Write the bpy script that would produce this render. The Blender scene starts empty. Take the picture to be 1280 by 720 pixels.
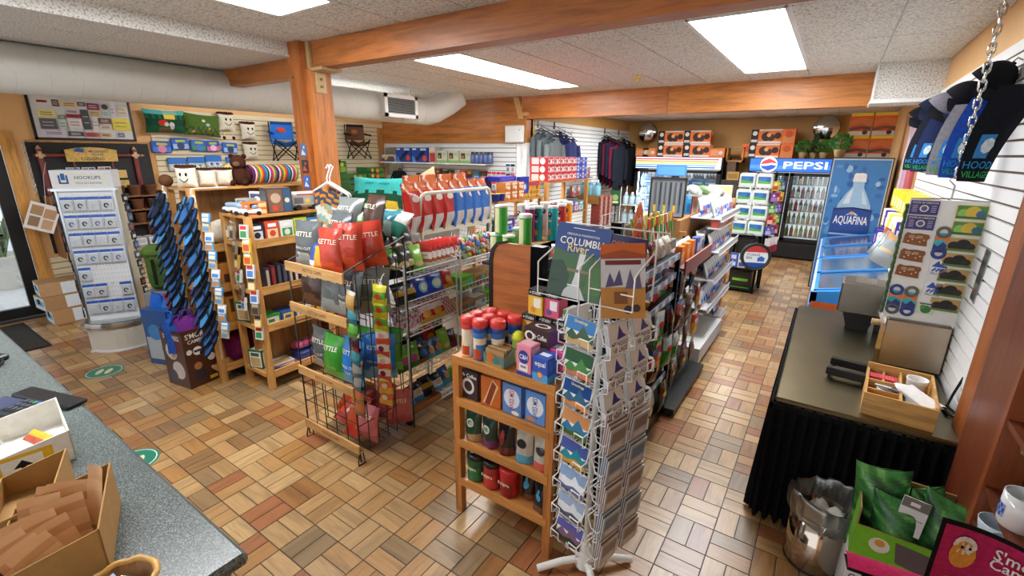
import bpy, math, random
from mathutils import Vector, Matrix, noise
PI = math.pi
RN = random.Random(11)
sc = bpy.context.scene
COL = sc.collection

# ---------------------------------------------------------------- camera, world, exposure
cam_d = bpy.data.cameras.new('camera')
cam_d.sensor_width = 36.0
cam_d.lens = 577.53 / 1280 * 36.0
cam_d.clip_start = 0.02
cam = bpy.data.objects.new('camera', cam_d)
COL.objects.link(cam)
_p, _y, _r = 0.28380770, -0.59294903, 0.00951479
_fw = Vector((math.sin(_y) * math.cos(_p), math.cos(_y) * math.cos(_p), -math.sin(_p)))
_rt = Vector((math.cos(_y), -math.sin(_y), 0.0))
_up = _rt.cross(_fw)
_cx = _rt * math.cos(_r) + _up * math.sin(_r)
_cy = _up * math.cos(_r) - _rt * math.sin(_r)
cm = Matrix((_cx, _cy, -_fw)).transposed().to_4x4()
cm.translation = Vector((2.6644, -1.1250, 1.9795))
cam.matrix_world = cm
sc.camera = cam

w = bpy.data.worlds.new('daylight')
sc.world = w
w.use_nodes = True
w.node_tree.nodes['Background'].inputs[0].default_value = (0.95, 0.97, 1.0, 1)
w.node_tree.nodes['Background'].inputs[1].default_value = 0.95
sc.view_settings.view_transform = 'Standard'
sc.view_settings.look = 'None'
sc.view_settings.gamma = 1.0
sc.view_settings.use_curve_mapping = False
sc.view_settings.exposure = 0.66
PANEL_EMIT = 17.0          # the fluorescent ceiling panels

# ---------------------------------------------------------------- colour and materials
_cc = {}
def hx(s):
    if s not in _cc:
        t = s if len(s) == 6 else ''.join(ch * 2 for ch in s)
        v = []
        for k in (0, 2, 4):
            c = int(t[k:k + 2], 16) / 255
            v.append(c / 12.92 if c <= 0.04045 else ((c + 0.055) / 1.055) ** 2.4)
        _cc[s] = (v[0], v[1], v[2], 1.0)
    return _cc[s]

MAT = {}
def base_mat(name):
    m = bpy.data.materials.new(name)
    m.use_nodes = True
    MAT[name] = m
    nt = m.node_tree
    return m, nt, nt.nodes['Principled BSDF']

def attr_mat(name, rough=0.5, metal=0.0, spec=0.5, nscale=0, namt=0.0, bump=0.0, bscale=80, coat=0.0, trans=0.0, alpha=1.0, stretch=None, sss=0.0):
    """principled surface that takes its colour from the mesh colour attribute, with procedural variation"""
    m, nt, b = base_mat(name)
    L = nt.links.new
    at = nt.nodes.new('ShaderNodeAttribute'); at.attribute_name = 'Col'
    out = at.outputs['Color']
    if nscale:
        tc = nt.nodes.new('ShaderNodeTexCoord')
        mp = nt.nodes.new('ShaderNodeMapping')
        if stretch: mp.inputs['Scale'].default_value = stretch
        L(tc.outputs['Object'], mp.inputs['Vector'])
        nz = nt.nodes.new('ShaderNodeTexNoise'); nz.inputs['Scale'].default_value = nscale; nz.inputs['Detail'].default_value = 3
        L(mp.outputs['Vector'], nz.inputs['Vector'])
        mr = nt.nodes.new('ShaderNodeMapRange')
        mr.inputs['From Min'].default_value = 0.3; mr.inputs['From Max'].default_value = 0.7
        mr.inputs['To Min'].default_value = 1 - namt; mr.inputs['To Max'].default_value = 1 + namt * 0.6
        L(nz.outputs['Fac'], mr.inputs['Value'])
        mx = nt.nodes.new('ShaderNodeVectorMath'); mx.operation = 'SCALE'
        L(out, mx.inputs[0]); L(mr.outputs['Result'], mx.inputs['Scale'])
        out = mx.outputs['Vector']
    L(out, b.inputs['Base Color'])
    b.inputs['Roughness'].default_value = rough
    b.inputs['Metallic'].default_value = metal
    b.inputs['Specular IOR Level'].default_value = spec
    b.inputs['Coat Weight'].default_value = coat
    b.inputs['Coat Roughness'].default_value = 0.12
    b.inputs['Transmission Weight'].default_value = trans
    b.inputs['Alpha'].default_value = alpha
    if bump:
        tc2 = nt.nodes.new('ShaderNodeTexCoord')
        n2 = nt.nodes.new('ShaderNodeTexNoise'); n2.inputs['Scale'].default_value = bscale; n2.inputs['Detail'].default_value = 2
        L(tc2.outputs['Object'], n2.inputs['Vector'])
        bp = nt.nodes.new('ShaderNodeBump'); bp.inputs['Strength'].default_value = bump; bp.inputs['Distance'].default_value = 0.01
        L(n2.outputs['Fac'], bp.inputs['Height']); L(bp.outputs['Normal'], b.inputs['Normal'])
    return m

attr_mat('paper', 0.62, nscale=30, namt=0.05)
attr_mat('gloss', 0.28, nscale=25, namt=0.05)
attr_mat('foil', 0.24, spec=0.7, nscale=14, namt=0.12, bump=0.35, bscale=22)
attr_mat('cloth', 0.95, spec=0.2, nscale=60, namt=0.16, bump=0.3, bscale=160)
attr_mat('plush', 1.0, spec=0.1, nscale=120, namt=0.3, bump=0.8, bscale=140)
attr_mat('plastic', 0.38, nscale=12, namt=0.03)
attr_mat('paint', 0.55, nscale=3, namt=0.04, bump=0.05, bscale=60)
attr_mat('wire', 0.32, metal=0.0, spec=0.6, nscale=10, namt=0.02)
attr_mat('metal', 0.3, metal=1.0, nscale=6, namt=0.08)
attr_mat('steel', 0.33, metal=1.0, nscale=2.2, namt=0.22, bump=0.03, bscale=5)
attr_mat('chrome', 0.1, metal=1.0, nscale=4, namt=0.03)
attr_mat('rubber', 0.75, spec=0.3, nscale=40, namt=0.1)
attr_mat('leaf', 0.6, nscale=30, namt=0.25)
attr_mat('card', 0.85, spec=0.2, nscale=40, namt=0.08, bump=0.05, bscale=200)
attr_mat('ceramic', 0.12, coat=0.3, nscale=8, namt=0.02)
attr_mat('asphalt', 0.9, nscale=50, namt=0.15)
attr_mat('skirt', 0.9, spec=0.15, nscale=30, namt=0.25)

def wood_mat(name, axis, rough=0.45, freq=14, amt=0.32, coat=0.1, bump=0.04):
    """grain streaks along one axis; the colour attribute gives the tone of each board"""
    m, nt, b = base_mat(name)
    L = nt.links.new
    at = nt.nodes.new('ShaderNodeAttribute'); at.attribute_name = 'Col'
    ge = nt.nodes.new('ShaderNodeNewGeometry')
    sc1 = [freq, freq, freq]; sc1[axis] = freq * 0.11
    ad = nt.nodes.new('ShaderNodeVectorMath'); ad.operation = 'MULTIPLY_ADD'
    L(at.outputs['Color'], ad.inputs[0]); ad.inputs[1].default_value = (37, 53, 71); L(ge.outputs['Position'], ad.inputs[2])
    mp = nt.nodes.new('ShaderNodeMapping'); mp.inputs['Scale'].default_value = sc1
    L(ad.outputs['Vector'], mp.inputs['Vector'])
    nz = nt.nodes.new('ShaderNodeTexNoise'); nz.inputs['Scale'].default_value = 1.0; nz.inputs['Detail'].default_value = 4; nz.inputs['Distortion'].default_value = 0.6
    L(mp.outputs['Vector'], nz.inputs['Vector'])
    ml = nt.nodes.new('ShaderNodeMath'); ml.operation = 'MULTIPLY'; ml.inputs[1].default_value = 14.0
    L(nz.outputs['Fac'], ml.inputs[0])
    sn = nt.nodes.new('ShaderNodeMath'); sn.operation = 'SINE'
    L(ml.outputs[0], sn.inputs[0])
    n2 = nt.nodes.new('ShaderNodeTexNoise'); n2.inputs['Scale'].default_value = 6.0; n2.inputs['Detail'].default_value = 3
    L(mp.outputs['Vector'], n2.inputs['Vector'])
    sm = nt.nodes.new('ShaderNodeMath'); sm.operation = 'MULTIPLY_ADD'; sm.inputs[1].default_value = 0.28
    L(sn.outputs[0], sm.inputs[0]); L(n2.outputs['Fac'], sm.inputs[2])
    mr = nt.nodes.new('ShaderNodeMapRange')
    mr.inputs['From Min'].default_value = 0.1; mr.inputs['From Max'].default_value = 0.9
    mr.inputs['To Min'].default_value = 1 - amt; mr.inputs['To Max'].default_value = 1 + amt * 0.55
    L(sm.outputs[0], mr.inputs['Value'])
    mx = nt.nodes.new('ShaderNodeVectorMath'); mx.operation = 'SCALE'
    L(at.outputs['Color'], mx.inputs[0]); L(mr.outputs['Result'], mx.inputs['Scale'])
    L(mx.outputs['Vector'], b.inputs['Base Color'])
    b.inputs['Roughness'].default_value = rough
    b.inputs['Coat Weight'].default_value = coat; b.inputs['Coat Roughness'].default_value = 0.25
    bp = nt.nodes.new('ShaderNodeBump'); bp.inputs['Strength'].default_value = bump; bp.inputs['Distance'].default_value = 0.01
    L(sm.outputs[0], bp.inputs['Height']); L(bp.outputs['Normal'], b.inputs['Normal'])
    return m
wood_mat('wood_x', 0); wood_mat('wood_y', 1); wood_mat('wood_z', 2)
wood_mat('plank_x', 0, rough=0.33, freq=17, amt=0.28, coat=0.12); wood_mat('plank_y', 1, rough=0.33, freq=17, amt=0.28, coat=0.12)

def emit_mat(name, col, strength):
    m, nt, b = base_mat(name)
    b.inputs['Base Color'].default_value = (0.9, 0.9, 0.9, 1)
    b.inputs['Emission Color'].default_value = hx(col)
    b.inputs['Emission Strength'].default_value = strength
    return m
emit_mat('panel_light', 'fbfdff', PANEL_EMIT)
emit_mat('tube_light', 'ffffff', 40.0)

def attr_emit(name, strength, rough=0.35):
    """backlit print, or cooler liner glowing by itself: colour attribute both reflects and glows"""
    m = attr_mat(name, rough)
    nt = m.node_tree; b = nt.nodes['Principled BSDF']
    at = [n for n in nt.nodes if n.type == 'ATTRIBUTE'][0]
    nt.links.new(at.outputs['Color'], b.inputs['Emission Color'])
    b.inputs['Emission Strength'].default_value = strength
    return m
attr_emit('self_glow', 0.6)

def glass_mat(name, tint=(0.92, 0.97, 0.98), amount=0.12, rough=0.03):
    """thin pane: mostly see-through with a mirror-like sheen"""
    m = bpy.data.materials.new(name); m.use_nodes = True; MAT[name] = m
    nt = m.node_tree; nt.nodes.clear(); L = nt.links.new
    o = nt.nodes.new('ShaderNodeOutputMaterial'); mix = nt.nodes.new('ShaderNodeMixShader')
    tr = nt.nodes.new('ShaderNodeBsdfTransparent'); tr.inputs[0].default_value = (*tint, 1)
    gl = nt.nodes.new('ShaderNodeBsdfGlossy'); gl.inputs['Roughness'].default_value = rough
    fr = nt.nodes.new('ShaderNodeFresnel'); fr.inputs['IOR'].default_value = 1.45
    ad = nt.nodes.new('ShaderNodeMath'); ad.operation = 'ADD'; ad.inputs[1].default_value = amount; ad.use_clamp = True
    L(fr.outputs[0], ad.inputs[0]); L(ad.outputs[0], mix.inputs[0]); L(tr.outputs[0], mix.inputs[1]); L(gl.outputs[0], mix.inputs[2]); L(mix.outputs[0], o.inputs[0])
    return m
glass_mat('glass'); glass_mat('clear_film', (0.88, 0.91, 0.92), 0.22, 0.3); glass_mat('frost_glass', (0.92, 0.97, 1.0), 0.5, 0.16)

def speckle_mat(name, c1, c2, c3, scale, rough=0.3, bump=0.0):
    m, nt, b = base_mat(name); L = nt.links.new
    tc = nt.nodes.new('ShaderNodeTexCoord')
    n1 = nt.nodes.new('ShaderNodeTexNoise'); n1.inputs['Scale'].default_value = scale; n1.inputs['Detail'].default_value = 3
    L(tc.outputs['Object'], n1.inputs['Vector'])
    cr = nt.nodes.new('ShaderNodeValToRGB')
    e = cr.color_ramp.elements
    e[0].position = 0.36; e[0].color = hx(c1); e[1].position = 0.66; e[1].color = hx(c3)
    k = e.new(0.5); k.color = hx(c2)
    L(n1.outputs['Fac'], cr.inputs['Fac']); L(cr.outputs['Color'], b.inputs['Base Color'])
    b.inputs['Roughness'].default_value = rough
    if bump:
        bp = nt.nodes.new('ShaderNodeBump'); bp.inputs['Strength'].default_value = bump; bp.inputs['Distance'].default_value = 0.01
        L(n1.outputs['Fac'], bp.inputs['Height']); L(bp.outputs['Normal'], b.inputs['Normal'])
    return m
speckle_mat('granite', '2f3638', '4f5958', '8a928e', 240, 0.28)
speckle_mat('ceiling_tile', 'a8a59d', 'dcdbd6', 'e4e4e0', 75, 0.9, 0.25)

# ---------------------------------------------------------------- geometry collector
_txt = {}
def text_geo(s):
    if s not in _txt:
        cu = bpy.data.curves.new('t', 'FONT'); cu.body = s; cu.resolution_u = 2; cu.offset = 0.012
        ob = bpy.data.objects.new('t', cu); COL.objects.link(ob)
        me = bpy.data.meshes.new_from_object(ob)
        vs = [(v.co.x, v.co.y) for v in me.vertices]; fs = [tuple(p.vertices) for p in me.polygons]
        bpy.data.objects.remove(ob); bpy.data.meshes.remove(me); bpy.data.curves.remove(cu)
        if not vs: vs = [(0, 0)]
        x0 = min(v[0] for v in vs); x1 = max(v[0] for v in vs); y0 = min(v[1] for v in vs); y1 = max(v[1] for v in vs)
        _txt[s] = ([(v[0] - (x0 + x1) / 2, v[1] - (y0 + y1) / 2) for v in vs], fs, x1 - x0, max(y1 - y0, 0.01))
    return _txt[s]

class G:
    def __init__(s):
        s.v = []; s.f = []; s.c = []; s.m = []; s.s = []; s.X = None
    def add(s, vs, fs, c, m=0, sm=False):
        o = len(s.v)
        if s.X is not None: vs = [s.X @ Vector(v) for v in vs]
        s.v += [tuple(v) for v in vs]
        multi = isinstance(c, list)
        for k, f in enumerate(fs):
            s.f.append(tuple(i + o for i in f)); s.c.append(c[k] if multi else c); s.m.append(m); s.s.append(sm)
        return s
    def box(s, x0, y0, z0, x1, y1, z1, c, m=0):
        vs = [(x0, y0, z0), (x1, y0, z0), (x1, y1, z0), (x0, y1, z0), (x0, y0, z1), (x1, y0, z1), (x1, y1, z1), (x0, y1, z1)]
        return s.add(vs, [(3, 2, 1, 0), (4, 5, 6, 7), (0, 1, 5, 4), (1, 2, 6, 5), (2, 3, 7, 6), (3, 0, 4, 7)], c, m)
    def cbox(s, x, y, z, w, d, h, c, m=0):      # centred on x, y, base at z
        return s.box(x - w / 2, y - d / 2, z, x + w / 2, y + d / 2, z + h, c, m)
    def rbox(s, x0, y0, z0, x1, y1, z1, c, b=0.008, m=0):   # box with chamfered edges
        P = []
        for X, sx in ((x0, 1), (x1, -1)):
            for Y, sy in ((y0, 1), (y1, -1)):
                for Z, sz in ((z0, 1), (z1, -1)):
                    P.append(((X, Y + sy * b, Z + sz * b), (X + sx * b, Y, Z + sz * b), (X + sx * b, Y + sy * b, Z)))
        vs = [p for q in P for p in q]
        def i(a, bb, cc, k): return (a * 4 + bb * 2 + cc) * 3 + k
        fs = [(i(0,0,0,0), i(0,0,1,0), i(0,1,1,0), i(0,1,0,0)), (i(1,0,0,0), i(1,1,0,0), i(1,1,1,0), i(1,0,1,0)),
              (i(0,0,0,1), i(1,0,0,1), i(1,0,1,1), i(0,0,1,1)), (i(0,1,0,1), i(0,1,1,1), i(1,1,1,1), i(1,1,0,1)),
              (i(0,0,0,2), i(0,1,0,2), i(1,1,0,2), i(1,0,0,2)), (i(0,0,1,2), i(1,0,1,2), i(1,1,1,2), i(0,1,1,2))]
        for a in (0, 1):
            for bb in (0, 1):
                fs.append((i(a,bb,0,0), i(a,bb,1,0), i(a,bb,1,1), i(a,bb,0,1)))
                fs.append((i(a,0,bb,0), i(a,1,bb,0), i(a,1,bb,2), i(a,0,bb,2)))
                fs.append((i(0,a,bb,1), i(1,a,bb,1), i(1,a,bb,2), i(0,a,bb,2)))
                for cc in (0, 1): fs.append((i(a,bb,cc,0), i(a,bb,cc,1), i(a,bb,cc,2)))
        return s.add(vs, fs, c, m)
    def quad(s, a, b, c_, d, c, m=0): return s.add([a, b, c_, d], [(0, 1, 2, 3)], c, m)
    def ngon(s, pts, c, m=0): return s.add(pts, [tuple(range(len(pts)))], c, m)
    def prism(s, pts, axis, a0, a1, c, m=0):     # outline in the other two axes, extruded along axis
        n = len(pts); vs = []
        for a in (a0, a1):
            for p in pts:
                q = [p[0], p[1]]; q.insert(axis, a); vs.append(tuple(q))
        fs = [tuple(range(n)), tuple(range(2 * n - 1, n - 1, -1))]
        for k in range(n): fs.append((k, (k + 1) % n, n + (k + 1) % n, n + k))
        return s.add(vs, fs, c, m)
    def lathe(s, prof, n, c, x=0, y=0, z=0, m=0, cap=True, sy=1.0, cf=None):
        vs = []; fs = []; cs = []
        for r, h in prof:
            for k in range(n):
                a = 2 * PI * k / n; vs.append((x + r * math.cos(a), y + r * sy * math.sin(a), z + h))
        for j in range(len(prof) - 1):
            cj = c[j] if isinstance(c, list) else c
            for k in range(n):
                k2 = (k + 1) % n; fs.append((j * n + k, j * n + k2, (j + 1) * n + k2, (j + 1) * n + k))
                cs.append(cf(j, k) or cj if cf else cj)
        s.add(vs, fs, cs, m, True)
        if cap:
            c0 = c[0] if isinstance(c, list) else c; c1 = c[-1] if isinstance(c, list) else c
            if prof[0][0] > 1e-4: s.add(vs[:n], [tuple(range(n - 1, -1, -1))], c0, m)
            if prof[-1][0] > 1e-4: s.add(vs[-n:], [tuple(range(n))], c1, m)
        return s
    def cyl(s, p0, p1, r, n, c, m=0, r1=None, cap=True): return s.tube([p0, p1], r, n, c, m, cap, r1)
    def tube(s, pts, r, n, c, m=0, cap=True, r1=None, closed=False):
        P = [Vector(p) for p in pts]; vs = []; fs = []
        N = len(P); ref = None
        for i in range(N):
            if closed: t = (P[(i + 1) % N] - P[i - 1]).normalized()
            elif i == 0: t = (P[1] - P[0]).normalized()
            elif i == N - 1: t = (P[-1] - P[-2]).normalized()
            else: t = ((P[i + 1] - P[i]).normalized() + (P[i] - P[i - 1]).normalized()).normalized()
            if ref is None:
                ref = Vector((0, 0, 1)) if abs(t.z) < 0.9 else Vector((1, 0, 0))
            u = (ref - t * ref.dot(t))
            if u.length < 1e-4: u = t.orthogonal()
            u.normalize(); ref = u; v = t.cross(u)
            rr = r if r1 is None else r + (r1 - r) * i / (N - 1)
            for k in range(n):
                a = 2 * PI * (k + 0.5) / n; vs.append(P[i] + u * (rr * math.cos(a)) + v * (rr * math.sin(a)))
        for i in range(N if closed else N - 1):
            i2 = (i + 1) % N
            for k in range(n):
                k2 = (k + 1) % n; fs.append((i * n + k, i * n + k2, i2 * n + k2, i2 * n + k))
        s.add(vs, fs, c, m, n > 4)
        if cap and not closed:
            s.add(vs[:n], [tuple(range(n - 1, -1, -1))], c, m); s.add(vs[-n:], [tuple(range(n))], c, m)
        return s
    def grid(s, fn, nu, nv, cf, m=0, sm=True, wrapu=False):
        vs = []; fs = []; cs = []
        cu = nu if wrapu else nu + 1
        for j in range(nv + 1):
            for i in range(cu): vs.append(fn(i / nu, j / nv))
        for j in range(nv):
            for i in range(nu):
                i2 = (i + 1) % cu
                fs.append((j * cu + i, j * cu + i2, (j + 1) * cu + i2, (j + 1) * cu + i))
                cs.append(cf((i + 0.5) / nu, (j + 0.5) / nv) if callable(cf) else cf)
        return s.add(vs, fs, cs, m, sm)
    def ell(s, x, y, z, rx, ry, rz, c, m=0, n=12, k=8, cf=None, rot=None):
        R = rot or Matrix.Identity(3)
        def fn(u, v):
            a = 2 * PI * u; b = PI * (v - 0.5)
            q = R @ Vector((rx * math.cos(b) * math.cos(a), ry * math.cos(b) * math.sin(a), rz * math.sin(b)))
            return (x + q.x, y + q.y, z + q.z)
        return s.grid(fn, n, k, cf or c, m, True, True)
    def text(s, t, o, ux, uy, h, c, maxw=None, m=0, fn=None, lift=0.0):
        vs, fs, W, H = text_geo(t)
        k = h / 0.72; kx = k
        if maxw and W * k > maxw: kx = maxw / W
        o = Vector(o); ux = Vector(ux); uy = Vector(uy)
        if fn: P = [fn(v[0] * kx, v[1] * k) for v in vs]
        else:
            nn = ux.cross(uy) * lift
            P = [o + ux * (v[0] * kx) + uy * (v[1] * k) + nn for v in vs]
        return s.add(P, fs, c, m)
    def face_prints(s, o, ux, uy, W, H, prints, m=0, lift=0.0006):
        """flat print on a face: o is its lower-left corner, ux/uy unit vectors"""
        o = Vector(o); ux = Vector(ux); uy = Vector(uy); nn = ux.cross(uy)
        for k, p in enumerate(prints):
            d = nn * (lift + 0.0003 * k)
            def P(u, v): return o + ux * (u * W) + uy * (v * H) + d
            if p[0] == 'r': s.quad(P(p[1], p[2]), P(p[3], p[2]), P(p[3], p[4]), P(p[1], p[4]), p[5], m)
            elif p[0] == 'p': s.ngon([P(a, b) for a, b in p[1]], p[2], m)
            elif p[0] == 'c':
                ry = p[5] if len(p) > 5 else p[3] * W / H
                s.ngon([P(p[1] + p[3] * math.cos(a * PI / 7), p[2] + ry * math.sin(a * PI / 7)) for a in range(14)], p[4], m)
            elif p[0] == 't':
                s.text(p[1], P(p[2], p[3]), ux, uy, p[4] * H, p[5], (p[6] if len(p) > 6 else 0.9) * W, m)
            elif p[0] == 'V':
                s.text(p[1], P(p[2], p[3]), uy, -ux, p[4] * W, p[5], p[6] * H, m)
            elif p[0] == 'T':
                s.text(p[1], P(p[2], p[3]), ux * (p[6] * W / (text_geo(p[1])[2] * p[4] * H / 0.72)), uy, p[4] * H, p[5], None, m)
        return s
    def mesh(s, name, mats):
        me = bpy.data.meshes.new(name)
        me.from_pydata(s.v, [], s.f)
        for mm in ([mats] if isinstance(mats, str) else mats): me.materials.append(MAT[mm])
        at = me.color_attributes.new('Col', 'FLOAT_COLOR', 'CORNER')
        buf = []
        for f, c in zip(s.f, s.c): buf.extend(hx(c) * len(f))
        at.data.foreach_set('color', buf)
        me.polygons.foreach_set('material_index', s.m)
        me.polygons.foreach_set('use_smooth', s.s)
        me.update()
        return me

def tag(o, label=None, cat=None, group=None, kind=None):
    if label: o['label'] = label
    if cat: o['category'] = cat
    if group: o['group'] = group
    if kind: o['kind'] = kind
    return o
def O(name, g, mats='paper', parent=None, loc=(0, 0, 0), rz=0.0, rot=None, label=None, cat=None, group=None, kind=None):
    me = g.mesh(name, mats) if isinstance(g, G) else g
    o = bpy.data.objects.new(name, me); COL.objects.link(o)
    o.location = loc; o.rotation_euler = rot if rot else (0, 0, rz)
    if parent: o.parent = parent
    return tag(o, label, cat, group, kind)
def T(name, label, cat, loc=(0, 0, 0), rz=0.0, group=None):
    o = bpy.data.objects.new(name, None); COL.objects.link(o)
    o.empty_display_size = 0.05
    o.location = loc; o.rotation_euler = (0, 0, rz)
    return tag(o, label, cat, group)
def dup(root, loc, rz=0.0, label=None, group=None, rot=None):
    r = root.copy(); COL.objects.link(r); r.location = loc; r.rotation_euler = rot if rot else (0, 0, rz)
    tag(r, label, None, group)
    for ch in list(root.children):
        c = ch.copy(); COL.objects.link(c); c.parent = r
        for gch in list(ch.children):
            d = gch.copy(); COL.objects.link(d); d.parent = c
    return r
ORD = ['first', 'second', 'third', 'fourth', 'fifth', 'sixth', 'seventh', 'eighth', 'ninth', 'tenth', 'eleventh', 'twelfth',
       'thirteenth', 'fourteenth', 'fifteenth', 'sixteenth', 'seventeenth', 'eighteenth', 'nineteenth', 'twentieth']
def S(o): return tag(o, kind='structure')

# ---------------------------------------------------------------- product makers (meshes, front towards -Y, base at z = 0)
def pbox(w, d, h, c, front=(), right=(), left=None, top=(), back=None, b=0.0, mats='paper', name='carton'):
    g = G()
    if b: g.rbox(-w / 2, -d / 2, 0, w / 2, d / 2, h, c, b)
    else: g.cbox(0, 0, 0, w, d, h, c)
    if left is None: left = right
    if back is None: back = front
    g.face_prints((-w / 2, -d / 2, 0), (1, 0, 0), (0, 0, 1), w, h, front)
    g.face_prints((w / 2, -d / 2, 0), (0, 1, 0), (0, 0, 1), d, h, right)
    g.face_prints((-w / 2, d / 2, 0), (0, -1, 0), (0, 0, 1), d, h, left)
    g.face_prints((w / 2, d / 2, 0), (-1, 0, 0), (0, 0, 1), w, h, back)
    g.face_prints((-w / 2, -d / 2, h), (1, 0, 0), (0, 1, 0), w, d, top)
    return g.mesh(name, mats)

def bag(w, h, d, cf, texts=(), nu=8, nv=10, seed=0, mats='foil', name='bag', crimp=0.07, flat_bottom=False, discs=()):
    """pillow bag, cf(u,v) gives the print colour; texts: (string,u,v,height,colour,maxw) follow the front"""
    r = random.Random(seed); ph = [r.uniform(0, 6) for _ in range(4)]
    def th(u, v):
        e = max(0.0, 1 - abs(2 * u - 1) ** 2.6) ** 0.6
        if v > 1 - crimp or (v < crimp and not flat_bottom): return 0.004 * d / 0.08
        vv = (v - (0 if flat_bottom else crimp)) / (1 - crimp - (0 if flat_bottom else crimp))
        t = max(0.0, 1 - abs((2 * vv - 1) if not flat_bottom else min(1, max(-0.0, vv)) ** 1.0 * 1.0) ** 2.4) ** 0.55
        wr = 1 + 0.10 * math.sin(9 * u + ph[0] + 4 * v) + 0.08 * math.sin(13 * v + ph[1] + 5 * u)
        return 0.5 * d * e * t * wr + 0.003
    def xz(u, v):
        k = 1 - 0.10 * math.sin(PI * min(1, max(0, v)))
        return ((u - 0.5) * w * k, v * h)
    def back_cf(u, v): return cf(1 - u, v)
    g = G()
    g.grid(lambda u, v: (xz(u, v)[0], -th(u, v), xz(u, v)[1]), nu, nv, cf)
    g.grid(lambda u, v: (xz(1 - u, v)[0], th(1 - u, v) * 0.7, xz(u, v)[1]), nu, nv, back_cf)
    def mapf(cu, cv):
        def fn(dx, dz):
            u = min(1, max(0, cu + dx / (w * 0.92))); v = min(1, max(0, cv + dz / h))
            return (xz(u, v)[0], -th(u, v) - 0.0035, xz(u, v)[1])
        return fn
    for (cu, cv, ru, rv, col) in discs:
        g.grid(lambda a, b: mapf(cu, cv)(ru * w * b * math.cos(2 * PI * a), rv * h * b * math.sin(2 * PI * a)), 12, 3, col)
    for t in texts:
        g.text(t[0], (0, 0, 0), (1, 0, 0), (0, 0, 1), t[3] * h, t[4], t[5] * w, 0, mapf(t[1], t[2]))
    return g.mesh(name, mats)

def bands(*bs):
    """colour function from horizontal bands: (v_top, colour) from the bottom up"""
    def cf(u, v):
        for t, c in bs:
            if v <= t: return c
        return bs[-1][1]
    return cf
# ================================================================ the room
XL, XR, YB, YA, XP = -5.2, 3.4, 10.35, 5.7, -1.65     # left, right, back wall, alcove wall, partition
ZC, ZL, ZK = 2.88, 2.78, 2.74                          # main, left and back ceiling heights
TAN, TANB = 'e4b478', 'd8a862'

# floor: dark bed with parquet planks laid in a basket weave
U = 0.2032
flo = S(O('floor', G().box(XL - 0.1, -3.2, -0.08, XR + 0.1, YB + 0.1, -0.003, '33241a'), 'paint'))
PAL = ['ac8758', 'a07442', '916539', 'b79667', '97613d', '886d4b', 'a67e4f', '876440', 'aa895e', '937957', 'af8c5f', '8f5d39', 'a88254', '866d4c']
PWT = [8, 7, 5, 7, 4, 5, 8, 3, 7, 4, 7, 2, 7, 2]
PJ = 0.0022
def plank_mesh(along_x, c):
    a, b = (U / 2 - PJ, U / 4 - PJ * 0.8) if along_x else (U / 4 - PJ * 0.8, U / 2 - PJ)
    g = G(); ch = 0.0012
    g.add([(-a, -b, -0.004), (a, -b, -0.004), (a, b, -0.004), (-a, b, -0.004), (-a + ch, -b + ch, 0), (a - ch, -b + ch, 0), (a - ch, b - ch, 0), (-a + ch, b - ch, 0)],
          [(4, 5, 6, 7), (0, 1, 5, 4), (1, 2, 6, 5), (2, 3, 7, 6), (3, 0, 4, 7)], c)
    return g
pm = {(ax, k): plank_mesh(ax, PAL[k]).mesh('plank', 'plank_x' if ax else 'plank_y') for ax in (True, False) for k in range(len(PAL))}
cand = []
rest = G()
for i in range(int((XL + 0.02) / U), int(XR / U) + 1):
    for j in range(-8, int(YB / U) + 1):
        ax = (i + j) % 2 != 0; k0 = RN.choices(range(len(PAL)), PWT)[0]
        for h in (0, 1):
            if ax: cx, cy = (i + 0.5) * U, (j + 0.25 + 0.5 * h) * U
            else: cx, cy = (i + 0.25 + 0.5 * h) * U, (j + 0.5) * U
            k = k0 if RN.random() < .62 else RN.choices(range(len(PAL)), PWT)[0]
            openf = (-0.6 < cy < 0.5 and cx < 1.2) or (1.2 < cx < 2.55 and -0.6 < cy < 0.5) or (1.95 < cx < 2.55 and cy < 9) or (0.4 < cx < 1.2 and cy < 1.5)
            d = (cx - 2.66) ** 2 + (cy + 1.12) ** 2
            q = cm.inverted() @ Vector((cx, cy, 0))
            px, py = (q.x / -q.z, q.y / -q.z) if q.z < 0 else (9, 9)
            vis = openf and abs(px) < 1.13 and -0.64 < py < 0.6
            cand.append((0 if vis else 1, d, cx, cy, ax, k))
cand.sort()
for n, (nv, d, cx, cy, ax, k) in enumerate(cand):
    if n < 300: O('plank', pm[ax, k], parent=flo, loc=(cx, cy, 0))
    else:
        gp = plank_mesh(ax, PAL[k]); rest.X = Matrix.Translation((cx, cy, 0)); rest.add(gp.v, gp.f, PAL[k], 0 if ax else 1)
O('plank_field', rest, ['plank_x', 'plank_y'], flo, kind='stuff')

# walls
g = G(); g.box(XL - 0.12, 0.20, 0, XL, YA + 0.1, ZC, TAN); g.box(XL - 0.12, -1.15, 2.10, XL, 0.20, ZC, TAN); g.box(XL - 0.12, -3.2, 0, XL, -1.15, ZC, TAN)
wl = S(O('wall_left', g, 'paint'))
wr_ = S(O('wall_right', G().box(XR, -3.2, 0, XR + 0.12, YB + 0.1, ZC, TAN), 'paint'))
wb = S(O('wall_back', G().box(XP - 0.1, YB, 0, XR, YB + 0.12, ZC, TANB), 'paint'))
wa = S(O('wall_alcove', G().box(XL, YA, 0, XP - 0.12, YA + 0.12, ZC, 'dcdedd'), 'paint'))
wp = S(O('wall_partition', G().box(XP - 0.12, YA + 0.1, 0, XP, YB, ZC, TANB), 'paint'))

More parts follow.
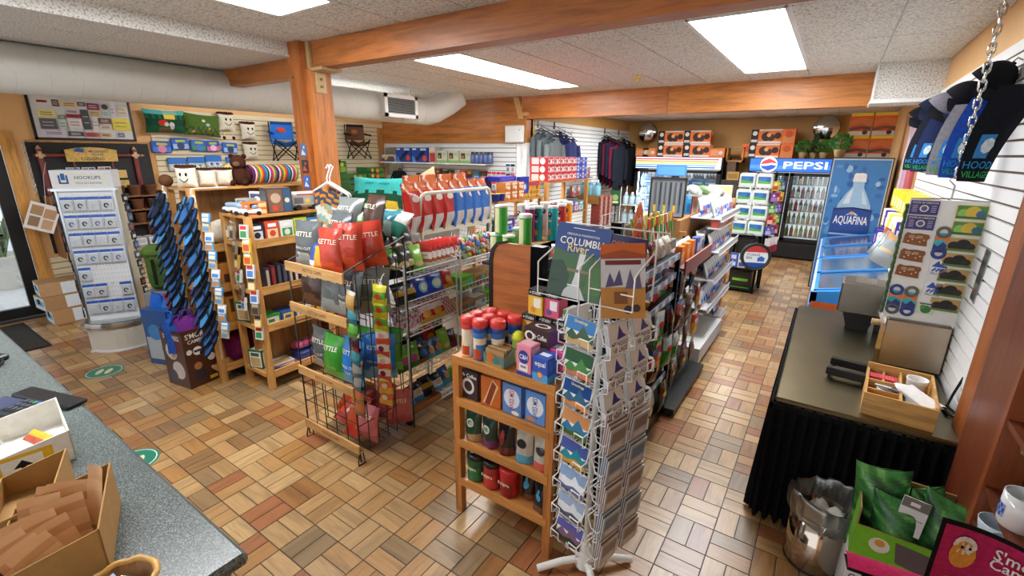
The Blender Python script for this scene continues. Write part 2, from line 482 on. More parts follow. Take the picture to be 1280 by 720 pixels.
SP = 0.0762
def slats(wall, axis, n, z0, a0, a1, face, sign, c, cg):
    """slatwall: each board is its own strip with a recessed groove below it"""
    g = G()
    if axis == 'y': g.box(min(face, face + sign * 0.004), a0, z0, max(face, face + sign * 0.004), a1, z0 + n * SP, cg)
    else: g.box(a0, min(face, face + sign * 0.004), z0, a1, max(face, face + sign * 0.004), z0 + n * SP, cg)
    O('groove_board', g, 'paint', wall)
    p = G(); t = 0.018
    L = (a1 - a0) / 2
    if axis == 'y': p.box(min(0, sign * t), -L, 0.0125, max(0, sign * t), L, SP, c)
    else: p.box(-L, min(0, sign * t), 0.0125, L, max(0, sign * t), SP, c)
    me = p.mesh('slat', 'paint')
    for k in range(n):
        O('slat', me, parent=wall, loc=(face, (a0 + a1) / 2, z0 + k * SP) if axis == 'y' else ((a0 + a1) / 2, face, z0 + k * SP))
slats(wr_, 'y', 34, 0.0, 1.72, 5.36, XR, -1, 'eceeee', '5f4630')
slats(wl, 'y', 33, 0.0, 1.62, YA, XL, 1, 'e6d9b8', 'a08a5e')
slats(wl, 'y', 9, 0.0, 0.30, 1.62, XL, 1, 'e6d9b8', 'a08a5e')
slats(wa, 'x', 28, 0.0, XL + 0.12, XP - 0.22, YA, -1, 'e4e8e8', '6a7072')
slats(wp, 'y', 33, 0.0, YA + 0.22, YB, XP, 1, 'e8ecec', '6a7072')

# ceilings with lay-in tiles
def ceiling(name, z, xs, ys, skip=(), c='d9d8d3'):
    ce = S(O(name, G().box(xs[0], ys[0], z, xs[-1], ys[-1], z + 0.05, 'b5b3ac'), 'paint'))
    for a in range(len(xs) - 1):
        for b in range(len(ys) - 1):
            if (a, b) in skip: continue
            e = 0.006
            O('ceiling_tile', G().box(xs[a] + e, ys[b] + e, z - 0.006, xs[a + 1] - e, ys[b + 1] - e, z, c), 'ceiling_tile', ce)
    return ce
c1 = ceiling('ceiling', ZC, [-1.42, -1.03, -0.42, 0.10, 0.62, 1.13, 1.64, 2.25, 2.86, XR], [1.62, 2.53, 3.80, 5.06, 5.70], {(1, 1), (1, 2), (6, 1), (6, 2)})
c2 = ceiling('ceiling_front', ZC, [-1.42, -0.66, -0.08, 0.53, 1.14, 1.75, 2.36, 2.97, XR], [-3.2, -2.7, -1.5, -0.28, 0.93, 1.60], {(1, 2), (1, 3)})
c3 = ceiling('ceiling_low', ZL, [XL, -4.4, -3.79, -3.18, -2.57, -1.96, -1.42], [-3.2, -2.1, -0.88, 0.34, 1.58])
c5 = ceiling('ceiling_left', ZC, [XL, -4.4, -3.79, -3.18, -2.57, -1.96, -1.42], [1.62, 2.78, 4.0, 5.22, YA])
c4 = ceiling('ceiling_back', ZK, [XP, -1.1, -0.49, 0.12, 0.73, 1.34, 1.95, 2.56, XR], [YA + 0.18, 7.0, 8.2, 9.4, YB])
S(O('trim_fascia', G().box(-1.46, -3.2, ZL - 0.012, -1.40, 1.50, ZC, 'e2e3df').box(-1.475, -3.2, ZL - 0.02, -1.385, 1.48, ZL - 0.005, 'eceeec'), 'ceiling_tile'))

# fluorescent panels let into the ceiling, each with two diffusers
def light_panel(label, x0, y0, x1, y1, ys):
    t = T('ceiling_light', label, 'ceiling light', ((x0 + x1) / 2, (y0 + y1) / 2, ZC), 0, 'fluorescent ceiling panels')
    g = G(); ox, oy = (x0 + x1) / 2, (y0 + y1) / 2
    for (a, b, c, d) in ((x0 - .02, y0 - .02, x0 + .012, y1 + .02), (x1 - .012, y0 - .02, x1 + .02, y1 + .02), (x0, y0 - .02, x1, y0 + .012), (x0, y1 - .012, x1, y1 + .02), (x0, ys - .008, x1, ys + .008)):
        g.box(a - ox, b - oy, -0.014, c - ox, d - oy, -0.001, 'e4e6e6')
    O('frame', g, 'paint', t)
    for (b, d) in ((y0 + .01, ys - .008), (ys + .008, y1 - .01)):
        O('diffuser', G().box(x0 + .012 - ox, b - oy, -0.010, x1 - .012 - ox, d - oy, -0.002, 'ffffff'), 'panel_light', t)
light_panel('fluorescent ceiling panel nearest the chain and caps on the right', 1.64, 2.53, 2.25, 5.06, 3.80)
light_panel('fluorescent ceiling panel over the middle shelves behind the smoke detector', -1.03, 2.53, -0.42, 5.06, 3.80)
light_panel('fluorescent ceiling panel cut by the top edge of the picture', -0.66, -1.5, -0.08, 0.93, -0.28)

# timber beams and posts
BW, BD = 'a9703e', '8d5a30'
S(O('trim_beam_near', G().box(-1.18, 1.50, 2.665, XR, 1.64, ZC - 0.008, 'ab6630'), 'wood_x'))
S(O('trim_beam_side', G().box(XL, 1.50, 2.615, -1.42, 1.64, ZL - 0.008, 'a8642c'), 'wood_x'))
S(O('trim_beam_far', G().box(0.62, 5.68, 2.525, XR, 5.88, ZC - 0.008, 'bb742f').box(XP - 0.1, 5.68, 2.525, 0.615, 5.88, ZC - 0.008, 'b36a2a'), 'wood_x'))
g = G()
for k, (z0, z1, c) in enumerate(((2.15, 2.32, 'b0702f'), (2.322, 2.58, 'b8763a'), (2.582, ZC, 'a9692e'))): g.box(XL + 0.04, YA - 0.03, z0, XP - 0.125, YA, z1, c)
S(O('trim_wood_wall', g, 'wood_x'))
S(O('trim_alcove_edge', G().box(XL + 0.0, YA - 0.16, 1.2, XL + 0.03, YA, 2.45, 'c08a4c'), 'wood_z'))
S(O('trim_corner_post', G().box(XP - 0.125, 5.66, 2.15, XP, 5.86, 2.53, 'a66c34').box(XP - 0.20, 5.675, 0, XP, 5.86, 2.15, 'e6e9e9'), 'wood_z'))
post = S(O('trim_post', G().box(-1.42, 1.42, 0, -1.24, 1.70, ZC - 0.008, 'a8602a').box(-1.24, 1.46, 0, -1.17, 1.66, 2.655, 'b87034'), 'wood_z'))
t = G(); t.box(-1.2, 1.47, 2.64, -1.02, 1.67, 2.664, 'b39468'); t.box(-1.23, 1.475, 2.664, -1.185, 1.50, 2.87, 'b39468'); t.box(-1.169, 1.50, 2.47, -1.16, 1.60, 2.645, 'c4a678')
for z in (2.52, 2.58): t.cyl((-1.16, 1.55, z), (-1.145, 1.55, z), 0.012, 8, '8a7040')
O('bracket', t, 'paint', post)
O('knot_bolt', G().cyl((-1.36, 1.42, 2.60), (-1.36, 1.40, 2.60), 0.014, 8, 'cfc8b8'), 'metal', post)
S(O('trim_brace', G().prism([(-1.90, 2.86), (-1.80, 2.86), (-1.70, 2.52), (-1.79, 2.52)], 1, 5.63, 5.668, 'c79a62').box(-1.74, 5.63, 2.57, -1.60, 5.668, 2.62, 'c79a62'), 'wood_z'))
# ceiling chase box on the right
g = G(); g.box(2.86, 5.12, 2.512, XR, 5.68, ZC, 'dcdcd8')
S(O('trim_chase', g, 'ceiling_tile'))
S(O('trim_chase_edge', G().box(2.845, 5.10, 2.50, XR, 5.13, 2.535, 'eceded').box(2.845, 5.13, 2.50, 2.862, 5.68, 2.535, 'eceded').box(2.848, 5.108, 2.535, 2.868, 5.128, ZC, 'eceded'), 'paint'))

# glass entrance door in a black frame, wood casing, pavement outside
dr = tag(O('door_1', G().box(XL - 0.06, -0.98, 0.01, XL + 0.0, -0.88, 2.07, '15171a').box(XL - 0.06, 0.02, 0.01, XL, 0.15, 2.07, '15171a').box(XL - 0.06, -0.88, 0.01, XL, 0.02, 0.13, '15171a').box(XL - 0.06, -0.88, 1.96, XL, 0.02, 2.07, '15171a'), 'plastic'), kind='structure')
O('pane', G().box(XL - 0.035, -0.88, 0.13, XL - 0.025, 0.02, 1.96, 'ffffff'), 'glass', dr)
O('push_bar', G().tube([(XL + 0.0, -0.80, 1.02), (XL + 0.06, -0.80, 1.02), (XL + 0.06, -0.05, 1.02), (XL + 0.0, -0.05, 1.02)], 0.014, 8, '2a2c2e'), 'metal', dr)
S(O('trim_door_casing', G().box(XL - 0.02, 0.155, 0, XL + 0.03, 0.26, 2.17, 'd59a4c').box(XL - 0.02, -1.15, 2.075, XL + 0.03, 0.154, 2.17, 'd59a4c'), 'wood_z'))
S(O('pavement', G().box(-16, -9, -0.14, XL - 0.13, 9, -0.02, 'e2e8f0'), 'asphalt'))
# ================================================================ left wall, entrance and the shop's left side
def nth(i, n):
    return '' if n == 1 else 'leftmost' if i == 0 else 'rightmost' if i == n - 1 else ORD[i] + ' from left'
def put(me, name, label, cat, loc, rz=0.0, tilt=0.0, group=None, roll=0.0):
    return O(name, me, loc=loc, rot=(tilt, roll, rz), label=label, cat=cat, group=group)
R90 = PI / 2

# planter outside
t = T('planter', 'white planter with spiky green plant outside the glass door', 'planter', (-7.3, 0.18, -0.02))
O('pot', G().lathe([(0.20, 0), (0.30, 0.42), (0.33, 0.44), (0.33, 0.50), (0.28, 0.50), (0.27, 0.44)], 18, 'dfe0de'), 'ceramic', t)
for k in range(26):
    a = k * 2.4; r = RN.uniform(0.22, 0.5); hh = RN.uniform(0.35, 0.8)
    P = [(0.03 * math.cos(a), 0.03 * math.sin(a), 0.44)] + [(r * s * math.cos(a), r * s * math.sin(a), 0.44 + hh * math.sin(s * 2.2)) for s in (0.35, 0.7, 1.0)]
    O('leaf', G().tube(P, 0.02, 4, RN.choice(['5a7a3c', '6d8c48', '48682f']), 0, True, 0.003), 'leaf', t)

S(O('door_mat', G().box(-4.95, -0.34, 0.0, -3.85, -0.13, 0.008, '3a3836').box(-4.98, -0.36, 0.0, -3.82, -0.11, 0.005, '2a2928'), 'cloth'))
mt = bpy.data.objects['door_mat']; del mt['kind']; tag(mt, 'dark grey ribbed mat on the floor at the door', 'mat')
def sticker(x, y, rz, label):
    g = G(); n = 24
    g.lathe([(0.145, 0), (0.143, 0.0012)], n, '1f7a62')
    g.lathe([(0.132, 0.0013), (0.126, 0.0016)], n, 'e8f2ee', cap=False); 
    for s in (-1, 1): g.ngon([(s * 0.035 + 0.024 * math.cos(a * PI / 6), 0.062 * math.sin(a * PI / 6), 0.0018) for a in range(12)], 'd9d2a8')
    O('floor_sticker', g, 'gloss', loc=(x, y, 0.0006), rz=rz, label=label, cat='floor sticker', group='green floor stickers')
sticker(-2.64, -0.01, 0.9, 'round green footprint sticker on the floor before the accessory stand')
sticker(-0.86, -0.36, 0.9, 'round green floor sticker half hidden by the grey counter')

# duct, strip light, vent, mirror
du = T('air_duct', 'long white round air duct hanging under the left ceiling', 'duct', (-2.8, 0, 2.585))
g = G(); R = 0.19
ys = [-2.6, 1.2, 4.45]
g.cyl((0, -2.6, 0.0), (0, 4.35, 0.0), R, 28, 'd4d6d0')
O('pipe', g, 'paint', du)
for k in range(34):
    y = -2.5 + k * 0.2
    O('seam', G().tube([((R + .0005) * math.cos(a), y + 0.03 * (a / PI - 1), (R + .0005) * math.sin(a)) for a in [PI * 2 * q / 24 for q in range(24)]], 0.0018, 4, 'c6c8c2', closed=True), 'paint', du)
O('elbow', G().tube([(0, 4.33, 0), (0.0, 4.5, 0.0), (0.05, 4.66, 0.04), (0.16, 4.85, 0.16), (0.26, 5.0, 0.29)], R + 0.004, 28, 'd0d2cc'), 'paint', du)
v = O('vent_box', G().box(R - 0.04, 3.45, -0.12, R + 0.10, 4.02, 0.14, 'd6d8d3'), 'paint', du)
g = G(); x = R + 0.10
for (a, b, c, d) in ((3.43, -.14, 3.48, .16), (3.99, -.14, 4.04, .16), (3.43, -.14, 4.04, -.09), (3.43, .11, 4.04, .16)): g.box(x, a, b, x + 0.018, c, d, 'f0f1ef')
O('vent_frame', g, 'paint', v)
O('vent_back', G().box(x - 0.002, 3.48, -.09, x + 0.002, 3.99, .11, '3a3d3e'), 'paint', v)
sl = G().box(-.004, -.25, 0, .012, .25, .006, '8f9391').mesh('louvre', 'paint')
for k in range(9): O('louvre', sl, parent=v, loc=(x + 0.003, 3.735, -.085 + k * .022))
for y in (0.35, 4.2): O('hanger', G().cyl((0, y, R), (0, y, 0.295 if y > 2 else 0.19), 0.007, 6, '9a9a92').box(-.02, y - .02, R - .005, .02, y + .02, R + .02, 'b0a890'), 'metal', du)
t = T('strip_light', 'long fluorescent strip light on the ceiling behind the duct', 'strip light', (-3.5, 3.0, ZL + 0.05))
O('housing', G().box(-.06, -1.35, -.02, .06, 1.35, .05, 'e8eaea'), 'paint', t)
for k in range(2): O('tube', G().cyl((0, -1.3 + 1.33 * k, -.04), (0, -0.03 + 1.33 * k, -.04), 0.02, 8, 'ffffff'), 'tube_light', t)

# framed poster of advertisements
def on_left(y, z): return (XL, y, z)
t = T('framed_poster', 'black framed poster of small business advertisements on the left wall', 'poster', (XL + 0.001, 0.948, 2.345), R90)
W, H = 0.985, 0.52
g = G()
for (a, b, c, d) in ((0, 0, .025, H), (W - .025, 0, W, H), (0, 0, W, .025), (0, H - .012, W, H)): g.box(a - W / 2, -.03, b - H / 2, c - W / 2, 0, d - H / 2, '14161a')
O('frame', g, 'plastic', t)
ads = [(.05, .10, .19, .22, 'efe8d6'), (.07, .13, .17, .18, 'c84a30'), (.21, .10, .28, .26, '6d5a50'), (.30, .12, .46, .27, 'e8cf9e'), (.46, .12, .54, .22, '3f4550'), (.55, .13, .68, .29, '8a2f5e'), (.55, .30, .69, .45, 'd4c096'),
       (.70, .29, .78, .43, 'b4d4cc'), (.79, .14, .85, .43, 'dedae6'), (.86, .14, .98, .42, 'd6c9aa'), (.05, .35, .22, .52, 'efe08c'), (.24, .46, .31, .55, '6b7a58'), (.32, .42, .47, .51, 'a8304a'), (.32, .32, .46, .40, 'd8cfe0'),
       (.05, .55, .21, .80, '5f6064'), (.23, .57, .30, .80, 'cfe0e0'), (.32, .53, .46, .76, 'efe6e6'), (.47, .30, .55, .78, '4a525a'), (.57, .5, .63, .76, 'e0e2de'), (.64, .48, .77, .62, '6e4632'), (.64, .64, .77, .76, 'dcd6c8'), (.78, .47, .98, .78, 'e8d845'),
       (.05, .83, .28, .95, 'e6d8ec'), (.30, .84, .45, .95, '45484c'), (.46, .85, .60, .96, 'c84a40'), (.62, .86, .74, .95, 'e0b070'), (.82, .84, .89, .95, '5a4a8a')]
pr = [('r', 0, 0, 1, 1, 'dfe2e4')]
for (a, b, c, d, k) in ads:
    pr.append(('r', a, 1 - d, c, 1 - b, k))
    dk = '3a3a3e' if k > '9' or k[0] in 'def' else 'dcdcdc'
    for q in range(2):
        y = 1 - b - (d - b) * (0.35 + 0.3 * q); pr.append(('r', a + (c - a) * .15, y - .008, c - (c - a) * .2, y + .006, dk))
pr.append(('c', .735, 1 - .2, .035, '2e3034'))
g = G().box(-W / 2 + .02, -.02, -H / 2 + .02, W / 2 - .02, -.006, H / 2 - .01, 'dfe2e4')
g.face_prints((-W / 2 + .024, -.02, -H / 2 + .024), (1, 0, 0), (0, 0, 1), W - .048, H - .035, pr)
O('print', g, 'gloss', t)

# lodging notice board
t = T('notice_board', 'black lodging notice board with red log posts on the left wall', 'notice board', (XL + 0.001, 0.955, 1.45), R90)
O('board', G().box(-.60, -.02, -.72, .60, 0, .605, '14151a'), 'paint', t)
O('casing', G().box(.60, -.03, -.72, .665, 0, .615, 'b98a4c').box(-.60, -.03, .605, .665, 0, .625, 'b98a4c'), 'wood_z', t)
for x in (-.505, .425):
    O('log_post', G().cyl((x, -.045, -.6), (x, -.045, .53), .028, 10, '7d2f2c').cyl((x, -.045, .53), (x, -.045, .57), .028, 10, 'c99a68', r1=.004), 'wood_z', t)
    O('lashing', G().box(x - .04, -.08, .44, x + .04, -.02, .47, 'd8b890').box(x - .015, -.082, .42, x + .015, -.02, .50, 'd8b890'), 'wood_x', t)
O('log_bar', G().cyl((-.56, -.04, .455), (.49, -.04, .455), .02, 10, '8a3a34').cyl((.49, -.04, .455), (.53, -.04, .455), .02, 10, 'c99a68', r1=.004), 'wood_x', t)
sg = O('lodging_sign', G().prism([(-.28, .38), (.22, .38), (.225, .52), (.18, .53), (.10, .545), (-.03, .555), (-.16, .545), (-.24, .53), (-.285, .52)], 1, -.085, -.06, 'd9b45e'), 'wood_x', t)
g = G(); g.text('LODGING', (-.03, -.0862, .415), (1, 0, 0), (0, 0, 1), .036, '2c3a2c', .34); g.text('VILLAGE', (.02, -.0862, .465), (1, 0, 0), (0, 0, 1), .024, '2f4a8c', .2); g.text('MT HOOD', (.02, -.0862, .503), (1, 0, 0), (0, 0, 1), .024, '2f4a8c', .2)
g.ngon([(-.20, -.0862, .50), (-.11, -.0862, .49), (-.10, -.0862, .53), (-.15, -.0862, .545), (-.19, -.0862, .53)], '2b5fae')
O('lettering', g, 'paper', sg)
for x in (-.22, .16): O('hanging_tie', G().cyl((x, -.07, .29), (x, -.07, .38), .008, 6, '8a3a34'), 'wood_z', t)
for k, (x, z, w, h) in enumerate(((-.24, .27, .13, .08), (-.09, .27, .13, .08), (.07, .255, .13, .12), (.07, .12, .13, .09), (-.24, -.02, .12, .08), (.2, -.08, .13, .09))):
    g = G().box(x - w / 2, -.05, z - h / 2, x + w / 2, -.045, z + h / 2, 'e9e9ec')
    g.face_prints((x - w / 2, -.05, z - h / 2), (1, 0, 0), (0, 0, 1), w, h, [('r', .06, .3, .46, .92, ['8aa4b8', '9c8468', 'b08a70', 'a05a44', '7a8a5a', '86a0b0'][k]), ('r', .52, .3, .94, .92, ['5a8ad0', '6a5a9a', '4a4a50', 'c0a890', 'c8a878', '6a8060'][k]), ('r', .1, .1, .9, .16, '7a7a80')])
    O('photo_card', g, 'gloss', t)
for (x, z) in ((.235, .22), (.24, .09)): O('name_plank', G().box(x - .055, -.06, z - .05, x + .055, -.045, z + .05, 'd6b268'), 'wood_x', t)
# chain of lanyards left of the board
g = G()
for k in range(20): g.tube([(0.012 * math.cos(a), (k % 2) * 0.012 * math.sin(a), -k * .03 + 0.02 * math.sin(a)) if k % 2 else (0, 0.014 * math.cos(a), -k * .03 + 0.02 * math.sin(a)) for a in [PI * q / 4 for q in range(8)]], .0045, 5, 'cfd2d0', closed=True)
O('display_chain', g, 'metal', loc=(XL + .05, .33, 2.05), label='white chain hanging beside the lodging notice board', cat='chain')
g = G().box(-.13, -.006, -.16, .13, 0, .16, 'eeeae4'); g.face_prints((-.13, -.006, -.16), (1, 0, 0), (0, 0, 1), .26, .32, [('r', .08, .55, .48, .9, 'b08a60'), ('r', .52, .5, .92, .85, 'c89a70'), ('r', .1, .12, .45, .48, '9a7a58'), ('r', .55, .1, .9, .45, 'd0a880')])
g.tube([(0, 0, .15), (-.1, .08, .45), (-.15, .27, .60)], .003, 4, 'd8d8d4')
O('flyer', g, 'paper', loc=(-4.9, .28, 1.21), rot=(0, .4, R90 - .4), label='white flyer with photos hanging beside the accessory stand', cat='flyer')

# brown baskets on a wall shelf under the board
t = T('wall_shelf', 'wooden wall shelf rack under the lodging board holding brown baskets', 'shelf', (XL, 0.95, 0), R90)
for z in (1.02, 1.20, 1.38): O('shelf_board', G().box(-.55, -.30, z, .62, -.04, z + .018, '7a5232'), 'wood_x', t)
for x in (-.56, .63): O('side_board', G().box(x - .01, -.30, .70, x + .01, -.035, 1.44, '8a5f38'), 'wood_z', t)
bk = G().lathe([(.055, 0), (.075, .12), (.08, .13), (.07, .13), (.05, .02)], 12, ['6b4226', '7d4e30', '5b3720', '4a2c18'])
bkm = bk.mesh('brown_basket', 'wood_x')
k = 0
for z in (1.038, 1.218, 1.398):
    for y in (1.08, 1.26, 1.44):
        put(bkm, 'brown_basket', '%s brown round basket on the %s shelf under the lodging board' % (['left', 'middle', 'right'][int((y - 1.07) / .18)], ['lowest', 'middle', 'top'][int((z - 1.03) / .18)]), 'basket', (XL + .17, y, z), 0, 0, 'brown baskets under the lodging board')
t = T('glass_shelf', 'glass shelf with pale folded bundles beside the green backpack', 'shelf', (-4.7, 1.0, .80), R90)
O('glass', G().box(-.45, -.2, 0, .45, .15, .01, 'ffffff'), 'glass', t)
for z in (-.16, 0): O('rail', G().box(-.45, -.21, z - .02, .45, -.2, z + .01, 'd8d8d4'), 'metal', t)
O('stand', G().box(-.45, .10, -.8, -.42, .14, 0, '9a9a98').box(.42, .10, -.8, .45, .14, 0, '9a9a98').box(-.45, -.2, -.17, .45, .15, -.155, 'c8c8c4'), 'metal', t)
for k in range(6): put(pbox(.11, .2, .09, 'dcdcdc', [('r', .1, .2, .9, .8, 'b8bcc4')], mats='clear_film' if 0 else 'gloss'), 'folded_bundle', '%s pale wrapped bundle on the glass shelf by the lodging board' % ORD[k], 'bundle', (-4.62, .64 + k * .14, .81), R90, 0, 'pale bundles on the glass shelf')
for k in range(8): put(G().lathe([(.03, 0), (.036, .06), (.03, .06)], 8, RN.choice(['8a4a30', '6a3a28', 'b8a898'])).mesh('small_cup', 'ceramic'), 'small_cup', '%s small brown cup under the glass shelf by the lodging board' % ORD[k], 'cup', (-4.6, .60 + k * .10, .645), 0, 0, 'small cups under the glass shelf')

# cartons stacked by the door
for k, (w, d, h, c, x, y, rz, lab) in enumerate(((.40, .30, .17, 'b08a5e', -4.72, .28, R90, 'bottom'), (.42, .30, .16, 'a8845c', -4.75, .24, R90 + .08, 'middle'), (.42, .32, .15, 'b9966c', -4.8, .26, R90 - .06, 'top'))):
    put(pbox(w, d, h, c, [('r', .45, .05, .75, .95, 'd8e2ea'), ('r', .78, .05, .98, .95, '4a4440'), ('p', [(.80, .2), (.97, .35), (.86, .75)], 'b83a34')], [('r', .0, .05, 1, .95, 'd2e0ea'), ('r', .1, .3, .9, .7, '7ab0d8'), ('r', .3, .4, .6, .8, '2a3038')], mats='card'), 'carton', lab + ' carton of the brown stack on the floor by the door', 'carton', (x, y, [0.0, .172, .334][k]), rz, 0, 'cartons by the door')

# accessory stand
t = T('accessory_stand', 'tall white accessory stand with blister packs on hooks', 'display stand', (-3.30, .36, 0), math.radians(60))
def arc(r, a0, a1, n, cx=0, cy=0, sx=1.0): return [(cx + sx * r * math.cos(a0 + (a1 - a0) * k / n), cy + r * math.sin(a0 + (a1 - a0) * k / n)) for k in range(n + 1)]
plan = [(-.24, -.18)] + arc(.30, PI * 1.25, PI * 1.75, 6, 0, .04) + [(.24, -.18), (.24, .18)] + [(-x, -y) for x, y in arc(.30, PI * 1.25, PI * 1.75, 6, 0, .04)] + [(-.24, .18)]
O('plinth', G().prism([(x * .96, y * .96) for x, y in plan], 2, 0.02, .27, 'cfcbbe').prism(plan, 2, 0, .02, 'dfe2e4'), 'plastic', t)
O('plinth_rim', G().prism([(x * 1.12, y * 1.12) for x, y in plan], 2, .27, .30, 'e8ebee').prism([(x * 1.08, y * 1.08) for x, y in plan], 2, .30, .315, 'c4cacd'), 'metal', t)
O('panel', G().box(-.205, -.11, .31, .205, .11, 1.62, 'e6e8ea'), 'plastic', t)
g = G()
for r in range(26):
    for c in range(15): g.cbox(-.182 + c * .026, -.1108, .36 + r * .047, .007, .0012, .007, 'a9aeb2')
O('peg_holes', g, 'plastic', t, kind='stuff')
for x in (-.222, .205): O('edge_post', G().box(x, -.12, .31, x + .017, .12, 1.63, 'c9d0d6'), 'metal', t)
hd = O('header_sign', G().box(-.225, -.12, 1.625, .225, .12, 1.79, 'd9dde2'), 'plastic', t)
g = G(); g.box(-.205, -.1215, 1.64, .205, -.12, 1.775, 'dcdcd6')
g.text('HOOKUPS', (.045, -.1225, 1.722), (1, 0, 0), (0, 0, 1), .030, '3a4a78', .25); g.text('TECH ACCESSORIES', (.045, -.1225, 1.672), (1, 0, 0), (0, 0, 1), .016, '5a6068', .26)
for (a, b, c, d) in ((-.17, 1.665, -.155, 1.745), (-.115, 1.665, -.10, 1.745), (-.17, 1.665, -.10, 1.68), (-.15, 1.70, -.12, 1.76)): g.box(a, -.1225, b, c, -.1215, d, '2f5a9a')
O('header_print', g, 'paper', hd)
O('header_rail', G().box(-.24, -.14, 1.60, .24, -.11, 1.625, 'd0d5d8').cyl((-.24, -.125, 1.612), (-.255, -.125, 1.612), .02, 8, 'e8e8e8').cyl((.24, -.125, 1.612), (.255, -.125, 1.612), .02, 8, 'e8e8e8'), 'metal', t)
def blister(ic):
    g = G().box(-.046, -.003, -.075, .046, 0, .052, 'd8dce0').box(-.047, -.0035, .032, .047, .0005, .057, '2f5fb4').box(-.038, -.022, -.066, .038, -.003, .022, 'c4cacf')
    g.tube([(.016 * math.cos(q), -.025, -.025 + .02 * math.sin(q)) for q in (0, 1, 2, 3, 4, 5)], .006, 5, ic)
    return g.mesh('blister_pack', 'gloss')
bl = [blister(c) for c in ('2a2c30', '3a3d44', 'c8ccd0', '5a6aa8')]
rows = [(1.50, (0, 1, 2, 3)), (1.33, (0, 1, 2, 3)), (1.16, (0, 1, 2, 3)), (.99, (0, 1, 2, 3)), (.82, (0,)), (.65, (0, 1, 3)), (.48, (0, 1, 2, 3))]
M60 = Matrix.Translation((-3.30, .36, 0)) @ Matrix.Rotation(math.radians(60), 4, 'Z')
for r, (z, cs) in enumerate(rows):
    for c in range(4):
        x = -.145 + c * .097
        O('hook', G().cyl((x, -.11, z + .045), (x, -.165, z + .05), .0025, 5, 'b8bdc0'), 'metal', t)
        if c in cs:
            p = M60 @ Vector((x, -.135, z - .012))
            put(bl[(r * 3 + c * 2) % 4 if r else c % 3], 'blister_pack', '%s blister pack in the %s row of the accessory stand' % (['left', 'second', 'third', 'right'][c], ORD[r]), 'blister pack', p, math.radians(60), 0, 'blister packs on the accessory stand')
# corded gadgets hanging at the stand's sides
for s in (-1, 1):
    for k in range(13):
        z = 1.52 - k * .095
        g = G().box(-.03, -.012, -.04, .03, 0, .035, RN.choice(['20242a', '2c3038', '15181c', '3a3030', '505a66'])).box(-.02, -.014, -.02, .02, -.012, .01, RN.choice(['d8b878', 'a84038', 'd0d4d8', '5a86b8', 'c8c8c0'])).tube([(0, -.005, .03), (.012, -.005, .05), (0, -.005, .07)], .004, 5, '1c1e22')
        p = M60 @ Vector((s * .262, -.03 + .02 * (k % 3), z))
        put(g.mesh('cable_pack', 'gloss'), 'cable_pack', '%s small dark cable pack down the %s side of the accessory stand' % (ORD[k], 'left' if s < 0 else 'right'), 'cable pack', p, math.radians(60 + s * 70), 0, 'cable packs at the stand sides')

# pillows and plush on the cream slatwall
def pillow(w, h, d, cf, prints=(), nu=14, nv=10, name='pillow', mats='cloth'):
    def th(u, v): return d / 2 * (max(0, 1 - abs(2 * u - 1) ** 2.2) * max(0, 1 - abs(2 * v - 1) ** 2.2)) ** .5 + .003
    def P(u, v, s):
        cx = (u - .5) * w * (1 - .10 * math.sin(PI * v)); cz = (v - .5) * h * (1 - .10 * math.sin(PI * u)); return (cx, s * th(u, v), cz)
    g = G(); g.grid(lambda u, v: P(u, v, -1), nu, nv, cf); g.grid(lambda u, v: P(1 - u, v, 1), nu, nv, lambda u, v: cf(1 - u, v))
    for (cu, cv, ru, rv, c) in prints: g.grid(lambda a, b: (lambda q: (q[0], q[1] - .006, q[2]))(P(cu + ru * b * math.cos(2 * PI * a), cv + rv * b * math.sin(2 * PI * a), -1)), 12, 2, c)
    return g.mesh(name, mats)
def camp_cf(u, v):
    if v > .78: return '58b8b4' if u < .45 or u > .8 else '8fc8b0'
    if v > .55 and .40 < u < .72: return 'e8c850' if v > .62 else 'd8b048'
    if v > .30: return '1f4a38' if (int(u * 14) % 2) or v < .6 else '2c6a4c'
    return '6a5a3a' if .25 < u < .62 and v < .25 else '215a34'
put(pillow(.50, .31, .16, camp_cf, [(.38, .42, .13, .14, 'c8322c'), (.46, .36, .06, .10, 'd8d4cc'), (.60, .34, .07, .13, 'd9dcdc'), (.6, .22, .05, .09, 'c4c8ca')]), 'throw_pillow', 'campsite scene throw pillow with red tent on cream slatwall', 'pillow', (XL + .12, 1.78, 2.355), R90, 0, 'pillows on the cream slatwall', 0)
def olive_cf(u, v): return '4d6a2c' if v > .42 else ('3a5626' if int(u * 12 + v * 5) % 2 else '5a6a34')
put(pillow(.49, .31, .16, olive_cf, [(.48, .70, .05, .07, 'd8d4c8'), (.60, .52, .06, .08, 'a8c4c4'), (.64, .34, .04, .06, 'c89a3a'), (.20, .16, .05, .05, 'c88a78')]), 'throw_pillow', 'olive green meadow throw pillow between campsite pillow and plush', 'pillow', (XL + .12, 2.24, 2.33), R90, 0, 'pillows on the cream slatwall', 0.06)
pl = pillow(.24, .26, .13, lambda u, v: '5a3524' if v > .90 else 'ece6d2', [(.36, .62, .06, .09, '1c1a1a'), (.66, .64, .07, .02, '1c1a1a')], name='body', mats='plush')
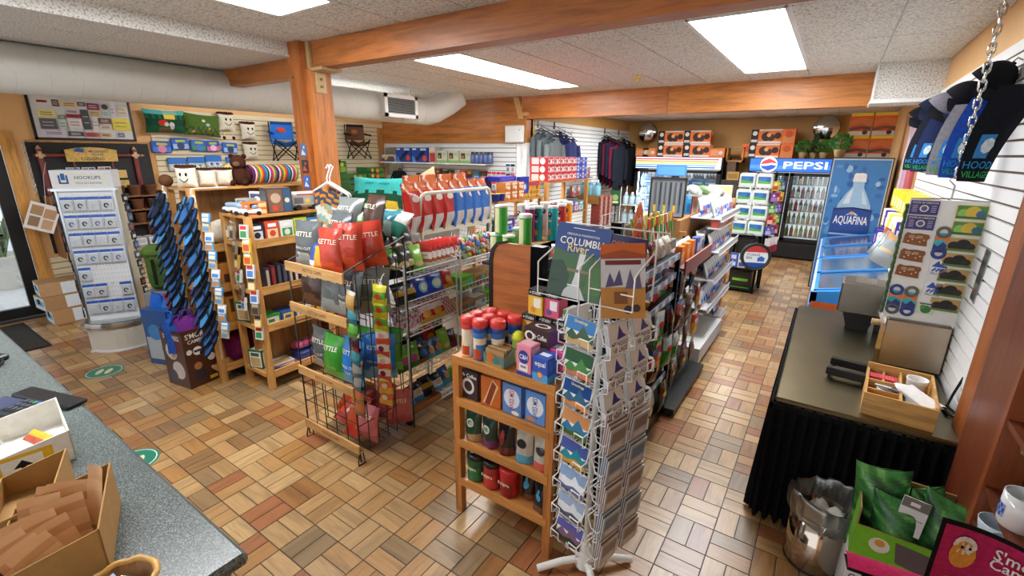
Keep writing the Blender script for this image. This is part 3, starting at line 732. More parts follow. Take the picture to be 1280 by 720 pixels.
def smore(label, loc, rz, sc=1.0, legs=True, face=True, roll=0.0):
    t = T('marshmallow_plush', label, 'plush toy', loc, rz, 'marshmallow plush toys'); t.scale = (sc,) * 3; t.rotation_euler = (0, roll, rz)
    cf = lambda u, v: '5a3524' if v > .90 else 'ece6d2'
    O('body', pillow(.24, .26, .13, cf, [(.36, .62, .06, .09, '1c1a1a'), (.66, .62, .06, .09, '1c1a1a')] if face else [], name='body', mats='plush'), parent=t)
    if face: O('smile', G().tube([((u - .5) * .24, -.071 + .012 * abs(u - .5) * 4, -.02 - .035 * (1 - ((u - .5) / .2) ** 2)) for u in (.30, .37, .44, .5, .56, .63, .70)], .005, 5, '20404a'), 'cloth', t)
    O('crust', G().tube([((u - .5) * .23, 0.0 + .02 * math.sin(u * 40), .122 + .008 * math.sin(u * 60)) for u in [q / 16 for q in range(17)]], .014, 6, '4a2a1c'), 'plush', t)
    if legs:
        for x in (-.06, .06):
            lg = O('leg', G().tube([(x, 0, -.12), (x * 1.1, -.01, -.17), (x * 1.15, -.01, -.22)], .009, 6, 'e0d8c0'), 'plush', t)
            O('foot', G().ell(x * 1.15, -.015, -.235, .022, .022, .026, '4a2a1c'), 'plush', lg)
smore('winking marshmallow plush on the cream slatwall beside the olive pillow', (XL + .11, 2.59, 2.40), R90)
smore('laughing marshmallow plush on the cream slatwall near the duct', (XL + .11, 2.90, 2.28), R90, 1, False)
smore('smiling marshmallow plush hanging lowest on the cream slatwall', (XL + .11, 2.90, 1.98), R90, .98, False)
# packaged items on hooks, two rows
def pouch(w, h, c1, c2, c3):
    g = G().rbox(-w / 2, -.05, 0, w / 2, 0, h, c1, .012)
    g.face_prints((-w / 2, -.05, 0), (1, 0, 0), (0, 0, 1), w, h, [('r', .06, .08, .94, .5, c2), ('c', .5, .34, .22, c3), ('r', .25, .66, .78, .86, 'b8cc48')])
    return g.mesh('packaged_float', 'gloss')
pk = [pouch(.24, .155, '1f5cc0', '3a7ad8', 'e08ab4'), pouch(.22, .155, '2463c8', '9ec4e8', '2a3a6a'), pouch(.20, .16, '2a6ac4', '3f9a58', '4a78d0'), pouch(.20, .16, '1f55b4', 'c86a9a', 'e8c0d4')]
for k, (y, z, m) in enumerate(((1.70, 1.94, 0), (1.94, 1.985, 1), (2.17, 1.965, 2), (2.37, 1.96, 3), (2.61, 1.94, 1))):
    put(pk[m], 'packaged_float', '%s blue packet in the upper packet row on the cream slatwall' % ORD[k], 'packet', (XL + .021, y, z), R90, 0, 'blue packets on the cream slatwall', .03 * (-1) ** k)
pk2 = []
for c in ('c85a5a', '8ab87a', '4a6ac8', 'c87ab0'):
    g = G().rbox(-.11, -.045, 0, .11, 0, .18, 'c4cfd4', .012).rbox(-.112, -.048, .09, .112, .002, .185, '2f74c8', .01)
    for q in range(5): g.ell(-.08 + q * .04, -.047, .045 + .02 * (q % 2), .022, .012, .02, c if q % 2 else 'e4e8e4', 0, 8, 5)
    pk2.append(g.mesh('packaged_toy', 'gloss'))
for k, (y, z) in enumerate(((1.86, 1.69), (2.11, 1.70), (2.35, 1.72), (2.64, 1.70))):
    put(pk2[k], 'packaged_toy', '%s blue-topped clear packet in the lower packet row on the cream slatwall' % ORD[k], 'packet', (XL + .021, y, z), R90, 0, 'clear packets on the cream slatwall')

# child's folding chairs hung on the slatwall
def kid_chair(label, loc, rz, c, c2, deco):
    t = T('folding_chair', label, 'chair', loc, rz, 'folding chairs on the slatwall')
    O('backrest', G().grid(lambda u, v: ((u - .5) * (.36 - .04 * v), .05 + .04 * math.cos(PI * (u - .5)) - .02 * v, .02 + v * .28), 8, 6, lambda u, v: c2 if v > .9 or u < .06 or u > .94 else c), 'cloth', t)
    O('back_print', G().ell(-.0, .065, .17, .07, .012, .045, deco, 0, 10, 5), 'cloth', t)
    O('seat', G().grid(lambda u, v: ((u - .5) * .36, .06 - v * .30, .02 - .07 * math.sin(PI * v) - .05 * math.sin(PI * u)), 8, 6, c), 'cloth', t)
    for s in (-1, 1): O('armrest', G().tube([(s * .19, .08, .14), (s * .20, -.06, .12), (s * .19, -.24, .10)], .016, 6, c2), 'cloth', t)
    fr = G()
    for y in (-.22, .06): fr.tube([(-.17, y, -.30), (.17, y, .02)], .009, 6, '17181a').tube([(.17, y + .012, -.30), (-.17, y + .012, .02)], .009, 6, '17181a')
    for s in (-1, 1): fr.tube([(s * .17, .07, -.30), (s * .17, -.23, .02)], .009, 6, '17181a').tube([(s * .172, -.23, -.30), (s * .172, .07, .02)], .009, 6, '17181a').tube([(s * .175, .07, -.02), (s * .175, .08, .30)], .009, 6, '17181a')
    O('leg_frame', fr, 'metal', t)
    O('wall_hook', G().cyl((-.1, .09, .29), (-.1, .36, .29), .006, 6, '9a9a9a'), 'metal', t)
    for s in (-1, 1):
        for y in (-.22, .06): O('foot', G().cbox(s * .17, y, -.315, .03, .03, .02, '17181a'), 'plastic', t)
kid_chair("blue child's folding chair with red print on the cream slatwall", (XL + .30, 3.35, 2.14), R90 - .3, '2f6fc4', '1f3f80', 'c84a3a')
kid_chair("second blue child's folding chair half hidden behind the wood post", (XL + .30, 3.88, 2.16), R90 - .3, '2f6fc4', '1f3f80', 'd8c0a0')
kid_chair('brown and black folding chair on the slatwall right of the post', (XL + .30, 4.80, 2.17), R90 - .3, '6a4a38', '241c1a', 'a86a3a')
# cartons with green wrap in the corner
gm = pbox(.38, .34, .105, '2c6a34', [('r', 0, .0, 1, .35, '2a2c26'), ('c', .3, .5, .09, 'd8a030'), ('c', .62, .4, .11, 'd07a2a'), ('r', .74, .2, .98, .8, '4a8a3a')], mats='gloss', name='green_carton')
for c in range(2):
    for r in range(6 if c else 5):
        put(gm, 'green_carton', '%s green carton from the bottom, %s stack in the slatwall corner' % (ORD[r], ['left', 'right'][c]), 'carton', (XL + .34, 4.62 + .41 * c, 1.05 + r * .108), R90, 0, 'green cartons in the corner')
t = T('corner_stand', 'low wooden stand under the green cartons in the corner', 'stand', (XL + .34, 4.83, 0))
O('top', G().box(-.2, -.45, 1.02, .2, .45, 1.048, 'b08a58'), 'wood_y', t)
for sx in (-.18, .18):
    for sy in (-.42, .42): O('leg', G().cbox(sx, sy, 0, .04, .04, 1.02, 'a07a48'), 'wood_z', t)
for k, (y, z, c, c2) in enumerate(((4.52, 1.64, '3a7a3a', '88b848'), (4.40, 1.66, '2a5a30', '6aa040'))):
    put(pbox(.2, .12, .22, c, [('r', .1, .1, .9, .5, c2), ('c', .5, .7, .2, 'd8c850')], mats='gloss', name='green_packet'), 'green_packet', '%s green packet beside the folding chair' % ['upright', 'far'][k], 'packet', (XL + .12, y, z - .05), R90)
# ================================================================ pine shelf units, sandals, plush and games
PINE, PINE2 = 'cf9a58', 'c08a48'
def shelf_unit(name, label, x0, y0, x1, y1, h, zs, lip=True, back=False):
    """pine gondola: corner posts, shelf boards with lips"""
    t = T(name, label, 'shelf unit', ((x0 + x1) / 2, (y0 + y1) / 2, 0)); w, d = x1 - x0, y1 - y0
    for sx in (-1, 1):
        for sy in (-1, 1): O('post', G().cbox(sx * (w / 2 - .02), sy * (d / 2 - .025), 0, .04, .05, h, PINE), 'wood_z', t)
    for z in zs:
        b = O('shelf_board', G().box(-w / 2 + .005, -d / 2 + .005, z - .02, w / 2 - .005, d / 2 - .005, z, PINE2), 'wood_y', t)
        if lip and z < h - .05:
            O('lip', G().box(w / 2 - .004, -d / 2 + .05, z - .035, w / 2 + .012, d / 2 - .05, z + .03, PINE), 'wood_y', b)
            O('lip', G().box(-w / 2 + .05, -d / 2 - .004, z - .03, w / 2 - .05, -d / 2 + .01, z + .005, PINE), 'wood_x', b)
    if back: O('back_board', G().box(-.006, -d / 2 + .02, .1, .006, d / 2 - .02, h - .02, '9a6c3a'), 'wood_z', t)
    return t
D1 = shelf_unit('pine_shelf_unit', 'taller pine shelf unit behind the sandals with plush toys on top', -1.92, .50, -1.50, 1.62, 1.69, [.14, .50, .85, 1.2, 1.69], True, True)
D2 = shelf_unit('pine_shelf_unit', 'pine shelf unit with board games left of the chip rack', -1.45, .68, -1.04, 1.36, 1.49, [.14, .56, .88, 1.27, 1.49], True, True)

# things on top of the tall unit
smore('plain marshmallow plush, middle of three on top of the pine unit', (-1.60, .70, 1.765), R90 - .6, .58, False, False)
smore('plain marshmallow plush right of the others beside the brown bear', (-1.60, .83, 1.765), R90 - .5, .58, False, False)
smore('marshmallow plush with brown patches at the near end of the pine unit', (-1.62, .56, 1.775), R90 - .9, .68, False, True)
t = T('bear_plush', 'dark brown bear plush with yellow tag on top of pine unit', 'plush toy', (-1.60, .965, 1.69), R90 - .7)
t.scale = (.82,) * 3
O('body', G().ell(0, 0, .10, .085, .075, .11, '4a2a1e', 0, 14, 10), 'plush', t)
hd = O('head', G().ell(0, -.02, .235, .078, .07, .075, '4a2a1e', 0, 14, 10), 'plush', t)
O('muzzle', G().ell(0, -.085, .22, .035, .03, .028, '7a5a48', 0, 10, 8), 'plush', hd)
for s in (-1, 1):
    O('ear', G().ell(s * .06, 0, .295, .026, .016, .026, '3a2018', 0, 8, 6), 'plush', hd)
    O('arm', G().ell(s * .085, -.03, .11, .03, .035, .07, '45271c', 0, 8, 6), 'plush', t)
    O('leg', G().ell(s * .06, -.075, .035, .038, .06, .036, '45271c', 0, 8, 6), 'plush', t)
O('tag', G().box(-.105, -.09, .16, -.055, -.085, .21, 'e0c040'), 'paper', t)
t = T('striped_blanket', 'rolled rainbow striped blanket on top of the pine unit', 'blanket', (-1.62, 1.25, 1.69), 0.1)
strp = ['7a2a6a', '3a2a6a', 'e8e0d0', 'c83a5a', '2a8a4a', 'e0c83a', 'e07a2a', 'c83030', '2a6ab0', '3aa0b0', '222228', 'e0e0d8', '8a3a8a', 'd84a7a', 'e0b83a', '3a9a4a']
O('roll', G().grid(lambda u, v: ((.085 + .006 * math.sin(6 * PI * u)) * math.cos(2 * PI * u) * (1 - .0 * v), (v - .5) * .46, .088 + .082 * math.sin(2 * PI * u)), 18, 32, lambda u, v: strp[int(v * 32) % 16], wrapu=True), 'cloth', t)
for s in (-1, 1): O('fold_end', G().tube([(.07 * (1 - k / 22) * math.cos(k * .7), s * .232, .088 + .07 * (1 - k / 22) * math.sin(k * .7)) for k in range(20)], .008, 5, '7a2a6a'), 'cloth', t)
# brown plush in the near end, sandals on two hanging strips
put(G().ell(0, 0, .05, .06, .05, .05, '6a4630', 0, 12, 8).mesh('brown_plush', 'plush'), 'brown_plush', 'small brown plush on the near end of the pine unit', 'plush toy', (-1.84, .49, 1.69), 0, 0)
def sandal(c1, c2):
    g = G(); pts = [(.035 * math.cos(a) * (1 + .15 * math.sin(a)), .115 * math.sin(a)) for a in [2 * PI * k / 14 for k in range(14)]]
    g.prism(pts, 2, 0, .014, c1); g.prism([(x * .9, y * .95) for x, y in pts], 2, .014, .019, c2)
    g.tube([(0, .065, .018), (.02, .03, .038), (.034, -.01, .018)], .006, 5, c1).tube([(0, .065, .018), (-.02, .03, .038), (-.034, -.01, .018)], .006, 5, c1)
    return g.mesh('flip_flop', 'rubber')
sm_ = [sandal('10161f', '1f4478'), sandal('121924', '3573a6'), sandal('0a0e14', '18233a'), sandal('131b28', '265488')]
for s, (x0, zt, n, c) in enumerate(((-1.83, 1.60, 14, 'left'), (-1.33, 1.60, 14, 'right'))):
    y0 = .40
    t = T('hanging_strip', 'white %s plastic strip that carries the hanging blue sandals' % c, 'clip strip', (x0, y0 + .06, zt))
    O('strap', G().box(-.012, -.002, -1.3 if s else -1.05, .012, .002, .06, 'e2e4e4'), 'plastic', t)
    O('hook', G().tube([(0, .26 if s else .06, .10), (0, 0, .10), (0, -.01, .06)], .005, 6, 'd8dada').box(-.03, -.004, .0, .03, .004, .05, 'eceded'), 'plastic', t)
    for k in range(n):
        for q in (-1, 1):
            put(sm_[(k + (q > 0) * 2 + s) % 4], 'flip_flop', '%s sandal of the %s pair down the %s hanging strip' % ('left' if q < 0 else 'right', ORD[k], c), 'sandal', (x0 + q * .045 + RN.uniform(-.008, .008), y0 + .0 + RN.uniform(-.01, .01), zt - .06 - k * (.082 if s else .068)), .25 * q + RN.uniform(-.15, .15), 1.05, 'blue sandals on hanging strips', .12 * q)
# strip of small packets beside the sandals
pkk = [pbox(.075, .012, .07, c, [('r', .1, .1, .9, .5, c2), ('r', .1, .62, .9, .9, 'f0f0ee')], mats='gloss', name='small_packet') for c, c2 in (('4a90c8', 'd8d0b0'), ('c8a870', '5a90c0'), ('e0e0dc', '3a78b8'), ('6aa8c8', 'c07a4a'))]
for k in range(14): put(pkk[k % 4], 'small_packet', '%s small packet from the top on the strip right of the sandals' % ORD[k], 'packet', (-1.17 - .02 * (k % 2), .455, 1.46 - k * .072), .3, -.2, 'small packets on the strip by the sandals')
# shelves of the tall unit, seen between the units
put(G().ell(0, 0, .10, .13, .07, .10, 'ccc4b2', 0, 14, 10).mesh('grey_cushion', 'cloth'), 'grey_cushion', 'round grey cushion on the top shelf inside the tall pine unit', 'cushion', (-1.58, .74, 1.22), R90, 0)
put(pbox(.30, .16, .18, 'c07a2c', [('r', .05, .1, .95, .5, '4a2a18')]), 'kibble_box', 'orange brown box under the grey cushion in the tall pine unit', 'box', (-1.60, .80, .87), R90, 0)
put(G().ell(0, 0, .09, .15, .08, .09, 'd8d0c0', 0, 14, 8).mesh('white_cushion', 'plush'), 'white_cushion', 'white fluffy cushion in the middle of the tall pine unit', 'cushion', (-1.59, 1.16, .87), R90, 0)
put(pbox(.26, .2, .24, 'c88a34', [('r', .1, .4, .9, .9, '5a3a1a'), ('c', .5, .25, .15, 'e8c060')]), 'orange_carton', 'orange carton on the second shelf of the tall pine unit', 'box', (-1.62, .78, .52), R90, 0)
put(pbox(.30, .2, .22, '7a1f5a', [('r', .1, .2, .9, .8, '8e2a6a')], mats='cloth', name='tote_bag'), 'tote_bag', 'folded magenta tote on the lowest shelf of the tall pine unit', 'bag', (-1.66, .80, .16), R90, 0)
put(pbox(.30, .25, .10, '1c1a1c', [('r', .1, .2, .9, .8, '2a282c')], mats='gloss'), 'black_tray', 'black tray on the floor under the tall pine unit', 'tray', (-1.68, .85, 0.0), R90, 0)

# board games and toys on the second pine unit
gm1 = pbox(.20, .14, .20, '4a4440', [('r', .05, .05, .62, .95, '7a5a48'), ('c', .35, .6, .2, 'b8a088'), ('r', .66, .05, .95, .95, '3a5a7a'), ('c', .8, .5, .1, 'd8c8a8'), ('r', .2, .1, .4, .3, 'c84a3a')], [('r', .1, .1, .9, .9, '5f6a74')], top=[('r', .05, .05, .95, .95, '8a8478')], mats='gloss', name='board_game')
put(gm1, 'board_game', 'tall dark board game box on top of the pine games unit', 'board game', (-1.14, 1.00, 1.49), R90 - .15)
g = G().rbox(-.13, -.05, .02, .13, .05, .15, 'c9c8c4', .02).box(-.10, -.052, .05, .10, -.048, .12, 'b4b0a8')
g.face_prints((-.13, -.053, .02), (1, 0, 0), (0, 0, 1), .26, .13, [('r', .1, .25, .4, .65, '6a6a70'), ('c', .55, .4, .08, 'e0c040'), ('r', .65, .3, .9, .7, '9aa4b0'), ('r', .2, .78, .8, .88, 'b85a4a')])
for s in (-.07, .07): g.cyl((s, -.055, .02), (s, .055, .02), .025, 12, '2a2a2c')
put(g.mesh('camper_toy_tin', 'gloss'), 'camper_toy_tin', 'silver camper shaped tin on top of the pine games unit', 'tin', (-1.13, 1.24, 1.495), R90 - .15)
for k, (x, y, c) in enumerate(((-1.12, .80, 'd86a2a'), (-1.12, .80, 'e07a34'))): put(pbox(.15, .11, .05, c, [('r', .1, .2, .5, .8, '3a2a20'), ('r', .55, .2, .95, .8, 'f0c890')], mats='gloss'), 'puzzle_box', '%s orange puzzle box at the near corner of the games unit top' % ['lower', 'upper'][k], 'box', (x, y, 1.49 + .051 * k), R90 - .1 + k * .1)
cr = G().rbox(-.07, -.03, .012, .07, .03, .05, 'd8d8dc', .01).rbox(-.04, -.026, .05, .045, .026, .085, '8aa0b8', .01)
for s in (-.045, .045): cr.cyl((s, -.034, .016), (s, .034, .016), .017, 10, '1c1c1e')
crm = cr.mesh('toy_car', 'gloss')
for k in range(4): put(crm, 'toy_car', '%s silver toy car on the near edge of the games unit top' % ORD[k], 'toy car', (-1.36 + .09 * k, .74 + .02 * (k % 2), 1.49 + (.0 if k < 3 else .0)), .4 + .3 * k, 0, 'toy cars on the games unit')
put(pbox(.12, .10, .11, 'b8b4ac', [('r', .1, .1, .9, .9, '6a7a88'), ('c', .5, .5, .3, 'd8d0c0')], mats='gloss'), 'toy_box', 'small grey toy box behind the toy cars on the games unit', 'box', (-1.35, .86, 1.49), .3)
put(pbox(.22, .04, .16, 'f0f0f0', [('r', .05, .1, .95, .9, '4a4a70'), ('c', .4, .5, .2, 'e8e8e8'), ('c', .68, .5, .2, 'e8e8e8')], mats='gloss'), 'toy_blister', 'white toy card with two round windows above the toy cars', 'toy', (-1.30, .96, 1.49), .2)
games = [('2a2c34', 'c8c8d0', 'dark'), ('c84a30', 'e8c8a0', 'red fox'), ('e0e0dc', '3a9a4a', 'white and green'), ('b8c83a', '3a5a9a', 'lime green'), ('4a8ac0', 'e8e0c0', 'blue')]
for k, (c, c2, nm) in enumerate(games):
    put(pbox(.115, .16, .15 + .01 * (k % 2), c, [('r', .12, .15, .88, .6, c2), ('r', .2, .7, .8, .88, 'f0f0ec'), ('c', .5, .38, .22, c)], mats='gloss', name='game_box'), 'game_box', nm + ' game box on the upper shelf of the games unit', 'game', (-1.13, .76 + .125 * k, 1.275), R90)
for k in range(7): put(pbox(.035, .14, .17 + .012 * (k % 3), RN.choice(['2a2a30', '8a2a2a', '3a3a4a', 'd8d4cc', '6a2a30']), [('r', .2, .1, .8, .9, RN.choice(['c8b8a0', 'd8d8d8', '9a3a3a', '5a5a6a']))], mats='gloss', name='book'), 'book', '%s upright book from the left on the games unit middle shelf' % ORD[k], 'book', (-1.13, .80 + .05 * k, .885), R90, 0, 'books on the games unit')
for k, (c, c2) in enumerate((('3a8a3a', 'd8d8d8'), ('2f5aa8', 'e8c840'), ('d8d8d4', '3a6ab8'), ('d0b83a', 'c84a3a'))): put(pbox(.13, .15, .09, c, [('r', .1, .15, .9, .8, c2), ('r', .2, .3, .6, .6, c)], mats='gloss', name='card_game'), 'card_game', '%s low game box on the third shelf of the games unit' % ORD[k], 'game', (-1.13, .79 + .145 * k, .565), R90)
t = T('ball_bin', 'purple wire bin of pink balls low in the games unit', 'bin', (-1.14, 1.12, .14), R90)
for z in (.02, .08, .14): O('hoop', G().tube([(-.13, -.08, z), (.13, -.08, z), (.13, .08, z), (-.13, .08, z)], .004, 5, '5a4a9a', closed=True), 'wire', t)
O('liner', G().box(-.12, -.075, 0, .12, .075, .09, '4a5aa0'), 'plastic', t)
for k in range(8): put(G().ell(0, 0, 0, .038, .038, .036, ['b84a6a', 'c85a7a', '9a3a5a'][k % 3], 0, 10, 7).mesh('pink_ball', 'rubber'), 'pink_ball', '%s pink ball in the purple bin of the games unit' % ORD[k], 'ball', (-1.18 + .075 * (k % 2), 1.02 + .062 * (k // 2), .27 + .02 * (k % 2)), 0, 0, 'pink balls in the purple bin')
for k in range(6): put(pbox(.20, .15, .008, ['d8d4d0', '8a3a3a', '3a4a8a', 'e0d8c0', 'c86a4a', 'b8c0d0'][k], [], top=[('r', .1, .1, .9, .7, RN.choice(['5a7ab0', 'c8a060', '8a4a7a']))], mats='gloss', name='magazine'), 'magazine', '%s magazine up the pile on the lowest shelf of the games unit' % ORD[k], 'magazine', (-1.14, .84, .141 + .009 * k), R90 + RN.uniform(-.25, .25), 0, 'magazines on the games unit')
# green boxes and hung packets on the near end
gb = pbox(.14, .12, .17, '1f6a4a', [('r', .08, .08, .92, .92, 'e8e6da'), ('r', .15, .12, .85, .6, 'c8a870'), ('r', .2, .68, .8, .86, '1f6a4a')], [('r', .1, .1, .9, .9, 'e8e6da'), ('r', .2, .2, .8, .8, 'b89868')], top=[('r', .1, .1, .9, .9, 'c8b898')], name='green_game_box')
put(gb, 'green_game_box', 'green and cream game box on the lowest end shelf', 'game', (-1.28, .75, .141), .35)
put(gb, 'green_game_box', 'green and cream game box on the second end shelf', 'game', (-1.36, .745, .565), .35)
hp = [pbox(.07, .02, .11, c, [('r', .1, .1, .9, .55, c2), ('r', .1, .65, .9, .92, c3)], mats='gloss', name='hang_packet') for c, c2, c3 in (('d8d8d4', '3a8a4a', 'c83a3a'), ('c89a4a', 'e8d8b0', '3a3a3a'), ('8a7a68', '4a4038', 'd8c8b0'), ('e0c040', 'c84a2a', 'f0f0f0'), ('e8e8e8', '4a7ac0', 'c83a3a'))]
for k in range(9): put(hp[(0, 3, 3, 4, 1, 4, 2, 1, 0)[k]], 'hang_packet', '%s packet down the clip strip on the games unit corner' % ORD[k], 'packet', (-1.05 + .01 * (k % 2), .655, 1.32 - k * .105), .35, -.15, 'packets on the games unit strip')
for k in range(6): put(hp[(2, 2, 1, 0, 2, 4)[k]], 'hang_packet', '%s packet down the left strip on the games unit end' % ORD[k], 'packet', (-1.24, .655, 1.30 - k * .12), -.1, -.15, 'packets on the games unit strip')
for k in range(4): put(pbox(.09, .07, .11, ['2a2a2c', 'e0e0da', '5a6a78', 'b8a888'][k], [('r', .15, .15, .85, .7, ['8a8a8a', '6a8a5a', 'd8d8d8', '7a5a3a'][k])], mats='gloss'), 'toy_box', '%s small box on the end shelf of the games unit' % ORD[k], 'box', (-1.40 + .06 * (k % 2), .735, (.885, .885, 1.275, 1.275)[k]), .2 * k)

# dump bin with totes, green backpack
t = T('dump_bin', 'brown printed cardboard dump bin on the floor full of blue totes', 'dump bin', (-1.78, .40, 0), .16)
prt = [('r', 0, 0, 1, .80, '4a2a1e'), ('p', [(0, .80), (1, .80), (1, .96), (.5, 1.0), (0, .93)], '54301f'), ('c', .42, .62, .15, 'e8e4e0'), ('r', .30, .60, .54, .64, '24242a'), ('c', .82, .44, .13, 'e4e0dc'), ('c', .15, .63, .09, 'dcd8d2'), ('c', .35, .36, .13, 'b07a4a'), ('c', .38, .20, .19, '2a2a3a'), ('c', .8, .25, .05, 'e0dcd6'), ('t', 'S\'MORES', .5, .90, .085, 'f0ece4', .8), ('t', 'CAMPING', .5, .80, .06, 'f0ece4', .7), ('r', .66, .05, .92, .11, 'e8b83a')]
prl = [('r', 0, 0, 1, .95, '5a4a50'), ('c', .4, .62, .26, 'e4e0e0'), ('c', .6, .30, .28, 'dcd8dc'), ('c', .3, .18, .2, '4a5a7a'), ('c', .72, .75, .2, '6a3a2a'), ('t', 'S\'MORES', .5, .88, .08, 'f0ece4', .85)]
g = G()
for (a, b, c, d) in ((-.15, -.13, .15, -.12), (-.15, .12, .15, .13), (-.15, -.12, -.14, .12), (.14, -.12, .15, .12)): g.box(a, b, 0, c, d, .52, '4a2a1e')
g.face_prints((-.15, -.13, 0), (1, 0, 0), (0, 0, 1), .30, .52, prl); g.face_prints((.15, -.13, 0), (0, 1, 0), (0, 0, 1), .26, .52, prt)
O('bin', g, 'gloss', t)
def tote(c, c2, w=.22, h=.26, seed=1):
    return bag(w, h, .13, lambda u, v: c2 if .3 < v < .5 and .3 < u < .7 else c, seed=seed, mats='cloth', name='tote_bag', crimp=.02, flat_bottom=True)
for k, (x, y, z, c, c2, lab) in enumerate(((-1.86, .34, .34, '2a62c0', '3a86d8', 'front blue'), (-1.92, .42, .36, '2f6cd0', '4a9ae0', 'rear blue'), (-1.73, .40, .36, '6a2a7a', '8a3a9a', 'purple'), (-1.77, .33, .32, '244a98', '3a6ac0', 'dark blue'))):
    put(tote(c, c2, .2, .26, k), 'tote_bag', lab + ' cloth tote sticking out of the brown dump bin', 'tote bag', (x, y, z), .3 + .5 * k, -.1)
    g = G().tube([(-.05, -.03, .24), (-.03, -.05, .31), (.03, -.05, .31), (.05, -.03, .24)], .008, 5, c)
    O('handle', g, 'cloth', bpy.context.scene.objects[-1] if 0 else [o for o in COL.objects if o.name.startswith('tote_bag')][-1])
t = T('blue_bin', 'blue dump bin behind the brown bin with blue totes', 'dump bin', (-2.40, .50, 0), .35)
O('bin', G().box(-.16, -.14, 0, .16, .14, .55, '2a5a9a').face_prints((-.16, -.14, 0), (1, 0, 0), (0, 0, 1), .32, .55, [('r', .05, .1, .95, .5, 'b8c4d0'), ('c', .4, .6, .25, '3a8ad0'), ('c', .7, .3, .15, '4a4a5a')]), 'gloss', t)
for k in range(3): put(tote(['2a6ad0', '3a80d8', 'c82a3a'][k], ['4a9ae8', '2f6ac0', 'a02030'][k], .22, .25, 7 + k), 'tote_bag', ['left bright blue', 'right bright blue', 'red'][k] + ' tote sticking out of the blue bin', 'tote bag', (-2.48 + .08 * k, .46 + .05 * k, .42), .4 * k, 0)
t = T('backpack', 'olive green backpack hanging between the stand and the sandals', 'backpack', (-2.84, .74, .60), .9)
O('body', G().rbox(-.2, -.1, 0, .2, .1, .42, '4f6a2e', .07), 'cloth', t)
O('pocket', G().rbox(-.15, -.16, .03, .15, -.09, .22, '46602a', .03), 'cloth', t)
O('flap', G().rbox(-.205, -.125, .33, .205, .11, .46, '587434', .05), 'cloth', t)
O('strap', G().box(-.10, -.165, .08, -.07, -.16, .34, '20241c').box(.07, -.165, .08, .10, -.16, .34, '20241c'), 'cloth', t)
t = T('grey_pedestal', 'plain grey pedestal on the floor under the green backpack', 'pedestal', (-2.86, .76, 0), .9)
O('body', G().rbox(-.24, -.16, 0, .24, .16, .60, '8e8f8e', .02), 'paint', t)
# ================================================================ chip rack and candy racks
def kettle(c, c2, txt, w=.24, h=.295, d=.105, seed=0, sub=None):
    t = [('KETTLE', .5, .72, .10, 'efe8d2', .8)]
    if txt: t.append((txt, .5, .42, .055, 'f4f0e4', .7))
    if sub: t.append((sub, .5, .30, .05, 'f4f0e4', .6))
    return bag(w, h, d, lambda u, v: c2 if v < .22 or (v < .34 and .25 < u < .75) else c, t, seed=seed, name='chip_bag')
rk = T('chip_rack', 'black wire chip rack with wooden shelf fronts facing the counter', 'wire rack', (.115, .72, 0))
BLK = '1d1d1f'
g = G()
fx0, fx1, fy, by = -.285, .285, -.24, .24
ob = G()
for sx in (fx0, fx1):
    ob2 = G().tube([(sx, fy, .02), (sx, fy, 1.30 if sx < 0 else 1.30), (sx + (0 if sx > 0 else .0), by, 1.45), (sx, by, .02)], .006, 6, BLK)
    ob2.tube([(sx, fy, .10), (sx + .0, fy - .02, .03), (sx, fy - .02, .0), (sx, fy + .03, .0), (sx, fy + .02, .08)], .005, 6, BLK)
    O('side_frame', ob2, 'wire', rk)
    for k in range(5): O('side_wire', G().cyl((sx, fy + .08 * (k + 1), .08), (sx, fy + .08 * (k + 1), 1.32), .0035, 5, BLK), 'wire', rk)
    for z in (.28, .42, .74, .88, 1.12): O('side_wire', G().cyl((sx, fy, z), (sx, by, z), .0035, 5, BLK), 'wire', rk)
for k in range(6):
    x = fx0 + (fx1 - fx0) * k / 5
    O('front_wire', G().cyl((x, fy, .10), (x, fy, .52), .0035, 5, BLK), 'wire', rk)
    O('back_wire', G().cyl((x, by, .05), (x, by, 1.45), .0035, 5, BLK), 'wire', rk)
for z in (.30, .44): O('front_wire', G().cyl((fx0, fy, z), (fx1, fy, z), .0035, 5, BLK), 'wire', rk)
for k, z in enumerate((.11, .53, .99, 1.265)):
    w_ = O('shelf_front', G().box(fx0 - .01, fy - .018, z - .025, fx1 + .01, fy - .004, z + .035, 'c89a62'), 'wood_x', rk)
    O('stamped_letters', G().text('KETTLE CHIPS', ((fx0 + fx1) / 2, fy - .0186, z + .005), (1, 0, 0), (0, 0, 1), .022, '6a4526', .46), 'paper', w_)
    sh = G()
    for q in range(8): sh.cyl((fx0, fy + .06 * q + .02, z - .02), (fx1, fy + .06 * q + .02, z - .02), .0035, 5, BLK)
    O('wire_shelf', sh, 'wire', rk)
def kb(me, label, x, y, z, rz=0, tilt=-.12, roll=0): put(me, 'chip_bag', label, 'chip bag', (x, y, z), rz, tilt, 'chip bags on the wire rack', roll)
K_salt = kettle('5a5f62', 'a8aaa6', 'KRINKLE CUT', seed=1, sub='SALT PEPPER'); K_brn = kettle('4a332a', '6a4a38', None, seed=2)
K_grn = kettle('3f9a34', '6ab84a', None, seed=3); K_blu = kettle('2a78c8', '4aa8e0', 'KRINKLE CUT', .23, .31, .10, 4, 'SEA SALT')
K_red = kettle('c8402a', 'd8532e', None, .19, .29, .08, 5); K_gry = kettle('6f7674', '9aa09c', None, seed=6); K_wht = kettle('e4e2dc', 'c83a34', None, .16, .22, .06, 7)
K_org = bag(.12, .17, .06, bands((.3, 'd07a20'), (1, 'e09a2a')), [], seed=8, name='chip_bag'); K_nvy = bag(.13, .18, .06, bands((.35, 'e8e8ec'), (1, '2a4a9a')), [], seed=9, name='chip_bag')
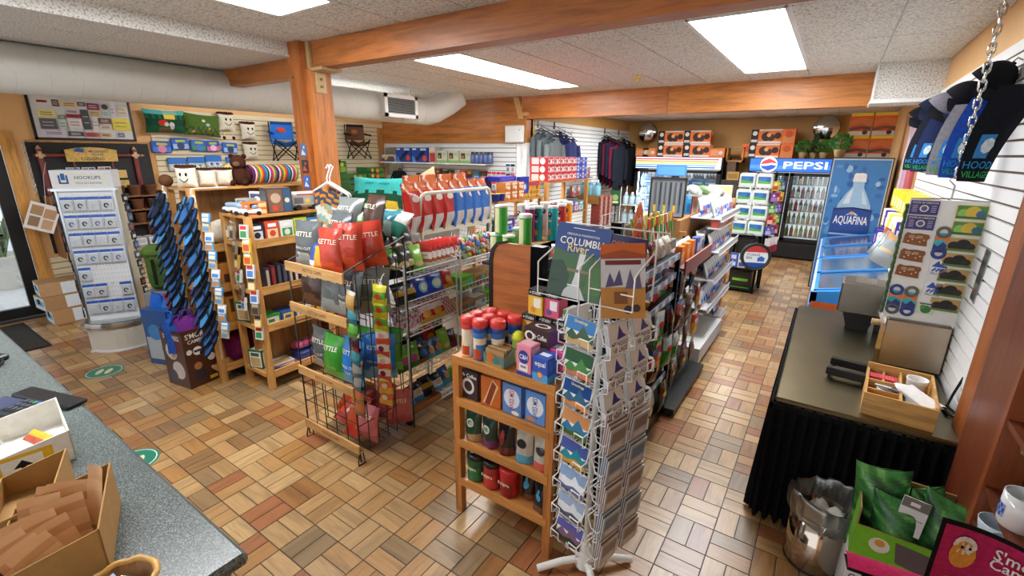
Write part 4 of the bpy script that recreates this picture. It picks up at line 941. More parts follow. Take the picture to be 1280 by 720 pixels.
K_pnk = kettle('c86a72', 'b85a64', None, .19, .25, .09, 10); K_yel = kettle('d8b83a', 'c8c4b4', None, .18, .24, .07, 11); K_ora = kettle('d2522a', 'c03a2a', None, .20, .27, .09, 12)
# top shelf
kb(K_salt, 'grey chip bag at left end of the chip rack top shelf', -.06, .56, 1.26, .15); kb(K_wht, 'white and red chip bag peeking left of the grey bag, top shelf', -.13, .70, 1.26, .3)
kb(K_nvy, 'navy and white small chip bag on the top shelf', .06, .52, 1.25, -.1, -.25); kb(K_org, 'small orange chip bag at the front of the top shelf', .13, .51, 1.25, .1, -.2)
kb(K_red, 'left tall red chip bag on the rack top shelf', .215, .53, 1.25, .2, -.1); kb(K_red, 'middle tall red chip bag on the rack top shelf', .305, .60, 1.28, .5, -.05); kb(K_red, 'right tall red chip bag on the rack top shelf', .345, .75, 1.28, .7, -.05, -.12)
kb(K_gry, 'pale grey chip bag lying over the back of the rack top', -.03, .82, 1.40, .1, -.35); kb(K_grn, 'green chip bag lying at the back of the rack top', .06, .84, 1.38, .2, -.5)
kb(K_brn, 'dark brown chip bag at the back of the rack top', .17, .88, 1.42, -.2, -.25); kb(K_salt, 'second dark grey chip bag behind the red ones on the rack', .02, .70, 1.32, -.1, -.3)
# second shelf
kb(K_brn, 'brown sea salt chip bag at left of the second rack shelf', -.08, .58, .985, .1); kb(K_brn, 'second brown chip bag on the second rack shelf', .03, .64, .985, .5)
kb(K_gry, 'grey chip bag in the middle of the second rack shelf', .13, .57, .985, .05, -.2); kb(K_salt, 'dark grey chip bag right of middle on the second rack shelf', .27, .58, .985, -.05, -.2); kb(K_gry, 'grey chip bag at the right end of the second rack shelf', .36, .70, .985, .7)
kb(K_salt, 'dark chip bag at the back of the second rack shelf', .20, .80, .985, .1)
# third shelf
kb(K_salt, 'dark grey salt and pepper chip bag on the third rack shelf', -.08, .60, .52, -.05, -.05); kb(K_grn, 'front green chip bag on the third rack shelf', .10, .56, .52, .0, -.1); kb(K_grn, 'rear green chip bag on the third rack shelf', .18, .72, .55, .1, -.1)
kb(K_blu, 'large blue chip bag on the third rack shelf', .285, .56, .52, -.05, -.12); kb(K_blu, 'second blue chip bag at the right of the third rack shelf', .36, .72, .52, .6, -.1)
# bottom shelf
kb(K_ora, 'orange red chip bag lying in the rack bottom', .05, .62, .11, .3, -1.1, .3); kb(K_ora, 'second orange red chip bag lying at the bottom front', .22, .55, .11, -.1, -.6, -.2); kb(kettle('b02a22', 'c83a2a', None, .18, .25, .08, 13), 'dark red upright chip bag in the rack bottom', .20, .70, .15, 0, -.15)
kb(K_yel, 'yellow and white chip bag standing in the rack bottom', .06, .76, .15, .2, -.1, .15); kb(K_pnk, 'front pink chip bag in the rack bottom', .33, .60, .10, .1, -.15); kb(K_pnk, 'rear pink chip bag in the rack bottom', .32, .76, .20, -.1, -.2); kb(K_pnk, 'pink chip bag on its edge at the right of the rack bottom', .38, .84, .12, .9, -.1)

kb(K_pnk, 'pink chip bag lying across the rack bottom middle', .16, .80, .11, .4, -.8); kb(K_ora, 'orange red chip bag at the left of the rack bottom', -.05, .72, .11, .2, -.5, .2); kb(K_gry, 'grey chip bag at the back left of the second rack shelf', .0, .80, .985, 0); kb(K_grn, 'green chip bag at the back right of the third rack shelf', .30, .84, .53, .3)
# hanging clip strips at the rack's right corner
tp = [bag(.095, .12, .035, bands((.4, c), (.75, c2), (1, c3)), [], 6, 6, k, name='snack_pouch') for k, (c, c2, c3) in enumerate((('b58a4a', 'c9a05a', 'd8d0c0'), ('2a6a7a', '3a8a9a', '4a3a2a'), ('4a8a3a', '6ab04a', '2a3a3a'), ('7a2a2a', '3a2028', 'c0c0c0'), ('2a5a6a', '8a8a84', 'c8c8c0'), ('8a5a3a', 'b0663a', '2a4a6a')))]
t = T('clip_strip', 'dark clip strip with trail mix pouches at the chip rack corner', 'clip strip', (.44, .50, 0))
O('strip', G().box(-.012, .0, .36, .012, .004, 1.24, '2a2a2c'), 'plastic', t)
O('hook', G().tube([(0, .0, 1.24), (0, .02, 1.28), (-.03, .06, 1.28)], .003, 5, '2a2a2c'), 'wire', t)
for k in range(9): put(tp[(0, 1, 2, 3, 1, 4, 4, 5, 5)[k]], 'snack_pouch', '%s pouch down the trail mix clip strip' % ORD[k], 'pouch', (.435 + .012 * (k % 2), .478, 1.08 - k * .088), -.15 + .1 * (k % 3), -.12, 'trail mix pouches on the clip strip', .05 * (-1) ** k)
cp = [bag(.10, .13, .03, bands((.3, c), (.65, c2), (1, c3)), [], 6, 6, 20 + k, name='candy_pouch', discs=[(.5, .45, .22, .14, d)]) for k, (c, c2, c3, d) in enumerate((('c8b82a', '5aa82a', 'e0d82a', 'c83a2a'), ('d84a3a', 'e8e0dc', 'b8c83a', 'e8b0b0'), ('c83a5a', 'e8d8c8', 'a8c85a', '7a2a4a'), ('e0a83a', 'd86a3a', 'b8d84a', 'e8e0c0')))]
t = T('clip_strip', 'clip strip with bright sour candy packs beside the candy rack', 'clip strip', (.50, .66, 0))
O('strip', G().box(-.012, .0, .40, .012, .004, 1.22, 'd8d8d8'), 'plastic', t)
O('hook', G().tube([(0, .0, 1.22), (0, .02, 1.26), (-.03, .06, 1.26)], .003, 5, 'c8c8c8'), 'wire', t)
for k in range(9): put(cp[(0, 0, 0, 1, 2, 1, 2, 3, 3)[k]], 'candy_pouch', '%s candy pack down the sour candy clip strip' % ORD[k], 'candy pack', (.495 + .012 * (k % 2), .64, 1.08 - k * .085), .25 + .1 * (k % 2), -.1, 'sour candy packs on the clip strip', .06 * (-1) ** k)

# white wire candy racks along the aisle
WW = 'd9dcdd'
def wire_rack(label, y0, y1, zs):
    t = T('candy_rack', label, 'wire rack', (.16, (y0 + y1) / 2, 0)); L = (y1 - y0) / 2
    for s in (-1, 1):
        for x in (-.17, .19): O('upright', G().cyl((x, s * L, .06), (x, s * L, 1.24), .007, 6, WW), 'wire', t)
        O('side_brace', G().tube([(-.17, s * L, 1.24), (.0, s * L, 1.24), (.19, s * L, 1.20)], .006, 6, WW).cyl((-.17, s * L, .08), (.19, s * L, .08), .006, 6, WW), 'wire', t)
        for x in (-.15, .17):
            c = O('caster', G().cyl((x - .012, s * L, .03), (x + .012, s * L, .03), .03, 12, '1c1c1e'), 'rubber', t)
            O('fork', G().box(x - .018, s * L - .012, .04, x + .018, s * L + .012, .075, '3a3a3c'), 'metal', c)
    for z in zs:
        b = z - .02; sh = G()
        for x in [-.16 + .035 * q for q in range(11)]: sh.cyl((x, -L, b + (.0 if x < .1 else -.0)), (x, L, b), .0028, 5, WW)
        for y in [-L + .09 * q for q in range(int(2 * L / .09) + 1)]: sh.cyl((-.17, y, b - .004), (.195, y, b - .004), .003, 5, WW)
        O('wire_shelf', sh, 'wire', t)
        fr = G().cyl((.20, -L, b), (.20, L, b), .0045, 6, WW).cyl((.20, -L, b + .05), (.20, L, b + .05), .0045, 6, WW)
        for y in [-L + .045 * q for q in range(int(2 * L / .045) + 1)]: fr.cyl((.20, y, b), (.20, y, b + .05), .0022, 4, WW)
        O('front_rail', fr, 'wire', t)
    return t
wire_rack('nearer white wire candy rack behind the chip rack', .99, 1.53, (1.16, .95, .74, .44, .11))
wire_rack('farther white wire candy rack beside the wood laminate panel', 1.58, 2.30, (1.14, .93, .72, .44, .11))
def cbags(meshes, n, y0, y1, x, z, tilt, desc, where, grp, rz=R90, jig=.03):
    for k in range(n):
        y = y0 + (y1 - y0) * (k + .5) / n
        put(meshes[k % len(meshes)], 'candy_bag', '%s %s, %s' % (ORD[k], desc, where), 'candy bag', (x + RN.uniform(-.01, .01), y, z), rz + RN.uniform(-jig * 4, jig * 4), tilt, grp, RN.uniform(-jig, jig))
nut = [bag(.15, .21, .06, bands((.25, '1a1c18'), (.5, '24281e'), (.8, '14150f'), (1, c)), [], 7, 8, k + 30, name='candy_bag', discs=[(.5, .38, .32, .12, 'b8a878')]) for k, c in enumerate(('4a8a2a', '2a3a1a', '1c1e16'))]
lime = bag(.13, .20, .05, bands((.3, '6aa82a'), (1, '8ac83a')), [], 7, 8, 33, name='candy_bag', discs=[(.5, .30, .3, .1, 'c8b890')])
cbags([nut[0], nut[2], nut[1], lime], 4, .92, 1.22, .30, 1.15, -.30, 'black pistachio bag from the left', 'nearer candy rack top', 'pistachio bags')
cbags([nut[1], nut[0], nut[2]], 3, .95, 1.25, .18, 1.25, -.25, 'black nut bag from the left at the back', 'nearer candy rack top', 'pistachio bags behind')
cmb = bag(.16, .20, .06, bands((.30, 'e4ded6'), (.42, 'b8622a'), (.62, 'ece6e0'), (.70, 'b83028'), (1, 'd83a34')), [('combos', .5, .52, .1, 'b82a28', .8)], 7, 8, 40, name='candy_bag')
for k in range(7): put(cmb, 'candy_bag', '%s red and white pretzel bag from the left on the nearer candy rack' % ORD[k], 'snack bag', (.26, 1.25 + .05 * k, 1.15), R90 - .9, -.35, 'red and white pretzel bags')
blu = [bag(.19, .20, .06, lambda u, v, c=c: c, [], 7, 8, 44 + k, name='candy_bag', discs=[(.5, .42, .26, .22, d), (.5, .42, .16, .13, 'e8d890')]) for k, (c, d) in enumerate((('2438a0', '6ab0d8'), ('2a48b4', '8ac4e0')))]
red1 = bag(.15, .20, .06, bands((.3, 'd8922a'), (1, 'b82a22')), [], 7, 8, 50, name='candy_bag', discs=[(.5, .42, .25, .18, 'e0a040')])
cbags([blu[0], blu[1], red1], 3, 1.14, 1.56, .30, .945, -.35, 'blue or red candy bag from the left', 'second near candy shelf', 'large candy bags, second shelf')
blk = bag(.14, .16, .05, bands((.4, '2a2a28'), (.6, 'a8882a'), (1, '1a1a1c')), [], 7, 8, 52, name='candy_bag')
cbags([blk], 2, .98, 1.14, .30, .945, -.4, 'black and gold candy bag from the left', 'second near candy shelf', 'black candy bags, second shelf')
def confetti(cs, base, seed):
    r = random.Random(seed); tab = [[r.choice(cs) for _ in range(12)] for _ in range(12)]
    return lambda u, v: base if v > .85 or v < .08 else tab[int(u * 11.9)][int(v * 11.9)]
mix = bag(.18, .20, .06, confetti(['d88aa0', '8ac8b0', 'e8d8e0', 'b89ad0', 'e8c890', '7a5a6a'], 'e4d0d4', 1), [], 12, 12, 55, name='candy_bag')
twz = bag(.20, .19, .06, bands((.25, 'e0b84a'), (.55, 'c8202a'), (.75, 'f0e8e4'), (1, 'c8242a')), [], 7, 8, 56, name='candy_bag', discs=[(.4, .38, .22, .16, 'e0a838')])
twz2 = bag(.16, .19, .05, lambda u, v: 'd84a50' if int((u + v) * 9) % 2 else 'f0e4e0', [], 9, 10, 57, name='candy_bag')
cbags([mix, mix, twz, twz, twz2], 5, .96, 1.55, .30, .735, -.4, 'pastel or red candy bag from the left', 'third near candy shelf', 'candy bags, third shelf')
grn = bag(.15, .19, .05, bands((.25, '3a7a2a'), (.6, '7ac83a'), (1, '5aa82a')), [], 7, 8, 58, name='candy_bag', discs=[(.5, .4, .22, .16, 'b84a8a')])
brn = bag(.13, .17, .05, bands((.3, '8a5a3a'), (1, '2a2030')), [], 7, 8, 59, name='candy_bag', discs=[(.5, .5, .25, .2, '3a6ab0')])
tea = bag(.12, .16, .05, bands((.4, '4a9ab0'), (1, '2a5a9a')), [], 7, 8, 60, name='candy_bag', discs=[(.5, .5, .25, .2, 'd8a05a')])
cbags([grn, grn, brn, tea, tea, lime, bag(.12, .16, .05, bands((.4, '7a1f3a'), (1, '4a1a2a')), [], 7, 8, 61, name='candy_bag')], 7, .96, 1.56, .31, .435, -.35, 'green or dark candy bag from the left', 'fourth near candy shelf', 'candy bags, fourth shelf')
cbags([brn, blk, brn, red1, nut[1]], 5, .98, 1.54, .18, .47, -.2, 'dark candy bag from the left at the back', 'fourth near candy shelf', 'rear candy bags, fourth shelf')
t = T('display_tray', 'brown cardboard tray on the lowest shelf of the candy rack', 'tray', (.28, 1.14, .10), R90)
g = G(); w, d, h = .30, .18, .05
g.box(-w / 2, -d / 2, 0, w / 2, d / 2, .004, '8a5a34').box(-w / 2, -d / 2, 0, w / 2, -d / 2 + .004, h, 'a06a3c').box(-w / 2, d / 2 - .004, 0, w / 2, d / 2, h, '9a6438').box(-w / 2, -d / 2, 0, -w / 2 + .004, d / 2, h, '9a6438').box(w / 2 - .004, -d / 2, 0, w / 2, d / 2, h, '9a6438')
O('tray', g, 'card', t)
slv = bag(.11, .15, .045, bands((.3, '3a8ac0'), (.6, 'd8dce0'), (1, '1f2a34')), [], 7, 8, 62, name='candy_bag', discs=[(.5, .45, .28, .14, 'c8a870')])
cbags([slv, slv, blk, slv, tea], 5, .99, 1.54, .28, .115, -.5, 'blue and silver snack bag from the left', 'lowest near candy shelf', 'snack bags, lowest shelf')
# farther rack
lol = G(); r = random.Random(5)
for k in range(70):
    a = r.uniform(-.10, .10); b = r.uniform(-.08, .08); z = r.uniform(.02, .17); c = r.choice(['e8e4e0', 'd8d4d8', '4a80c0', 'c84a4a', 'd8b84a', 'c8d8e0', '6a9a5a'])
    lol.ell(a, b, z, .022, .022, .022, c, 0, 6, 4); 
    if k % 3 == 0: lol.cyl((a, b, z), (a + r.uniform(-.05, .05), b - .03, z + .08), .0025, 4, 'f0f0f0')
lolm = lol.mesh('lollipop_bag', 'gloss')
for k in range(3): put(lolm, 'lollipop_bag', '%s clear bag of mixed lollipops on the farther candy rack' % ORD[k], 'candy bag', (.24, 1.66 + .19 * k, 1.13), R90, -.2, 'lollipop bags')
tb = [pbox(.17, .16, .10, c, [('r', .06, .1, .94, .75, c2), ('c', .7, .5, .15, '3ab0c0')], top=[('r', .06, .06, .94, .94, c2)], name='candy_carton') for c, c2 in (('5aa82a', '7ac83a'), ('b08a5a', '8a6236'), ('b89060', '9a7042'), ('b08858', 'd8d8d4'))]
for r, z in enumerate((.93, .72, .44, .11)):
    for k in range(4): put(tb[(k + (1 if r else 0) + r) % 4], 'candy_carton', '%s open carton on shelf %s of the farther candy rack' % (ORD[k], ['two', 'three', 'four', 'five'][r]), 'carton', (.26, 1.67 + .18 * k, z - .012), R90, 0, 'cartons on the farther candy rack')
gry = bag(.15, .17, .05, bands((.3, 'b8bcbc'), (.7, 'd4d8d8'), (1, '9aa0a0')), [], 7, 8, 64, name='candy_bag', discs=[(.5, .5, .2, .2, '5a8ab8')])
cbags([gry], 3, 1.60, 2.20, .27, .82, -.3, 'silver grey candy bag from the left', 'third far candy shelf', 'grey candy bags')

# big chip bags on the cream framed rack behind the candy
t = T('cream_bag_rack', 'cream tubular frame rack of large red and blue chip bags', 'rack', (-.11, 2.02, 0))
CR = 'd2cdb8'
O('frame', G().tube([(.07, -.46, .05), (.07, -.46, 1.60), (.07, -.445, 1.645), (.07, -.40, 1.66), (.07, .42, 1.66), (.07, .455, 1.645), (.07, .47, 1.60), (.07, .47, .05)], .018, 8, CR), 'paint', t)
for z in (1.20, 1.33): O('rail', G().box(.05, -.46, z, .085, .47, z + .035, CR), 'paint', t)
O('shelf', G().box(-.20, -.46, 1.335, .05, .47, 1.35, 'c8c4b4'), 'paint', t)
for s in (-.45, .46): O('rear_post', G().box(-.20, s - .015, .0, -.17, s + .015, 1.40, CR), 'paint', t)
big = [bag(.21, .40, .11, lambda u, v, c=c: 'd0682a' if v > .80 else ('c8c6c2' if v < .36 and .08 < u < .9 else c), [], 8, 12, 70 + k, name='large_chip_bag', discs=[(.5, .68, .2, .07, d)]) for k, (c, d) in enumerate((('c22a24', 'e8d8d0'), ('2a70c8', 'e8e8f0'), ('2a48a8', 'c84a3a')))]
for k in range(4):
    put(big[0], 'large_chip_bag', '%s large red chip bag in the cream rack' % ORD[k], 'chip bag', (-.05, 1.50 + .135 * k, 1.352), R90 + .25, -.12, 'large red chip bags')
for k in range(4):
    put(big[1 + (k % 2) * 0], 'large_chip_bag', '%s large blue chip bag in the cream rack' % ORD[k], 'chip bag', (-.05, 2.05 + .125 * k, 1.352), R90 + .25, -.12, 'large blue chip bags')
for k in range(4):
    put(big[0 if k < 2 else 2], 'large_chip_bag', '%s chip bag of the rear row in the cream rack' % ORD[k], 'chip bag', (-.17, 1.62 + .2 * k, 1.40), R90 + .1, -.05, 'rear chip bags in the cream rack')
# ================================================================ coffee shelf in front, gondola behind it, postcard spinner
OAK = 'b8763a'
cf = T('coffee_shelf', 'small oak shelf of coffee and creamer near the counter', 'shelf', (1.478, .70, 0))
w, y0, y1 = .285, -.165, .165
for sx in (-1, 1):
    for sy in (y0 + .02, y1 - .02):
        p_ = O('post', G().box(sx * w - .021, sy - .02, 0, sx * w + .021, sy + .02, .955 if sx < 0 else .955, OAK), 'wood_z', cf)
        if sx > 0 and sy < 0:
            for z in (.20, .46, .72, .93): O('screw', G().cyl((sx * w + .021, sy, z), (sx * w + .024, sy, z), .007, 8, 'd8d8d8'), 'metal', p_)
for z in (.225, .475, .725, .965):
    b = O('shelf_board', G().box(-w - (.022 if z > .9 else -.02), y0 + .012, z - .02, w + (.022 if z > .9 else -.02), y1, z, 'b97a3e'), 'wood_x', cf)
    O('front_lip', G().box(-w + .0 - (.022 if z > .9 else 0), y0 - .002, z - .04, w + (.022 if z > .9 else 0), y0 + .014, z + .006, 'c08344'), 'wood_x', b)
CX, CY = 1.478, .70
def cs(me, name, label, cat, x, y, z, rz=0, grp=None, tilt=0): return put(me, name, label, cat, (CX + x, CY + y, z), rz, tilt, grp)
# creamers
def creamer(cb, cc, lab, x, y):
    t = T('creamer_bottle', lab, 'bottle', (CX + x, CY + y, .966), 0, 'coffee creamer bottles')
    g = G().lathe([(.034, 0), (.037, .01), (.037, .06), (.034, .085), (.036, .12), (.035, .155)], 16, [cb, cb, cb, 'e8d8c0', cb], cf=lambda j, k: ('c8502a' if j == 1 and k in (11, 12, 13) else ('e8c890' if j == 2 and k in (10, 11) else None)))
    O('body', g, 'gloss', t)
    O('collar', G().lathe([(.0365, .15), (.0375, .155), (.0375, .172), (.036, .175)], 16, cc), 'plastic', t)
    O('cap', G().lathe([(.038, .175), (.040, .18), (.040, .205), (.037, .212), (.02, .214)], 18, 'd8423a'), 'plastic', t)
P_ = [(-.245, -.10), (-.165, -.105), (-.245, -.02), (-.165, -.025), (-.085, -.06), (-.21, .06), (-.13, .06), (-.05, .04)]
for k, (x, y) in enumerate(P_):
    creamer(['ecdcc4', '3f7cc0', 'ecdcc4', '3f7cc0', '3468b0', 'ecdcc4', '3468b0', '2a58a0'][k], ['d8423a', '2a4a9a', 'd8423a', '2a4a9a', '2a4a9a', 'd8423a', '2a4a9a', '2a4a9a'][k], ['cream coloured red-capped creamer bottle at the front left corner', 'blue red-capped creamer bottle at the front beside the tea box', 'cream coloured creamer bottle second from front, left column', 'blue creamer bottle second from front, middle column', 'dark blue creamer bottle beside the yellow ball', 'cream coloured creamer bottle at the rear left', 'dark blue creamer bottle at the rear middle', 'dark blue creamer bottle at the rear beside stacked tea'][k], x, y)
t = T('tea_sampler_box', 'open kraft teal box of tea sachets on the coffee shelf top', 'box', (CX - .045, CY - .10, .966), -.05)
g = G(); a, b, h = .065, .05, .095
g.box(-a, -b, 0, a, b, .003, 'a8855a').box(-a, -b, 0, a, -b + .003, .06, '5f8078').box(-a, b - .003, 0, a, b, h, 'a8855a').prism([(-b, 0), (b, 0), (b, h), (-b, .06)], 0, -a, -a + .003, '7a8a70').prism([(-b, 0), (b, 0), (b, h), (-b, .06)], 0, a - .003, a, '6a8078')
g.face_prints((-a, -b, 0), (1, 0, 0), (0, 0, 1), 2 * a, .06, [('r', .1, .1, .9, .35, 'a88858'), ('c', .35, .75, .2, 'c8702a'), ('c', .6, .6, .15, '4a7a78')])
O('box', g, 'card', t)
for k in range(8): O('sachet', G().box(-.058, -.04 + .011 * k, .005, .055, -.035 + .011 * k, .085 + .004 * (k % 3), ['b08a58', '9a7a4a', 'c8a070', '7a6a4a'][k % 4]), 'paper', t)
cs(pbox(.085, .075, .155, 'e88aa0', [('r', 0, 0, 1, .12, '2a48a0'), ('c', .5, .62, .36, '2a3a98', .22), ('t', 'C&H', .5, .62, .15, 'f8f8f8', .55), ('r', .2, .16, .8, .40, 'f0ece8'), ('r', .3, .26, .7, .34, '8a8a98')], [('r', .12, .1, .9, .9, 'f4c8d0'), ('r', .2, .2, .8, .6, 'f4ece8')], top=[('r', .1, .1, .9, .9, 'f0b0c0')], b=.002, name='sugar_box'), 'sugar_box', 'pink sugar box with blue oval on the coffee shelf top', 'box', .125, -.105, .966, -.08)
cs(pbox(.085, .085, .125, '2f55b8', [('r', 0, 0, 1, .36, '4aa0e0'), ('t', 'equal', .5, .72, .2, 'f8f8f8', .7), ('c', .5, .30, .22, 'b0703a'), ('c', .5, .30, .15, 'd8b088')], [('r', .1, .5, .45, .9, '3a66c4'), ('r', .55, .5, .9, .9, '3a66c4'), ('r', 0, 0, 1, .3, '4aa0e0')], top=[('r', .2, .3, .8, .7, 'e8eef8')], b=.002, name='sweetener_box'), 'sweetener_box', 'blue sweetener box at the front right of the coffee shelf', 'box', .225, -.115, .966, -.1)
cs(pbox(.10, .10, .13, 'e05aa0', [('r', .2, .5, .8, .7, 'f8f0f4')], [('r', .15, .2, .85, .7, 'f0a0c8')], top=[('r', .2, .2, .8, .6, 'f4f0f4')], b=.002, name='sweetener_box'), 'sweetener_box', 'hot pink sweetener box behind the blue one', 'box', .245, -.005, .966, -.1)
cs(pbox(.15, .10, .085, '3a2326', [('c', .22, .5, .2, 'e8e0d8', .3), ('c', .22, .5, .12, '3a2326', .2), ('t', 'Mr Coffee', .62, .55, .3, 'f0e8e0', .55)], [('r', 0, 0, 1, 1, '6a3a80')], top=[('c', .5, .5, .3, 'e8e0d8', .25), ('c', .5, .5, .2, '3a2326', .15)], name='coffee_pod_box'), 'coffee_pod_box', 'dark brown coffee pod box with purple end on shelf top', 'box', .14, .0, 1.09, -.1)
cs(pbox(.15, .09, .12, 'd8a8c0', [('r', .1, .1, .9, .9, 'e8c8d8')], name='sugar_box'), 'sugar_box', 'pale pink sugar box under the dark coffee pod box', 'box', .15, .0, .966, -.1)
cs(pbox(.09, .07, .13, '8a9a3a', [('r', .1, .1, .9, .6, 'c8d06a')], name='tea_box'), 'tea_box', 'olive green tea box between sachets and sugar', 'box', .05, -.03, .966, 0)
for k, (x, y, z, c, c2, lab) in enumerate(((.03, .09, 1.068, 'd8983a', 'e8d8b0', 'lower left'), (.12, .10, 1.068, '3a3a3c', 'c8c8c8', 'lower middle'), (.20, .10, 1.068, '2a2a2c', '8a8a90', 'lower right'), (.06, .10, 1.20, 'e8b83a', 'f0e8d8', 'upper yellow'), (.15, .105, 1.20, 'd85a78', 'f0e0e4', 'upper pink'))):
    cs(pbox(.085, .08, .13, c, [('r', 0, .76, 1, 1, '1c1c1e'), ('t', 'STASH', .55, .88, .12, 'f0f0f0', .6), ('c', .14, .88, .05, 'd8d8d8'), ('r', .4, .3, .9, .68, c2), ('c', .35, .22, .18, ['6a4a2a', '6a6a6a', '5a5a6a', 'e0883a', '6a4a9a'][k])], [('r', 0, .76, 1, 1, '1c1c1e')], top=[('r', 0, 0, 1, 1, '222224')], name='tea_box'), 'tea_box', lab + ' black-topped tea box at the back of the coffee shelf', 'tea box', x, y, z, -.08, 'black-topped tea boxes')
cs(pbox(.28, .10, .10, '6a5a4a', [('r', .1, .2, .9, .8, '8a7a68')], name='tea_case'), 'tea_case', 'brown case under the black-topped tea boxes', 'case', .115, .10, .966)
for k, (z, h, x) in enumerate(((.966, .14, .275), (1.107, .145, .262))):
    cs(pbox(.11, .09, h, 'e8ebe4', [('r', 0, .84, 1, 1, '7aa84a'), ('c', .2, .85, .14, '5a8a34'), ('c', .8, .86, .14, '6a9a3a'), ('t', 'Splenda', .5, .66, .15, '3a7a4a', .8), ('t', 'Stevia', .5, .42, .24, '2f6a3a', .8), ('c', .75, .16, .16, 'd89a4a')], [('r', .1, .1, .9, .3, 'c84a3a')], top=[('r', 0, 0, 1, 1, 'cfd8c4')], name='sweetener_box'), 'sweetener_box', ['lower', 'upper'][k] + ' white and green stevia box beside the postcard rack', 'box', x, .12, z, -.12)
put(G().ell(0, 0, 0, .034, .034, .034, 'd2d43a', 0, 14, 10).mesh('yellow_ball', 'rubber'), 'yellow_ball', 'yellow ball resting between creamers and coffee pod box', 'ball', (CX + .02, CY - .03, 1.10))
# second shelf: boxes of pods and cocoa
for k, (x, c, pr, lab, sd) in enumerate(((-.215, '3a2a2c', [('c', .45, .45, .36, 'e0dcd8', .28), ('c', .45, .45, .24, '3a2a2c', .18), ('t', 'Mr Coffee', .5, .82, .13, 'f0f0f0', .9)], 'dark brown coffee pod box', '5a4a4c'), (-.085, 'c8682a', [('p', [(.1, .1), (.5, .05), (.9, .75), (.6, .95)], 'e8c890'), ('p', [(.2, .1), (.45, .05), (.8, .75), (.6, .9)], '8a3a1f')], 'orange cocoa box', 'd8883a'), (.055, '5a86c8', [('c', .5, .55, .42, 'd8e0f0', .32), ('V', 'SWISS MISS', .5, .52, .26, 'a82028', .72), ('c', .7, .10, .2, 'e8e0d8', .07)], 'left blue cocoa box', '7a9ad0'), (.19, '5a8fd8', [('c', .5, .55, .42, 'e0e8f4', .32), ('V', 'SWISS MISS', .5, .52, .26, '2a3a8a', .72), ('c', .3, .12, .22, 'b88a70', .08)], 'right blue cocoa box', '7a9ad0'))):
    cs(pbox(.115, .12, .165, c, pr, [('r', .1, .1, .9, .9, sd)], top=[('r', .1, .1, .9, .9, sd)], b=.002, name='cocoa_box'), 'cocoa_box', lab + ' on the second coffee shelf', 'box', x, -.075, .727, .12 if k == 1 else -.05)
    cs(pbox(.115, .12, .15, c, pr, [('r', .1, .1, .9, .9, sd)], name='cocoa_box'), 'cocoa_box', lab + ' of the rear row, second coffee shelf', 'box', x, .065, .727, 0)
# third shelf: bags of ground coffee
def coffee_bag(c, c2, lab, x, prints, seed, tx=None):
    m = bag(.108, .195, .075, bands((.26, c2), (1, c)), [(tx, .5, .62, .07, 'f0f0e8', .7)] if tx else [], 7, 9, seed, name='coffee_bag', crimp=.05, flat_bottom=True, discs=prints)
    cs(m, 'coffee_bag', lab, 'coffee bag', x, -.10, .477, RN.uniform(-.1, .1))
coffee_bag('1f4a38', 'b08a60', 'dark green coffee bag at the left of the third shelf', -.215, [(.5, .55, .22, .13, 'd8e0d8'), (.5, .55, .16, .09, '1f6a48')], 81)
coffee_bag('1c3a34', '6a2a5a', 'dark green coffee bag with purple base on the third shelf', -.105, [(.5, .55, .22, .13, 'd8e0d8'), (.5, .55, .16, .09, '1f6a48')], 82)
coffee_bag('17181a', '5a1f1c', 'black coffee bag in the middle of the third shelf', .0, [(.5, .5, .12, .22, '8a1f22')], 83)
coffee_bag('b8b4a8', '4a9ab8', 'grey coffee bag with blue base on the third shelf', .115, [(.5, .55, .26, .12, '2a2c2e')], 84)
coffee_bag('b8b4a8', 'c8584a', 'grey coffee bag with red base at the right of third shelf', .22, [(.5, .55, .26, .12, '2a2c2e')], 85)
# lowest shelf: ground coffee tubs and black bags
def tub(label, x, c, lid, pr):
    t = T('coffee_tub', label, 'coffee tub', (CX + x, CY - .10, .227), 0, 'coffee tubs')
    O('body', G().lathe([(.050, 0), (.053, .01), (.053, .05), (.049, .07), (.053, .09), (.053, .125), (.050, .135)], 18, c, cf=lambda j, k: pr if j in (1, 2, 3) and 10 <= k <= 15 else None), 'gloss', t)
    O('lid', G().lathe([(.054, .133), (.056, .137), (.056, .155), (.052, .162), (.03, .164)], 18, lid), 'plastic', t)
    g = G()
    g.text('Folgers', (0, -.0565, .085), (1, 0, 0), (0, 0, 1), .020, 'f4e8c0', .07)
    O('lettering', g, 'paper', t)
tub('green coffee tub with black lid on the lowest shelf', -.20, '1f5a3a', '1c1c1e', '2a7a48'); tub('red coffee tub with black lid on the lowest shelf', -.09, 'a8282c', '17171a', 'c03a38'); tub('red coffee tub with red lid on the lowest shelf', .02, 'b02226', 'c02a2c', '8a1a20')
for k, (x, y) in enumerate(((.125, -.06), (.225, -.105))): cs(bag(.10, .175, .07, bands((.22, '6a4028'), (1, '16181a')), [], 7, 9, 88 + k, name='coffee_bag', crimp=.05, flat_bottom=True, discs=[(.5, .52, .17, .12, '3a9ad0'), (.5, .68, .07, .08, '3a9ad0')]), 'coffee_bag', ['left', 'right'][k] + ' black coffee bag with blue drop on the lowest shelf', 'coffee bag', x, y, .227, -.1)

